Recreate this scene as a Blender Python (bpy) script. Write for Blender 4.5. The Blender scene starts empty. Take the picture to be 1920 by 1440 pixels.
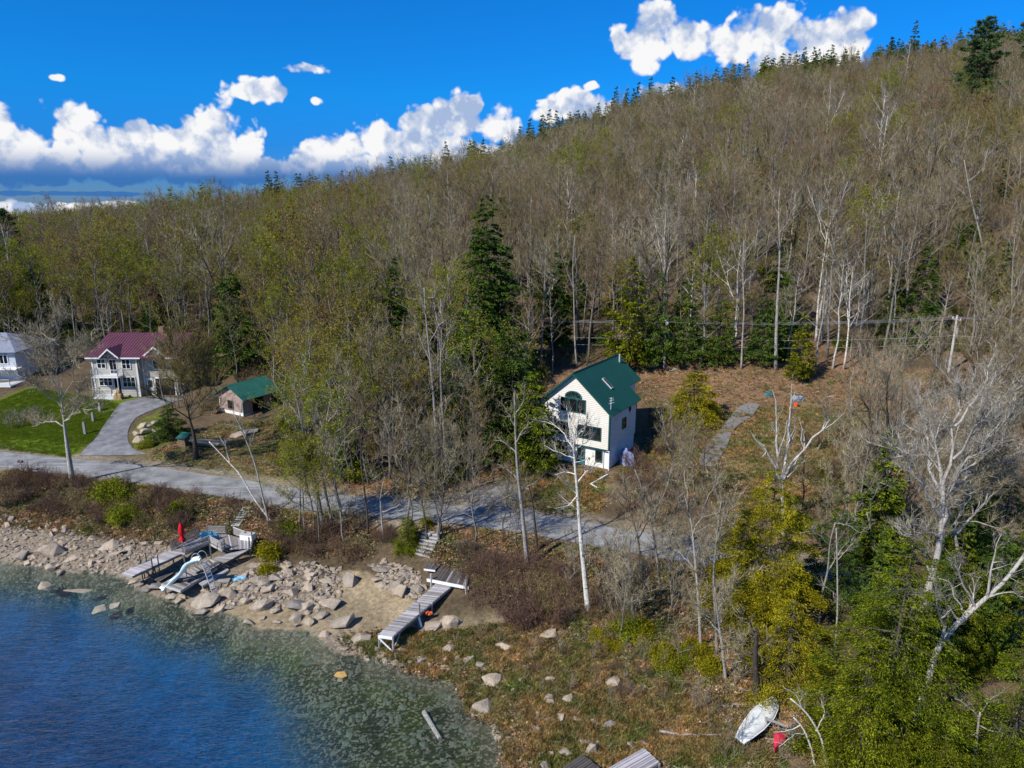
import bpy, bmesh, math, random
import numpy as np
from mathutils import Vector, Matrix

# ------------------------------------------------------------------ camera, world, sun, exposure
SC = bpy.context.scene
COL = SC.collection
R = math.radians
PITCH = 14.2
CAM_H = 30.0
FPX = 1321.0            # focal length in pixels of the 1920 px wide photograph
cam_data = bpy.data.cameras.new('camera')
cam_data.sensor_width = 36.0
cam_data.lens = FPX / 1920 * 36.0
cam_data.clip_start = 0.5
cam_data.clip_end = 9000
cam = bpy.data.objects.new('camera', cam_data)
cam.location = (0, 0, CAM_H)
cam.rotation_euler = (R(90 - PITCH), 0, 0)
COL.objects.link(cam)
SC.camera = cam

SC.view_settings.view_transform = 'Standard'
SC.view_settings.look = 'None'
SC.view_settings.gamma = 1
SC.view_settings.exposure = 0.22
SC.view_settings.use_curve_mapping = False
SC.render.engine = 'CYCLES'
SC.cycles.max_bounces = 6
SC.cycles.diffuse_bounces = 2
SC.cycles.glossy_bounces = 2
SC.cycles.transmission_bounces = 2
SC.cycles.transparent_max_bounces = 8
SC.cycles.caustics_reflective = False
SC.cycles.caustics_refractive = False
SC.cycles.use_denoising = True

SUN_EL = 42.0
SUN_AZ = 230.0          # clockwise from +Y; the sun stands behind the camera on the left
sl = bpy.data.lights.new('sun', 'SUN')
sl.energy = 5.0
sl.angle = R(0.5)
sl.color = (1.0, 0.95, 0.86)
sun = bpy.data.objects.new('sun', sl)
sd = Vector((math.sin(R(SUN_AZ)) * math.cos(R(SUN_EL)), math.cos(R(SUN_AZ)) * math.cos(R(SUN_EL)), math.sin(R(SUN_EL))))
sun.rotation_euler = sd.to_track_quat('Z', 'Y').to_euler()
sun.location = sd * 200
COL.objects.link(sun)


class NT:
    """small helper for node trees"""
    def __init__(s, tree):
        s.t = tree; s.n = tree.nodes; s.l = tree.links
    def new(s, kind, **kw):
        n = s.n.new(kind)
        for k, v in kw.items(): setattr(n, k, v)
        return n
    def put(s, inp, v):
        if hasattr(v, 'is_linked') or isinstance(v, bpy.types.NodeSocket): s.l.new(v, inp)
        elif v is not None: inp.default_value = v
    def math(s, op, a, b=None, c=None, clamp=False):
        n = s.new('ShaderNodeMath', operation=op, use_clamp=clamp)
        s.put(n.inputs[0], a)
        if b is not None: s.put(n.inputs[1], b)
        if c is not None: s.put(n.inputs[2], c)
        return n.outputs[0]
    def vmath(s, op, a, b=None):
        n = s.new('ShaderNodeVectorMath', operation=op)
        s.put(n.inputs[0], a)
        if b is not None: s.put(n.inputs[1], b)
        return n.outputs['Value'] if op in ('LENGTH', 'DOT_PRODUCT', 'DISTANCE') else n.outputs[0]
    def noise(s, vec, scale, detail=2.0, rough=0.5, dist=0.0):
        n = s.new('ShaderNodeTexNoise')
        if vec is not None: s.l.new(vec, n.inputs['Vector'])
        n.inputs['Scale'].default_value = scale; n.inputs['Detail'].default_value = detail
        n.inputs['Roughness'].default_value = rough; n.inputs['Distortion'].default_value = dist
        return n.outputs['Fac']
    def ramp(s, f, stops, interp='LINEAR'):
        n = s.new('ShaderNodeValToRGB'); s.put(n.inputs[0], f)
        e = n.color_ramp.elements; n.color_ramp.interpolation = interp
        while len(e) < len(stops): e.new(0.5)
        for k, (p, c) in enumerate(stops):
            e[k].position = p; e[k].color = (c[0], c[1], c[2], 1) if not isinstance(c, (int, float)) else (c, c, c, 1)
        return n.outputs[0]
    def mix(s, f, a, b, mode='MIX'):
        n = s.new('ShaderNodeMix', data_type='RGBA', blend_type=mode)
        s.put(n.inputs[0], f)
        for i, v in ((6, a), (7, b)):
            if isinstance(v, tuple): v = (v[0], v[1], v[2], 1)
            s.put(n.inputs[i], v)
        return n.outputs[2]
    def sstep(s, x, a, b, lo=0.0, hi=1.0):
        n = s.new('ShaderNodeMapRange', interpolation_type='SMOOTHSTEP')
        s.put(n.inputs[0], x); n.inputs[1].default_value = a; n.inputs[2].default_value = b
        n.inputs[3].default_value = lo; n.inputs[4].default_value = hi
        return n.outputs[0]


CP, SP = math.cos(R(PITCH)), math.sin(R(PITCH))
def ray(px, py):
    u = (px - 960) / FPX; v = (720 - py) / FPX
    return np.array([u, CP + v * SP, -SP + v * CP])
def at_z(px, py, z):
    r = ray(px, py); t = (z - CAM_H) / r[2]
    return np.array([0, 0, CAM_H]) + r * t
def at_y(px, py, Y):
    r = ray(px, py)
    return np.array([0, 0, CAM_H]) + r * (Y / r[1])

# world: physical sky with cumulus
world = bpy.data.worlds.new('World'); SC.world = world; world.use_nodes = True
w = NT(world.node_tree); w.n.clear()
sky = w.new('ShaderNodeTexSky', sky_type='NISHITA', sun_disc=False)
sky.sun_elevation = R(SUN_EL); sky.sun_rotation = R(SUN_AZ)
sky.altitude = 300; sky.air_density = 1.0; sky.dust_density = 0.4; sky.ozone_density = 2.5
tc = w.new('ShaderNodeTexCoord')
D = tc.outputs['Generated']
sep = w.new('ShaderNodeSeparateXYZ'); w.l.new(D, sep.inputs[0])
az = w.math('ARCTAN2', sep.outputs[0], sep.outputs[1])
el = w.math('ARCSINE', sep.outputs[2])
cmb = w.new('ShaderNodeCombineXYZ'); w.l.new(az, cmb.inputs[0]); w.l.new(el, cmb.inputs[1])
P = cmb.outputs[0]
n_big = w.noise(D, 9.0, 3.0, 0.55)
n_fine = w.noise(D, 22.0, 7.0, 0.62)
off = w.vmath('ADD', D, (-0.012, -0.006, 0.016))
n_fine2 = w.noise(off, 22.0, 7.0, 0.62)
n_tiny = w.noise(D, 75.0, 5.0, 0.65)
def billow(vec):
    o_ = None
    wv = w.vmath('ADD', vec, w.vmath('MULTIPLY', w.vmath('SUBTRACT', nz_c, (0.5, 0.5, 0.5)), (0.03, 0.03, 0.03)))
    for sc_, am in ((20.0, 0.9), (46.0, 0.5), (105.0, 0.28)):
        v_ = w.new('ShaderNodeTexVoronoi', feature='SMOOTH_F1'); w.l.new(wv, v_.inputs['Vector']); v_.inputs['Scale'].default_value = sc_; v_.inputs['Smoothness'].default_value = 0.25
        t_ = w.math('MULTIPLY', w.math('SUBTRACT', 0.5, v_.outputs['Distance']), am); o_ = t_ if o_ is None else w.math('ADD', o_, t_)
    return o_
nzn = w.new('ShaderNodeTexNoise'); w.l.new(D, nzn.inputs['Vector']); nzn.inputs['Scale'].default_value = 30.0; nz_c = nzn.outputs['Color']
b_here = billow(D); b_sun = billow(w.vmath('ADD', D, (-0.008, -0.004, 0.011)))
n_big2 = w.noise(w.vmath('ADD', D, (-0.03, -0.01, 0.035)), 9.0, 3.0, 0.55)
def ae(px, py):
    r = ray(px, py); r = r / np.linalg.norm(r)
    return math.atan2(r[0], r[1]), math.asin(r[2])
# cx, cy, half width, half height in pixels of the photograph, softness weight
BL = [(60, 300, 150, 48), (330, 312, 130, 36), (200, 290, 110, 50), (820, 285, 120, 40), (560, 318, 120, 24), (0, 262, 75, 52), (55, 275, 60, 50), (125, 262, 60, 62), (130, 225, 34, 30), (262, 285, 75, 62), (255, 240, 40, 20), (330, 260, 32, 20),
      (405, 262, 62, 62), (410, 225, 34, 24), (466, 270, 34, 34), (360, 300, 60, 32), (500, 318, 90, 26), (640, 290, 75, 42), (585, 300, 50, 28), (700, 262, 50, 36),
      (790, 265, 80, 52), (862, 225, 50, 40), (885, 205, 22, 22), (935, 240, 44, 36), (900, 290, 110, 26),
      (700, 320, 260, 22), (200, 320, 240, 30), (482, 170, 50, 22), (580, 128, 38, 14), (455, 148, 24, 14),
      (590, 188, 18, 12), (105, 146, 24, 10), (1062, 200, 60, 26), (1025, 215, 40, 18), (1110, 205, 40, 14),
      (1215, 75, 52, 44), (1238, 35, 34, 34), (1290, 75, 75, 40), (1360, 80, 80, 38), (1440, 55, 60, 46), (1175, 105, 22, 16),
      (1540, 85, 92, 50), (1590, 62, 42, 36), (1470, 120, 60, 30), (1108, 162, 16, 10), (1260, 175, 60, 18), (1330, 165, 50, 14),
      (60, 392, 90, 12), (200, 388, 90, 9), (150, 363, 160, 5), (-190, 240, 120, 70), (-420, 260, 140, 60), (2150, -60, 150, 70), (2450, 40, 160, 80)]
dmin = None; hsum = None
for (cx, cy, hw, hh) in BL:
    a0, e0 = ae(cx, cy); a1, _ = ae(cx + hw, cy); _, e1 = ae(cx, cy - hh)
    sub = w.new('ShaderNodeVectorMath', operation='MULTIPLY_ADD')
    w.l.new(P, sub.inputs[0])
    s_ = (1 / abs(a1 - a0), 1 / abs(e1 - e0))
    sub.inputs[1].default_value = (s_[0], s_[1], 0); sub.inputs[2].default_value = (-a0 * s_[0], -e0 * s_[1], 0)
    dl = w.vmath('LENGTH', sub.outputs[0])
    if hw < 26 and hh < 20: dl = w.math('ADD', dl, 0.45)
    dmin = dl if dmin is None else w.math('SMOOTH_MIN', dmin, dl, 0.25)
# a low bank of cumulus all round the horizon outside the frame
band = w.math('ABSOLUTE', w.math('MULTIPLY', w.math('SUBTRACT', el, 0.07), 16.0))
outm = w.sstep(w.math('ABSOLUTE', az), 0.85, 1.1)
bandd = w.math('ADD', w.math('ADD', band, w.math('MULTIPLY', w.math('SUBTRACT', 0.55, n_big), 5.0)), w.math('MULTIPLY', w.math('SUBTRACT', 1.0, outm), 9.0))
dmin = w.math('MINIMUM', dmin, bandd)
nn = w.math('ADD', w.math('MULTIPLY', w.math('SUBTRACT', n_fine, 0.5), 0.9), w.math('ADD', w.math('MULTIPLY', b_here, 1.15), w.math('MULTIPLY', w.math('SUBTRACT', n_big, 0.37), 0.8)))
dens = w.math('SUBTRACT', w.math('ADD', 1.0, nn), dmin)
alpha = w.sstep(dens, -0.02, 0.30)
relief = w.math('ADD', w.math('MULTIPLY', w.math('SUBTRACT', n_fine, n_fine2), 3.2), w.math('MULTIPLY', w.math('SUBTRACT', n_big, n_big2), 2.2))
# flat grey undersides: low down in the bank
under = w.sstep(el, 0.02, 0.085)
lo = w.math('ADD', w.math('MULTIPLY', relief, 1.2), w.math('MULTIPLY', w.math('SUBTRACT', b_here, b_sun), 1.6))
edge = w.sstep(dens, 0.1, 1.3, 0.0, -0.25)
shade = w.math('MULTIPLY_ADD', under, 0.40, w.math('ADD', w.math('ADD', lo, 0.40), edge), clamp=True)
ccol = w.mix(shade, (0.40, 0.52, 0.76), (1.0, 1.0, 1.0))
ccol = w.mix(w.math('ADD', w.sstep(el, 0.03, 0.07), w.sstep(el, 0.012, 0.0), clamp=True), (0.05, 0.19, 0.50), ccol)
hs = w.new('ShaderNodeHueSaturation'); w.l.new(sky.outputs[0], hs.inputs['Color'])
hs.inputs['Saturation'].default_value = 1.3; hs.inputs['Value'].default_value = 1.0
skyc = w.mix(1.0, hs.outputs[0], w.ramp(el, [(0.0, (0.24, 0.42, 0.98)), (0.035, (0.12, 0.38, 1.02)), (0.075, (0.06, 0.42, 1.12)), (0.14, (0.05, 0.62, 1.22)), (0.5, (0.12, 0.92, 1.36)), (1.0, (0.6, 1.0, 1.4))]), 'MULTIPLY')
cloudc = w.mix(1.0, ccol, (8.1, 8.1, 8.2), 'MULTIPLY')
allc = w.mix(alpha, skyc, cloudc)
bg = w.new('ShaderNodeBackground'); w.l.new(allc, bg.inputs[0]); bg.inputs[1].default_value = 0.10
wo = w.new('ShaderNodeOutputWorld'); w.l.new(bg.outputs[0], wo.inputs[0])
world.cycles.sampling_method = 'MANUAL'; world.cycles.sample_map_resolution = 512

# ------------------------------------------------------------------ helpers
def tag(o, label=None, cat=None, group=None, kind=None):
    if label: o['label'] = label
    if cat: o['category'] = cat
    if group: o['group'] = group
    if kind: o['kind'] = kind
    return o
def empty(name, loc=(0, 0, 0), rz=0.0, label=None, cat=None, group=None):
    o = bpy.data.objects.new(name, None); o.location = loc; o.rotation_euler = (0, 0, rz)
    o.empty_display_size = 0.3
    COL.objects.link(o); return tag(o, label, cat, group)
def link(name, me, mat=None, parent=None, link_it=True):
    o = bpy.data.objects.new(name, me)
    if mat is not None and not me.materials: me.materials.append(mat)
    if link_it: COL.objects.link(o)
    if parent is not None: o.parent = parent
    return o

class Geo:
    """collects triangles and quads with numpy and turns them into one mesh"""
    def __init__(s): s.v = []; s.q = []; s.t = []; s.n = 0; s.mi = []; s.cur = 0
    def add(s, v, quads=None, tris=None):
        v = np.asarray(v, float).reshape(-1, 3); s.v.append(v)
        if quads is not None and len(quads): s.q.append(np.asarray(quads, int).reshape(-1, 4) + s.n)
        if tris is not None and len(tris): s.t.append(np.asarray(tris, int).reshape(-1, 3) + s.n)
        s.n += len(v)
    def box(s, x0, x1, y0, y1, z0, z1):
        v = [(x, y, z) for z in (z0, z1) for y in (y0, y1) for x in (x0, x1)]
        s.add(v, [(0, 2, 3, 1), (4, 5, 7, 6), (0, 1, 5, 4), (2, 6, 7, 3), (0, 4, 6, 2), (1, 3, 7, 5)])
        return s
    def prism(s, poly, axis, a, b):
        """polygon (list of 2-D points) extruded along axis 'x','y','z' from a to b; fan caps: convex"""
        n = len(poly)
        def mk(p, t):
            return {'x': (t, p[0], p[1]), 'y': (p[0], t, p[1]), 'z': (p[0], p[1], t)}[axis]
        v = [mk(p, a) for p in poly] + [mk(p, b) for p in poly]
        q = [(i, (i + 1) % n, n + (i + 1) % n, n + i) for i in range(n)]
        t = [(0, i + 1, i) for i in range(1, n - 1)] + [(n, n + i, n + i + 1) for i in range(1, n - 1)]
        s.add(v, q, t); return s
    def solid(s, top, th):
        """a slab: polygon of 3-D points (top face) with thickness th downwards; convex"""
        top = [np.array(p, float) for p in top]; n = len(top)
        v = top + [p - np.array([0, 0, th]) for p in top]
        q = [(i, n + i, n + (i + 1) % n, (i + 1) % n) for i in range(n)]
        t = [(0, i, i + 1) for i in range(1, n - 1)] + [(n, n + i + 1, n + i) for i in range(1, n - 1)]
        s.add(v, q, t); return s
    def tube(s, pts, rad, sides=5, cap=True):
        pts = np.asarray(pts, float); n = len(pts); rad = np.broadcast_to(np.asarray(rad, float), (n,))
        d = np.gradient(pts, axis=0); d /= np.linalg.norm(d, axis=1, keepdims=True) + 1e-9
        ref = np.array([0.31, 0.22, 0.92]) if abs(d[0] @ np.array([0.31, 0.22, 0.92])) < 0.9 else np.array([1.0, 0, 0])
        a = np.cross(d, ref); a /= np.linalg.norm(a, axis=1, keepdims=True) + 1e-9
        b = np.cross(d, a)
        an = np.arange(sides) * 2 * math.pi / sides
        ring = a[:, None, :] * np.cos(an)[None, :, None] + b[:, None, :] * np.sin(an)[None, :, None]
        v = (pts[:, None, :] + ring * rad[:, None, None]).reshape(-1, 3)
        i = np.arange(n - 1)[:, None] * sides; j = np.arange(sides)[None, :]; jn = (j + 1) % sides
        q = np.stack([i + j, i + jn, i + sides + jn, i + sides + j], -1).reshape(-1, 4)
        t = []
        if cap:
            t = [(0, k + 1, k) for k in range(1, sides - 1)] + [((n - 1) * sides, (n - 1) * sides + k, (n - 1) * sides + k + 1) for k in range(1, sides - 1)]
        s.add(v, q, t); return s
    def twigs(s, p0, d, ln, r, bend=0.25, rng=None):
        """N bent three-sided tapering twigs"""
        p0 = np.asarray(p0, float); d = np.asarray(d, float); N = len(p0)
        if not N: return None
        d = d / (np.linalg.norm(d, axis=1, keepdims=True) + 1e-9)
        ln = np.broadcast_to(ln, (N,))[:, None]; r = np.broadcast_to(r, (N,))[:, None]
        rnd = (rng or np.random).normal(size=(N, 3))
        a = np.cross(d, rnd); a /= np.linalg.norm(a, axis=1, keepdims=True) + 1e-9
        b = np.cross(d, a)
        mid = p0 + d * ln * 0.5; tip = p0 + d * ln + (a * bend + np.array([0, 0, 0.12])) * ln
        rings = []
        for (c, rr) in ((p0, r), (mid, r * 0.65)):
            for k in range(3):
                an = k * 2 * math.pi / 3
                rings.append(c + (a * math.cos(an) + b * math.sin(an)) * rr)
        v = np.stack(rings + [tip], 1).reshape(-1, 3)
        o = np.arange(N)[:, None] * 7
        q = (o[:, None, :] + np.array([[0, 1, 4, 3], [1, 2, 5, 4], [2, 0, 3, 5]])[None]).reshape(-1, 4)
        t = (o[:, None, :] + np.array([[3, 4, 6], [4, 5, 6], [5, 3, 6]])[None]).reshape(-1, 3)
        s.add(v, q, t)
        return mid, tip
    def leaves(s, c, ax, size, wid, rng, droop=0.0):
        """N small four-sided leaf blades: centre, long axis, half length, half width"""
        c = np.asarray(c, float); N = len(c)
        if not N: return
        ax = ax / (np.linalg.norm(ax, axis=1, keepdims=True) + 1e-9)
        rnd = rng.normal(size=(N, 3)); sd_ = np.cross(ax, rnd); sd_ /= np.linalg.norm(sd_, axis=1, keepdims=True) + 1e-9
        up = np.cross(ax, sd_)
        size = np.broadcast_to(size, (N,))[:, None]; wid = np.broadcast_to(wid, (N,))[:, None]
        v = np.stack([c - ax * size, c + sd_ * wid + up * wid * 0.25, c + ax * size - np.array([0, 0, 1]) * size * droop, c - sd_ * wid + up * wid * 0.25], 1).reshape(-1, 3)
        o = np.arange(N)[:, None] * 4
        s.add(v, o + np.array([0, 1, 2, 3]))
    def mesh(s, name, mat=None, smooth=False):
        me = bpy.data.meshes.new(name)
        V = np.concatenate(s.v) if s.v else np.zeros((0, 3))
        Q = np.concatenate(s.q) if s.q else np.zeros((0, 4), int); T = np.concatenate(s.t) if s.t else np.zeros((0, 3), int)
        me.vertices.add(len(V)); me.vertices.foreach_set('co', V.astype(np.float32).ravel())
        nl = Q.size + T.size; me.loops.add(nl)
        me.loops.foreach_set('vertex_index', np.concatenate([Q.ravel(), T.ravel()]).astype(np.int32))
        nf = len(Q) + len(T); me.polygons.add(nf)
        st = np.concatenate([np.arange(len(Q)) * 4, Q.size + np.arange(len(T)) * 3]).astype(np.int32)
        me.polygons.foreach_set('loop_start', st)
        me.polygons.foreach_set('use_smooth', np.full(nf, bool(smooth)))
        me.update(calc_edges=True)
        if mat is not None: me.materials.append(mat)
        return me
    def obj(s, name, mat=None, parent=None, smooth=False):
        return link(name, s.mesh(name, mat, smooth), None, parent)

def tag_tree(o, parent=None):
    c = o.copy(); COL.objects.link(c)
    if parent is not None: c.parent = parent
    for ch in o.children: tag_tree(ch, c)
    return c
# ------------------------------------------------------------------ materials
MATS = {}
def mat(name, rough=0.8, spec=0.3):
    m = bpy.data.materials.new(name); m.use_nodes = True
    t = NT(m.node_tree); b = m.node_tree.nodes['Principled BSDF']
    b.inputs['Roughness'].default_value = rough; b.inputs['Specular IOR Level'].default_value = spec
    MATS[name] = m
    return m, t, b
def bump(t, b, h, dist, strength=1.0):
    n = t.new('ShaderNodeBump'); t.l.new(h, n.inputs['Height']); n.inputs['Distance'].default_value = dist
    n.inputs['Strength'].default_value = strength
    t.l.new(n.outputs[0], b.inputs['Normal'])
def objco(t): return t.new('ShaderNodeTexCoord').outputs['Object']
def wpos(t): return t.new('ShaderNodeNewGeometry').outputs['Position']
def simple(name, col, rough=0.8, spec=0.3, var=0.25, scale=3.0, bd=0.0, streak=None):
    m, t, b = mat(name, rough, spec)
    co = objco(t)
    if streak:
        mp = t.new('ShaderNodeMapping'); t.l.new(co, mp.inputs[0]); mp.inputs['Scale'].default_value = streak; co = mp.outputs[0]
    n = t.noise(co, scale, 5, 0.6)
    d = tuple(c * (1 - var) for c in col); u = tuple(min(1, c * (1 + var)) for c in col)
    c = t.ramp(n, [(0.25, d), (0.5, col), (0.75, u)])
    ob = t.new('ShaderNodeObjectInfo').outputs['Random']
    c = t.mix(1.0, c, t.ramp(ob, [(0, 0.86), (1, 1.1)]), 'MULTIPLY')
    t.l.new(c, b.inputs['Base Color'])
    if bd: bump(t, b, n, bd)
    return m

def bark(name, dark, light, spot=None, scale=2.0):
    m, t, b = mat(name, 0.9, 0.15)
    co = objco(t)
    mp = t.new('ShaderNodeMapping'); t.l.new(co, mp.inputs[0]); mp.inputs['Scale'].default_value = (6, 6, 0.9)
    n = t.noise(mp.outputs[0], scale, 5, 0.65)
    c = t.ramp(n, [(0.3, dark), (0.62, light)])
    if spot:
        mp2 = t.new('ShaderNodeMapping'); t.l.new(co, mp2.inputs[0]); mp2.inputs['Scale'].default_value = (1.2, 1.2, 5.0)
        n2 = t.noise(mp2.outputs[0], 1.6, 4, 0.7)
        c = t.mix(t.sstep(n2, 0.56, 0.66), c, spot)
    r = t.new('ShaderNodeObjectInfo').outputs['Random']
    c = t.mix(1.0, c, t.ramp(r, [(0, (0.70, 0.68, 0.66)), (0.5, (1, 1, 1)), (1, (1.22, 1.2, 1.16))]), 'MULTIPLY')
    t.l.new(c, b.inputs['Base Color']); bump(t, b, n, 0.04)
    return m
bark('bark_grey', (0.075, 0.066, 0.056), (0.27, 0.25, 0.225))
bark('bark_dark', (0.03, 0.025, 0.02), (0.11, 0.095, 0.08))
bark('bark_birch', (0.30, 0.28, 0.25), (0.66, 0.63, 0.57), (0.10, 0.085, 0.07))
bark('bark_pale', (0.13, 0.118, 0.10), (0.36, 0.335, 0.30), (0.10, 0.09, 0.08))
bark('bark_silver', (0.15, 0.138, 0.12), (0.43, 0.40, 0.36), (0.12, 0.11, 0.09))
bark('dead_wood', (0.16, 0.13, 0.11), (0.42, 0.38, 0.33))

def twig(name, cols):
    m, t, b = mat(name, 0.9, 0.1)
    r = t.new('ShaderNodeObjectInfo').outputs['Random']
    c = t.ramp(r, [(k / (len(cols) - 1), cc) for k, cc in enumerate(cols)])
    isl = t.new('ShaderNodeNewGeometry').outputs['Random Per Island']
    c = t.mix(1.0, c, t.ramp(isl, [(0, 0.45), (0.7, 1.0), (1, 1.9)]), 'MULTIPLY')
    t.l.new(c, b.inputs['Base Color'])
    return m
twig('twig_brown', [(0.12, 0.08, 0.04), (0.235, 0.17, 0.08), (0.20, 0.13, 0.07), (0.28, 0.215, 0.11), (0.17, 0.13, 0.045), (0.23, 0.20, 0.065), (0.125, 0.09, 0.05)])
twig('twig_grey', [(0.20, 0.16, 0.095), (0.33, 0.28, 0.18)])
twig('twig_pale', [(0.23, 0.205, 0.17), (0.32, 0.29, 0.24)])
twig('twig_red', [(0.13, 0.07, 0.048), (0.17, 0.10, 0.07), (0.12, 0.08, 0.06)])

def leafmat(name, cols, trans=0.35, lo=0.5, hi=1.6, objcols=None):
    m = bpy.data.materials.new(name); m.use_nodes = True; MATS[name] = m
    t = NT(m.node_tree); t.n.clear()
    isl = t.new('ShaderNodeNewGeometry').outputs['Random Per Island']
    c = t.ramp(isl, [(k / (len(cols) - 1), cc) for k, cc in enumerate(cols)])
    co = objco(t)
    c = t.mix(1.0, c, t.ramp(t.noise(co, 0.9, 2, 0.5), [(0.3, lo), (0.7, hi)]), 'MULTIPLY')
    if name in ('grass_blade', 'litter_leaf'):
        pn_ = t.noise(wpos(t), 0.38, 4, 0.65); pm_ = t.noise(wpos(t), 1.7, 3, 0.6)
        c = t.mix(1.0, c, t.ramp(pn_, [(0.36, (0.55, 0.85, 0.45)), (0.5, (0.95, 0.95, 0.8)), (0.62, (1.35, 1.12, 1.0))]), 'MULTIPLY')
        c = t.mix(1.0, c, t.ramp(pm_, [(0.35, 0.55), (0.65, 1.45)]), 'MULTIPLY')
    if objcols:
        r = t.new('ShaderNodeObjectInfo').outputs['Random']
        c = t.mix(1.0, c, t.ramp(r, [(k / (len(objcols) - 1), cc) for k, cc in enumerate(objcols)]), 'MULTIPLY')
    a = t.new('ShaderNodeBsdfDiffuse'); bb = t.new('ShaderNodeBsdfTranslucent')
    t.l.new(c, a.inputs[0]); t.l.new(c, bb.inputs[0])
    mx = t.new('ShaderNodeMixShader'); mx.inputs[0].default_value = trans
    t.l.new(a.outputs[0], mx.inputs[1]); t.l.new(bb.outputs[0], mx.inputs[2])
    o = t.new('ShaderNodeOutputMaterial'); t.l.new(mx.outputs[0], o.inputs[0])
    return m
leafmat('needle_dark', [(0.026, 0.055, 0.012), (0.06, 0.105, 0.018), (0.115, 0.155, 0.028)], 0.2, 0.6, 1.5, [(0.7, 0.8, 0.8), (1.2, 1.1, 0.9), (1.0, 1.0, 1.0)])
leafmat('needle_pine', [(0.045, 0.085, 0.035), (0.075, 0.135, 0.045), (0.11, 0.17, 0.05)], 0.2, 0.7, 1.3)
leafmat('needle_mid', [(0.026, 0.045, 0.006), (0.105, 0.13, 0.010), (0.30, 0.30, 0.018)], 0.28, 0.5, 1.5, [(0.85, 0.95, 0.9), (1.15, 1.05, 0.9)])
leafmat('needle_gold', [(0.08, 0.09, 0.008), (0.26, 0.235, 0.012), (0.46, 0.37, 0.018)], 0.32, 0.65, 1.35)
leafmat('leaf_bud', [(0.18, 0.16, 0.02), (0.27, 0.25, 0.03), (0.38, 0.34, 0.05)], 0.45, 0.7, 1.3, [(0.95, 0.85, 0.8), (1.0, 1.0, 1.0), (0.85, 1.05, 0.7), (1.15, 1.0, 0.8)])
leafmat('leaf_lime', [(0.13, 0.15, 0.012), (0.22, 0.25, 0.02), (0.36, 0.37, 0.035)], 0.45, 0.7, 1.3)
leafmat('leaf_rust', [(0.14, 0.07, 0.03), (0.22, 0.11, 0.045), (0.32, 0.22, 0.10)], 0.3, 0.7, 1.3)
leafmat('grass_blade', [(0.10, 0.11, 0.018), (0.24, 0.19, 0.07), (0.44, 0.35, 0.19), (0.19, 0.125, 0.07)], 0.3, 0.6, 1.4, [(0.7, 0.9, 0.6), (1.0, 1.0, 1.0), (1.2, 1.0, 0.9), (1.25, 1.1, 1.0)])
leafmat('litter_leaf', [(0.09, 0.05, 0.028), (0.19, 0.12, 0.07), (0.33, 0.235, 0.15), (0.46, 0.37, 0.26)], 0.15, 0.7, 1.3)

# ground: albedo comes from a per-vertex region colour broken up by noise
m, t, b = mat('ground', 0.95, 0.1)
at = t.new('ShaderNodeAttribute', attribute_name='tint')
pos = wpos(t)
n1 = t.noise(pos, 0.35, 4, 0.6); n2 = t.noise(pos, 3.0, 6, 0.7); n3 = t.noise(pos, 14.0, 5, 0.7)
c = t.mix(1.0, at.outputs['Color'], t.ramp(n1, [(0.3, 0.72), (0.7, 1.28)]), 'MULTIPLY')
c = t.mix(1.0, c, t.ramp(n2, [(0.28, (0.50, 0.55, 0.5)), (0.5, (1.0, 0.98, 0.96)), (0.72, (1.55, 1.45, 1.35))]), 'MULTIPLY')
vor = t.new('ShaderNodeTexVoronoi'); t.l.new(pos, vor.inputs['Vector']); vor.inputs['Scale'].default_value = 7.0
sp = t.new('ShaderNodeSeparateColor'); t.l.new(vor.outputs['Color'], sp.inputs[0])
at2 = t.new('ShaderNodeAttribute', attribute_name='rub'); 
c = t.mix(t.math('MULTIPLY', t.sstep(sp.outputs[0], 0.55, 0.95), at2.outputs['Fac']), c, (0.33, 0.28, 0.215))
t.l.new(c, b.inputs['Base Color'])
bump(t, b, t.math('ADD', n3, n2), 0.10, 0.8)

m, t, b = mat('road_asphalt', 0.85, 0.2)
pos = wpos(t)
n1 = t.noise(pos, 0.5, 4, 0.6); n2 = t.noise(pos, 9.0, 5, 0.75)
mp = t.new('ShaderNodeMapping'); t.l.new(pos, mp.inputs[0]); mp.inputs['Rotation'].default_value = (0, 0, R(17)); mp.inputs['Scale'].default_value = (0.15, 1.6, 1)
n3 = t.noise(mp.outputs[0], 1.0, 3, 0.6)
c = t.ramp(t.math('ADD', t.math('MULTIPLY', n1, 0.55), t.math('MULTIPLY', n2, 0.45)), [(0.38, (0.12, 0.12, 0.118)), (0.5, (0.23, 0.228, 0.222)), (0.62, (0.34, 0.335, 0.32))])
c = t.mix(t.sstep(n3, 0.52, 0.7, 0, 0.5), c, (0.45, 0.45, 0.45))
t.l.new(c, b.inputs['Base Color']); bump(t, b, n2, 0.02)
simple('drive_asphalt', (0.165, 0.165, 0.17), 0.85, 0.2, 0.45, 0.9, 0.02)
simple('gravel', (0.21, 0.20, 0.19), 0.9, 0.2, 0.5, 5.0, 0.05)
simple('wet_silt', (0.30, 0.235, 0.15), 0.75, 0.3, 0.18, 1.2, 0.03)

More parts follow.
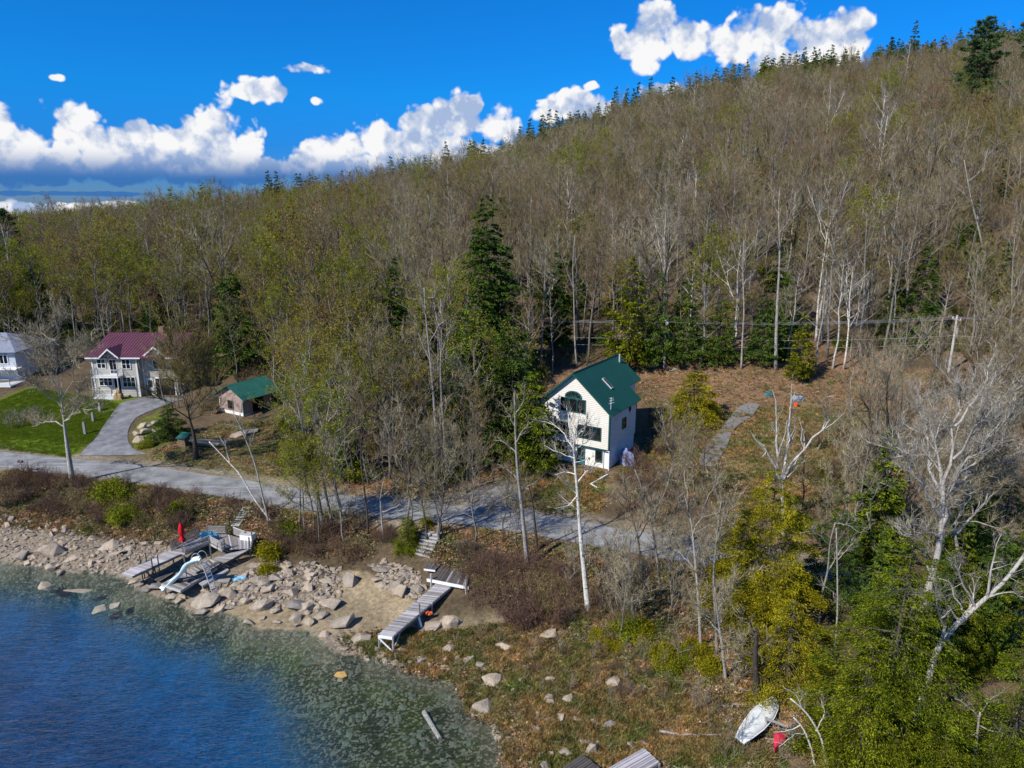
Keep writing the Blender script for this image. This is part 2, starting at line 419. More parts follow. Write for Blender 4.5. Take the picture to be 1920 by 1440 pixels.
# stones
m, t, b = mat('rock', 0.85, 0.25)
co = objco(t); r = t.new('ShaderNodeObjectInfo').outputs['Random']; isl = t.new('ShaderNodeNewGeometry').outputs['Random Per Island']
n1 = t.noise(co, 1.5, 5, 0.65); n2 = t.noise(co, 9.0, 5, 0.75)
c = t.ramp(t.math('ADD', t.math('MULTIPLY', n1, 0.5), t.math('MULTIPLY', n2, 0.5)), [(0.30, (0.14, 0.122, 0.10)), (0.50, (0.35, 0.305, 0.25)), (0.72, (0.52, 0.465, 0.395))])
rr = t.math('FRACT', t.math('ADD', r, isl))
c = t.mix(1.0, c, t.ramp(rr, [(0, (0.62, 0.62, 0.66)), (0.3, (0.9, 0.86, 0.8)), (0.6, (1.06, 0.97, 0.86)), (1, (1.2, 1.1, 0.98))]), 'MULTIPLY')
t.l.new(c, b.inputs['Base Color']); bump(t, b, t.math('ADD', n1, n2), 0.06)
simple('rock_weedy', (0.10, 0.11, 0.075), 0.9, 0.2, 0.5, 3.0, 0.05)
simple('rock_orange', (0.50, 0.27, 0.08), 0.85, 0.2, 0.35, 3.0, 0.05)

# timber
def wood(name, dark, light):
    m, t, b = mat(name, 0.85, 0.2)
    co = objco(t); r = t.new('ShaderNodeObjectInfo').outputs['Random']
    mp = t.new('ShaderNodeMapping'); t.l.new(co, mp.inputs[0]); mp.inputs['Scale'].default_value = (0.8, 12, 12)
    t.l.new(t.vmath('MULTIPLY', t.new('ShaderNodeCombineXYZ').outputs[0], (1, 1, 1)), mp.inputs['Location'])
    n = t.noise(mp.outputs[0], 1.5, 5, 0.7)
    c = t.ramp(n, [(0.3, dark), (0.65, light)])
    c = t.mix(1.0, c, t.ramp(r, [(0, 0.62), (1, 1.25)]), 'MULTIPLY')
    t.l.new(c, b.inputs['Base Color']); bump(t, b, n, 0.01)
    return m
wood('wood_silver', (0.22, 0.205, 0.20), (0.50, 0.48, 0.46))
wood('wood_grey', (0.14, 0.125, 0.115), (0.36, 0.335, 0.31))
wood('wood_dark', (0.05, 0.042, 0.038), (0.15, 0.13, 0.12))
wood('wood_lilac', (0.30, 0.27, 0.28), (0.52, 0.48, 0.49))
wood('wood_brown', (0.10, 0.065, 0.04), (0.24, 0.17, 0.11))

# buildings
def siding(name, col, pitch, depth=0.02, rough=0.6):
    m, t, b = mat(name, rough, 0.3)
    co = objco(t); s_ = t.new('ShaderNodeSeparateXYZ'); t.l.new(co, s_.inputs[0])
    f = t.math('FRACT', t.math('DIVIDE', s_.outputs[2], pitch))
    n = t.noise(co, 0.7, 4, 0.6)
    c = t.ramp(n, [(0.3, tuple(k * 0.86 for k in col)), (0.7, col)])
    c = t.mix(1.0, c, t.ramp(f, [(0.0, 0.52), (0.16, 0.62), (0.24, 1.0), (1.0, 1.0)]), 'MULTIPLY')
    t.l.new(c, b.inputs['Base Color'])
    return m
siding('siding_cream', (0.82, 0.77, 0.68), 0.2, 0.03)
siding('siding_grey', (0.50, 0.46, 0.40), 0.24, 0.02, 0.8)
siding('siding_pale', (0.55, 0.58, 0.63), 0.15)
siding('shingle_rose', (0.42, 0.30, 0.27), 0.14, 0.02, 0.9)
simple('paint_white', (0.80, 0.80, 0.78), 0.5, 0.4, 0.05)
simple('concrete_white', (0.74, 0.72, 0.66), 0.8, 0.2, 0.12, 2.0)
simple('trim_green', (0.015, 0.085, 0.075), 0.5, 0.4, 0.1)
simple('roof_green', (0.006, 0.058, 0.050), 0.42, 0.45, 0.14, 0.8)
simple('shed_green', (0.02, 0.115, 0.09), 0.5, 0.4, 0.3, 1.5)
simple('roof_plum', (0.145, 0.048, 0.070), 0.45, 0.4, 0.18, 0.8)
simple('roof_grey', (0.23, 0.25, 0.30), 0.8, 0.3, 0.25, 2.0)
simple('door_teal', (0.03, 0.16, 0.18), 0.5, 0.4, 0.2)
simple('void_dark', (0.012, 0.012, 0.013), 0.9, 0.1, 0.1)
simple('curtain', (0.45, 0.47, 0.42), 0.9, 0.1, 0.2, 5.0)
simple('furniture_gold', (0.55, 0.33, 0.06), 0.6, 0.3, 0.2, 4.0)
simple('metal_grey', (0.42, 0.43, 0.44), 0.35, 0.5, 0.1)
simple('metal_dark', (0.04, 0.04, 0.045), 0.5, 0.4, 0.1)
simple('plastic_white', (0.80, 0.83, 0.82), 0.4, 0.4, 0.06)
simple('slide_white', (0.62, 0.78, 0.76), 0.35, 0.5, 0.08)
simple('fabric_red', (0.52, 0.010, 0.022), 0.8, 0.2, 0.25, 4.0)
simple('plastic_red', (0.62, 0.035, 0.07), 0.5, 0.4, 0.15, 4.0)
simple('plastic_orange', (0.75, 0.12, 0.03), 0.5, 0.4, 0.1)
simple('chair_blue', (0.03, 0.36, 0.58), 0.5, 0.4, 0.12)
simple('tarp_blue', (0.22, 0.50, 0.66), 0.7, 0.3, 0.25, 3.0)
simple('tarp_pale', (0.15, 0.18, 0.32), 0.6, 0.3, 0.35, 3.0)
simple('hull_white', (0.66, 0.67, 0.63), 0.5, 0.4, 0.22, 3.5)
simple('brick_chimney', (0.25, 0.15, 0.11), 0.9, 0.2, 0.25, 5)
simple('hay', (0.36, 0.25, 0.12), 0.9, 0.2, 0.3, 5)
m, t, b = mat('glass', 0.04, 0.6)
b.inputs['Base Color'].default_value = (0.012, 0.016, 0.018, 1)
gl_alpha = 0.6
b.inputs['Alpha'].default_value = gl_alpha
# ------------------------------------------------------------------ the lie of the land
SHORE_PX = [(0, 1053), (60, 1060), (100, 1068), (135, 1074), (175, 1070), (215, 1076), (238, 1088), (262, 1108), (300, 1118), (330, 1128),
            (357, 1147), (395, 1151), (419, 1147), (438, 1154), (458, 1162), (480, 1178), (515, 1180), (574, 1182), (598, 1197), (633, 1226),
            (677, 1228), (699, 1237), (755, 1252), (780, 1260), (822, 1270), (863, 1281), (870, 1310), (888, 1347), (922, 1347), (942, 1368), (953, 1406), (951, 1431)]
shore = [(-420, 165), (-150, 86), (-90, 68)] + [tuple(at_z(px, py, 0)[:2]) for px, py in SHORE_PX] + [(2, 27), (5, 19), (9, 5), (10, -80)]
SHORE = np.array(shore)
WPOLY = np.array(shore + [(-420, -80)])
def seg_dist(x, y, poly):
    """distance to an open polyline and parameter index+fraction of the nearest point"""
    best = np.full(x.shape, 1e9); bp = np.zeros(x.shape)
    for i in range(len(poly) - 1):
        a = poly[i]; d = poly[i + 1] - a; L = d @ d
        t = np.clip(((x - a[0]) * d[0] + (y - a[1]) * d[1]) / L, 0, 1)
        q = np.hypot(x - a[0] - t * d[0], y - a[1] - t * d[1])
        m = q < best; best = np.where(m, q, best); bp = np.where(m, i + t, bp)
    return best, bp
def inside(x, y, poly):
    c = np.zeros(x.shape, bool); n = len(poly)
    for i in range(n):
        x0, y0 = poly[i]; x1, y1 = poly[(i + 1) % n]
        if y0 == y1: continue
        m = ((y0 > y) != (y1 > y)) & (x < (x1 - x0) * (y - y0) / (y1 - y0) + x0)
        c ^= m
    return c
# control heights: seen ground as (px, py, z), the hill as (x/y, y, z)
CPX = [(0, 860, 2.5), (220, 882, 2.5), (435, 915, 2.6), (700, 950, 2.9), (900, 970, 3.0), (1100, 1000, 3.1), (1280, 1027, 3.2), (1500, 1070, 3.3),
       (0, 905, 2.3), (135, 908, 2.2), (300, 930, 2.0), (500, 960, 2.0), (700, 1000, 1.9), (830, 1000, 2.6), (950, 1040, 2.3), (1100, 1090, 2.4), (1280, 1110, 2.5), (1500, 1150, 2.6), (1800, 1250, 2.6),
       (0, 960, 1.3), (150, 985, 1.0), (300, 1010, 1.0), (100, 1030, 0.45), (400, 1060, 0.8), (500, 1040, 1.0), (600, 1080, 0.9), (650, 1060, 0.9), (690, 1130, 0.25), (720, 1080, 1.0),
       (450, 1110, 0.5), (560, 1130, 0.5), (640, 1200, 0.2), (780, 1060, 1.4), (800, 1120, 0.9), (860, 1180, 0.7), (760, 1230, 0.25), (900, 1250, 0.5), (1000, 1200, 1.0), (1000, 1300, 0.5),
       (1000, 1400, 0.35), (1150, 1300, 0.9), (1150, 1400, 0.5), (1300, 1300, 1.2), (1400, 1350, 1.0), (1500, 1420, 1.0), (1200, 1200, 1.6), (1400, 1230, 1.7), (1700, 1400, 1.4), (1880, 1420, 1.6), (1100, 1150, 1.8),
       (180, 746, 4.6), (300, 745, 4.6), (340, 742, 4.6), (60, 760, 4.3), (0, 800, 3.4), (150, 800, 3.6), (250, 800, 3.5), (20, 740, 5.0), (330, 800, 3.8), (365, 858, 3.1),
       (440, 785, 4.0), (480, 770, 4.4), (420, 830, 3.4), (560, 800, 4.0), (560, 880, 3.0), (700, 850, 4.2), (800, 880, 3.6), (900, 900, 3.4), (1000, 880, 3.8), (1090, 885, 4.0), (1150, 885, 4.0), (1180, 800, 5.2),
       (1250, 900, 3.9), (1250, 820, 5.0), (1320, 860, 4.8), (1400, 770, 6.2), (1350, 730, 7.2), (1230, 720, 7.0), (1250, 690, 8.6), (1400, 700, 8.8), (1550, 700, 8.6), (1700, 700, 8.8), (1880, 700, 9.5),
       (1500, 770, 6.2), (1650, 770, 6.6), (1600, 850, 4.9), (1450, 850, 5.0), (1800, 830, 5.6), (1400, 950, 3.9), (1600, 980, 3.7), (1850, 980, 4.0), (1080, 760, 5.8), (1000, 760, 6.0)]
UY = []
rows = {100: (6.0, 6.3, 6.8, 8.5, 11.0, 10.8, 12.0), 125: (6.5, 7.5, 9.5, 12.5, 17.5, 18.5, 21), 150: (6.8, 9, 12.0, 16, 24, 27, 31), 220: (6.8, 11.5, 16.5, 26, 42, 47, 55), 300: (6.5, 13.5, 22.5, 37, 60, 68, 80)}
US = (-0.75, -0.5, -0.25, 0.0, 0.25, 0.5, 0.72)
for Y, zs in rows.items():
    for u_, z_ in zip(US, zs): UY.append((u_, Y, z_))
    UY.append((-1.2, Y, zs[0] * 0.9)); UY.append((1.2, Y, zs[-1] * 1.1)); 
ridge = [(-0.75, 300, 6.5), (-0.5, 330, 13.5), (-0.25, 370, 28), (0, 430, 48.5), (0.25, 480, 83.5), (0.5, 450, 100), (0.72, 390, 104), (1.2, 380, 110), (-1.2, 300, 10)]
for u_, Y, z_ in ridge:
    UY.append((u_, Y, z_)); UY.append((u_, Y * 1.12, z_ * 0.97)); UY.append((u_, Y * 1.6, z_ * 0.6)); UY.append((u_, Y * 3, z_ * 0.3))
pts = [np.array([*at_z(px, py, z)[:2], z]) for px, py, z in CPX] + [np.array([u_ * Y, Y, z_]) for u_, Y, z_ in UY]
pts += [np.array([*p, 0.05]) for p in SHORE[1:-2]]
pts += [np.array([20, 14, 0.8]), np.array([30, 20, 1.5]), np.array([12, 20, .5])]
pts = np.array(pts)
def uv(x, y):
    yy = np.maximum(y, 9.0)
    return np.stack([np.clip(x / yy, -1.6, 1.6) * 2.2, np.log(yy) * 2.0], -1)
_C = uv(pts[:, 0], pts[:, 1]); _Z = pts[:, 2]
_K = -np.linalg.norm(_C[:, None] - _C[None], axis=-1); _N = len(_C)
_A = np.zeros((_N + 3, _N + 3)); _A[:_N, :_N] = _K - np.eye(_N) * 0.004; _A[:_N, _N] = 1; _A[_N, :_N] = 1
_A[:_N, _N + 1:] = _C; _A[_N + 1:, :_N] = _C.T
_W = np.linalg.solve(_A, np.concatenate([_Z, [0, 0, 0]]))
def rbf(x, y):
    c = uv(x, y).reshape(-1, 2); out = np.empty(len(c))
    for i in range(0, len(c), 20000):
        k = -np.linalg.norm(c[i:i + 20000, None] - _C[None], axis=-1)
        out[i:i + 20000] = k @ _W[:_N] + _W[_N] + c[i:i + 20000] @ _W[_N + 1:]
    return out.reshape(x.shape)
_rg = np.random.default_rng(5)
_GR = _rg.random((256, 256))
def vnoise(x, y, s):
    x = np.asarray(x) / s + 1000; y = np.asarray(y) / s + 1000; i = np.floor(x).astype(int); j = np.floor(y).astype(int); fx = x - i; fy = y - j
    fx = fx * fx * (3 - 2 * fx); fy = fy * fy * (3 - 2 * fy)
    g = lambda a, b: _GR[a % 256, b % 256]
    return (g(i, j) * (1 - fx) + g(i + 1, j) * fx) * (1 - fy) + (g(i, j + 1) * (1 - fx) + g(i + 1, j + 1) * fx) * fy - 0.5
def fbm(x, y, s, o=4):
    r = 0; a = 1.0
    for k in range(o): r = r + a * vnoise(x + 17 * k, y - 31 * k, s / 2 ** k); a *= 0.5
    return r

ROAD_PX = [(0, 860, 2.5), (220, 882, 2.5), (435, 914, 2.6), (600, 940, 2.75), (760, 955, 2.9), (900, 968, 3.0), (1000, 980, 3.05), (1130, 1005, 3.1), (1280, 1030, 3.2), (1420, 1055, 3.3), (1560, 1085, 3.35)]
ROAD = [np.array([-260, 136, 3.0]), np.array([-110, 90, 2.6])] + [at_z(*p) for p in ROAD_PX] + [np.array([44, 34, 3.4]), np.array([75, 14, 3.6])]
ROAD = np.array(ROAD)
def catmull(P, n):
    P = np.asarray(P, float); Q = np.vstack([2 * P[0] - P[1], P, 2 * P[-1] - P[-2]]); out = []
    for i in range(1, len(Q) - 2):
        t = np.linspace(0, 1, n, endpoint=False)[:, None]
        a, b_, c_, d_ = Q[i - 1], Q[i], Q[i + 1], Q[i + 2]
        out.append(0.5 * ((2 * b_) + (c_ - a) * t + (2 * a - 5 * b_ + 4 * c_ - d_) * t ** 2 + (3 * b_ - a - 3 * c_ + d_) * t ** 3))
    return np.vstack(out + [P[-1:]])
ROADC = catmull(ROAD, 4)
ROAD_HALF = 2.02
def sm(x, a, b):
    t = np.clip((x - a) / (b - a), 0, 1); return t * t * (3 - 2 * t)
PADS = []       # (cx, cy, radius, z)
FLATPOLY = {}
def pz(poly, zs=3.0): return np.array([at_z(px, py, zs)[:2] for px, py in poly])
LAWN = [pz([(-60, 838), (0, 836), (60, 850), (130, 858), (150, 848), (176, 828), (200, 795), (225, 762), (255, 745), (180, 742), (120, 735), (60, 725), (0, 750), (-60, 775)], 3.6)]
def land(x, y, rough=True):
    x = np.asarray(x, float); y = np.asarray(y, float)
    z = rbf(x, y)
    ds, sp_ = seg_dist(x, y, SHORE); wet = inside(x, y, WPOLY)
    z = np.maximum(z, 0.04)
    dr, rp = seg_dist(x, y, ROADC[:, :2])
    if rough:
        am = 0.16 + 0.9 * sm(y, 110, 200)
        quiet = np.clip(sm(dr, 2.5, 6) * (1 - 0.85 * inside(x, y, LAWN[0])), 0, 1)
        z = z + (fbm(x, y, 5.0) * 1.2 * am + 0.1 * fbm(x, y, 1.1, 3)) * quiet * sm(ds, 0, 2)
    z = np.where(wet, 0, np.minimum(z, 0.03 + ds * 0.55 + 4 * sm(ds, 3, 12)))
    z = z * sm(ds, -0.5, 1.5) 
    # lake bed: a shallow weedy shelf on the right, deep water on the left
    slope = 0.10 + 0.55 * sm(-x, 7, 24)
    bed = -(0.05 + ds * slope); bed = np.where(bed < -5, -5 - (-(bed + 5)) * 0.3, bed)
    bed = np.maximum(bed, -9) + 0.15 * fbm(x, y, 2.0, 3) * sm(ds, 1, 4)
    z = np.where(wet, bed, np.maximum(z, 0.02))
    # road bench
    i = np.clip(rp.astype(int), 0, len(ROADC) - 2); f = rp - i
    rz = ROADC[i, 2] * (1 - f) + ROADC[i + 1, 2] * f
    z = z + (rz - 0.07 - z) * (1 - sm(dr, ROAD_HALF + 0.5, ROAD_HALF + 3.2))
    for (cx, cy, rad, pzv) in PADS:
        d = np.hypot(x - cx, y - cy); z = z + (pzv - z) * (1 - sm(d, rad, rad * 1.5))
    return z
PADS += [(6.8, 71.5, 3.5, 4.0), (-53.0, 97, 6.5, 4.6)]
def hz(x, y): return float(land(np.array([x]), np.array([y]))[0])
def ground(px, py):
    """where the sight line through a pixel meets the land"""
    r = ray(px, py); t = np.geomspace(22, 600, 900); P_ = np.array([0, 0, CAM_H]) + r[None] * t[:, None]
    h = land(P_[:, 0], P_[:, 1]); k = np.nonzero(P_[:, 2] < h)[0]
    k = k[0] if len(k) else len(t) - 1
    q = P_[k].copy(); q[2] = h[k]; return q
def ground_poly(poly): return np.array([ground(px, py)[:2] for px, py in poly])

# grid fine in the foreground, coarse on the far hill
ys = np.concatenate([np.linspace(4, 26, 14), np.geomspace(26, 112, 380)[1:], np.geomspace(112, 1500, 120)[1:]])
us = np.concatenate([np.linspace(-1.9, -0.85, 16)[:-1], np.linspace(-0.85, 0.85, 400), np.linspace(0.85, 1.9, 16)[1:]])
YY, UU = np.meshgrid(ys, us, indexing='ij'); XX = UU * np.maximum(YY, 12)
ZZ = land(XX, YY)
nr, nc = XX.shape
g = Geo(); idx = np.arange(nr * nc).reshape(nr, nc)
g.add(np.stack([XX, YY, ZZ], -1).reshape(-1, 3), np.stack([idx[:-1, :-1], idx[:-1, 1:], idx[1:, 1:], idx[1:, :-1]], -1).reshape(-1, 4))
gme = g.mesh('ground', MATS['ground'], True)
X, Y_, Z_ = XX.ravel(), YY.ravel(), ZZ.ravel()
ds, _ = seg_dist(X, Y_, SHORE); wet = inside(X, Y_, WPOLY); dr, _ = seg_dist(X, Y_, ROADC[:, :2])
col = np.zeros((X.size, 3)); rub = np.zeros(X.size)
litter = np.array([0.20, 0.135, 0.085]); floor_ = np.array([0.115, 0.085, 0.052]); moss = np.array([0.115, 0.115, 0.030]); dry = np.array([0.30, 0.235, 0.125])
lawnc = np.array([0.11, 0.165, 0.014]); sandc = np.array([0.34, 0.27, 0.17]); rubc = np.array([0.235, 0.185, 0.13]); bedg = np.array([0.036, 0.050, 0.010]); water_scatter = np.array([0.002, 0.072, 0.175]); shoulder = np.array([0.26, 0.215, 0.16]); greeng = np.array([0.13, 0.15, 0.03])
def put(mask, c):
    global col
    mask = np.clip(mask, 0, 1)[:, None]; col = col * (1 - mask) + c * mask
nz = fbm(X, Y_, 6.0); nz2 = fbm(X + 90, Y_ + 40, 2.2)
put(np.ones(X.size), floor_)
put(sm(nz, 0.0, 0.35) * 0.7, litter)
put(sm(nz2, 0.2, 0.6) * 0.6 * sm(-Y_, -95, -80), moss)
def region(poly, c, soft=1.0, amt=1.0):
    P_ = ground_poly(poly); Pc = np.vstack([P_, P_[:1]])
    m = inside(X, Y_, P_); d, _ = seg_dist(X, Y_, Pc); sdist = np.where(m, d, -d) + nz2 * soft * 1.2
    k = sm(sdist, -soft * 0.5, soft * 0.5) * amt; put(k, c); return k
region([(1010, 700), (1080, 690), (1160, 660), (1240, 650), (1400, 640), (1640, 620), (1680, 690), (1900, 690), (1900, 780), (1640, 830), (1500, 800), (1330, 800), (1250, 760), (1200, 700), (1020, 760)], litter * np.array([1.15, 1.0, 0.9]), 1.5, 0.9)
region([(1240, 800), (1330, 790), (1450, 760), (1640, 770), (1700, 850), (1650, 950), (1400, 960), (1240, 900)], np.array([0.19, 0.165, 0.065]), 2.0, 0.95)
region([(1420, 800), (1480, 770), (1640, 775), (1640, 800), (1500, 830)], greeng, 1.2, 0.8)
region([(760, 990), (960, 1000), (1300, 1070), (1500, 1110), (1500, 1240), (1150, 1180), (1000, 1180), (850, 1080)], litter * 0.95, 1.5, 0.9)
region([(560, 800), (900, 780), (980, 900), (850, 930), (640, 930)], litter * np.array([1.1, 0.75, 0.6]), 2.0, 0.7)
region([(830, 1170), (1000, 1170), (1150, 1230), (1350, 1330), (1500, 1340), (1500, 1440), (960, 1500), (900, 1340), (760, 1250)], dry * np.array([0.8, 0.8, 0.72]), 1.0, 0.95)
region([(900, 1230), (1100, 1210), (1180, 1300), (1100, 1340), (940, 1320)], np.array([0.14, 0.13, 0.045]), 1.0, 0.7)
region([(1100, 1400), (1200, 1330), (1350, 1300), (1500, 1340), (1550, 1440), (1250, 1500)], litter * 0.85, 1.5, 0.8)
region([(260, 860), (330, 840), (420, 790), (560, 790), (560, 900), (430, 905)], np.array([0.13, 0.13, 0.035]), 1.5, 0.7)
region([(970, 900), (1130, 885), (1130, 960), (980, 960)], np.array([0.20, 0.19, 0.06]), 1.2, 0.9)
region([(830, 930), (880, 900), (1000, 890), (1060, 930), (980, 962), (880, 962)], np.array([0.13, 0.125, 0.12]), 0.8, 0.95)
k = sm(-dr, -3.9, -2.9) * (1 - sm(-Y_, -20, -10)); put(k * 0.85, shoulder)
k = (1 - sm(ds, 3.0, 8.5 + 4 * nz)) * (~wet) * sm(-X, -8, 2); put(k * 0.95, rubc); rub = np.maximum(rub, k)
k = region([(620, 1110), (640, 1075), (690, 1070), (760, 1115), (800, 1140), (760, 1190), (720, 1215), (650, 1190), (620, 1160)], sandc * 0.95, 0.5); rub *= 1 - k
k = region([(410, 1140), (520, 1135), (600, 1150), (640, 1190), (560, 1185), (480, 1182)], sandc * 0.9, 0.5); rub *= 1 - k
P_ = ground_poly([(-60, 838), (0, 836), (60, 850), (130, 858), (150, 848), (176, 828), (200, 795), (225, 762), (262, 746), (180, 742), (120, 735), (60, 725), (0, 750), (-60, 775)])
LAWNP = P_; m_ = inside(X, Y_, P_); d_, _ = seg_dist(X, Y_, np.vstack([P_, P_[:1]])); put(sm(np.where(m_, d_, -d_) + nz2 * 0.5, -0.5, 0.6), lawnc)
region([(248, 830), (262, 790), (300, 770), (320, 830), (270, 850)], greeng, 0.4, 0.9)
dp = -Z_
put(wet * 1.0, bedg); put(wet * (1 - sm(ds, 0.4, 2.2)) * 0.8, np.array([0.12, 0.105, 0.07]))
put(wet * sm(nz2 + nz * 0.5, -0.2, 0.4) * 0.8, np.array([0.014, 0.022, 0.012])); rub = np.maximum(rub, wet * 0.5 * (1 - sm(dp, 0.8, 2.5)))
put(wet * sm(dp, 0.7, 2.6), water_scatter)  # blue light scattered by deep water, painted into the bed colour
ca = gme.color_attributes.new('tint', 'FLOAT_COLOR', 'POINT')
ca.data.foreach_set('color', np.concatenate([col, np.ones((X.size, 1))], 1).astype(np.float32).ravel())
ra = gme.attributes.new('rub', 'FLOAT', 'POINT'); ra.data.foreach_set('value', rub.astype(np.float32))
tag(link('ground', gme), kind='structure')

# lake water: a closed body with an absorbing volume
m = bpy.data.materials.new('lake_water'); m.use_nodes = True; t = NT(m.node_tree); t.n.clear()
fr = t.new('ShaderNodeFresnel'); fr.inputs[0].default_value = 1.24
gl = t.new('ShaderNodeBsdfGlossy'); gl.inputs['Roughness'].default_value = 0.06; gl.inputs['Color'].default_value = (0.8, 0.92, 1, 1)
tr = t.new('ShaderNodeBsdfTransparent'); tr.inputs[0].default_value = (0.93, 0.97, 0.97, 1)
pos = wpos(t)
mp = t.new('ShaderNodeMapping'); t.l.new(pos, mp.inputs[0]); mp.inputs['Rotation'].default_value = (0, 0, R(-38)); mp.inputs['Scale'].default_value = (1.0, 2.6, 1)
n1 = t.noise(mp.outputs[0], 0.75, 3, 0.55, 0.4); n2 = t.noise(mp.outputs[0], 2.6, 4, 0.6, 0.5); n3 = t.noise(pos, 9.0, 3, 0.6)
h = t.math('ADD', t.math('MULTIPLY', n1, 0.9), t.math('ADD', t.math('MULTIPLY', n2, 0.5), t.math('MULTIPLY', n3, 0.16)))
bp = t.new('ShaderNodeBump'); t.l.new(h, bp.inputs['Height']); bp.inputs['Distance'].default_value = 0.25
t.l.new(bp.outputs[0], fr.inputs['Normal']); t.l.new(bp.outputs[0], gl.inputs['Normal'])
mx = t.new('ShaderNodeMixShader'); bf = t.new('ShaderNodeNewGeometry').outputs['Backfacing']; t.l.new(t.math('ADD', t.math('MULTIPLY', fr.outputs[0], t.math('SUBTRACT', 1.0, bf)), t.math('MULTIPLY', bf, 0.04)), mx.inputs[0]); t.l.new(tr.outputs[0], mx.inputs[1]); t.l.new(gl.outputs[0], mx.inputs[2])
va = t.new('ShaderNodeVolumeAbsorption'); va.inputs['Color'].default_value = (0.30, 0.72, 0.84, 1); va.inputs['Density'].default_value = 0.15
mo = t.new('ShaderNodeOutputMaterial'); t.l.new(mx.outputs[0], mo.inputs['Surface']); t.l.new(va.outputs[0], mo.inputs['Volume'])
g = Geo(); g.box(-500, 12, -70, 150, -12, 0.0)
wo_ = g.obj('lake_water', m); tag(wo_, kind='structure')

# the road, the drive and the paths are sheets on the land
def strip(name, L, Rr, matn, n=6, lift=0.03):
    """a draped sheet between two lines of world points"""
    L = catmull(L, 6); Rr = catmull(Rr, 6); k = len(L); T = np.linspace(0, 1, n)
    xy = L[:, None, :2] * (1 - T)[None, :, None] + Rr[:, None, :2] * T[None, :, None]
    z = land(xy[..., 0], xy[..., 1], True) + lift
    g = Geo(); idx = np.arange(k * n).reshape(k, n)
    g.add(np.concatenate([xy, z[..., None]], -1).reshape(-1, 3), np.stack([idx[:-1, :-1], idx[1:, :-1], idx[1:, 1:], idx[:-1, 1:]], -1).reshape(-1, 4))
    return tag(g.obj(name, MATS[matn], None, True), kind='structure')
rc = catmull(ROAD, 14); tn = np.gradient(rc[:, :2], axis=0); tn /= np.linalg.norm(tn, axis=1, keepdims=True); nrm = np.stack([-tn[:, 1], tn[:, 0]], -1)
g = Geo(); W_ = np.linspace(-1, 1, 7); jit = np.random.default_rng(2)
ed = 1 + 0.05 * jit.normal(size=len(rc)); ed = np.convolve(ed, [0.25, 0.5, 0.25], 'same'); ed[0] = ed[-1] = 1
xy = rc[:, None, :2] + nrm[:, None, :] * (W_[None, :, None] * ROAD_HALF * ed[:, None, None]); zz = rc[:, None, 2] - 0.02 * W_[None] ** 2 + 0.0 * xy[..., 0]
idx = np.arange(len(rc) * 7).reshape(-1, 7)
g.add(np.concatenate([xy, zz[..., None]], -1).reshape(-1, 3), np.stack([idx[:-1, :-1], idx[:-1, 1:], idx[1:, 1:], idx[1:, :-1]], -1).reshape(-1, 4))
tag(g.obj('road', MATS['road_asphalt'], None, True), kind='structure')
gl_ = lambda pp: [ground(*p) for p in pp]
strip('driveway', gl_([(148, 855), (178, 826), (198, 795), (220, 765), (250, 750), (285, 744)]), gl_([(275, 853), (246, 838), (240, 812), (256, 785), (300, 766), (345, 750)]), 'drive_asphalt', 8, 0.06)
strip('gravel_path', gl_([(1310, 876), (1318, 846), (1352, 806), (1383, 768), (1410, 758)]), gl_([(1340, 880), (1362, 842), (1376, 808), (1410, 782), (1424, 764)]), 'gravel', 9, 0.16)
RAYU = np.linspace(-0.9, 0.9, 61); _t = np.geomspace(90, 700, 160)
_A2 = RAYU[:, None] * _t[None]; _B2 = np.broadcast_to(_t[None], _A2.shape); _h = (rbf(_A2, np.array(_B2)) - CAM_H + 8) / _B2; HORY = _t[np.argmax(_h, 1)]
strip('gravel_drive', gl_([(890, 962), (900, 935), (930, 915)]), gl_([(1010, 965), (1000, 930), (985, 905)]), 'gravel', 6, 0.05)
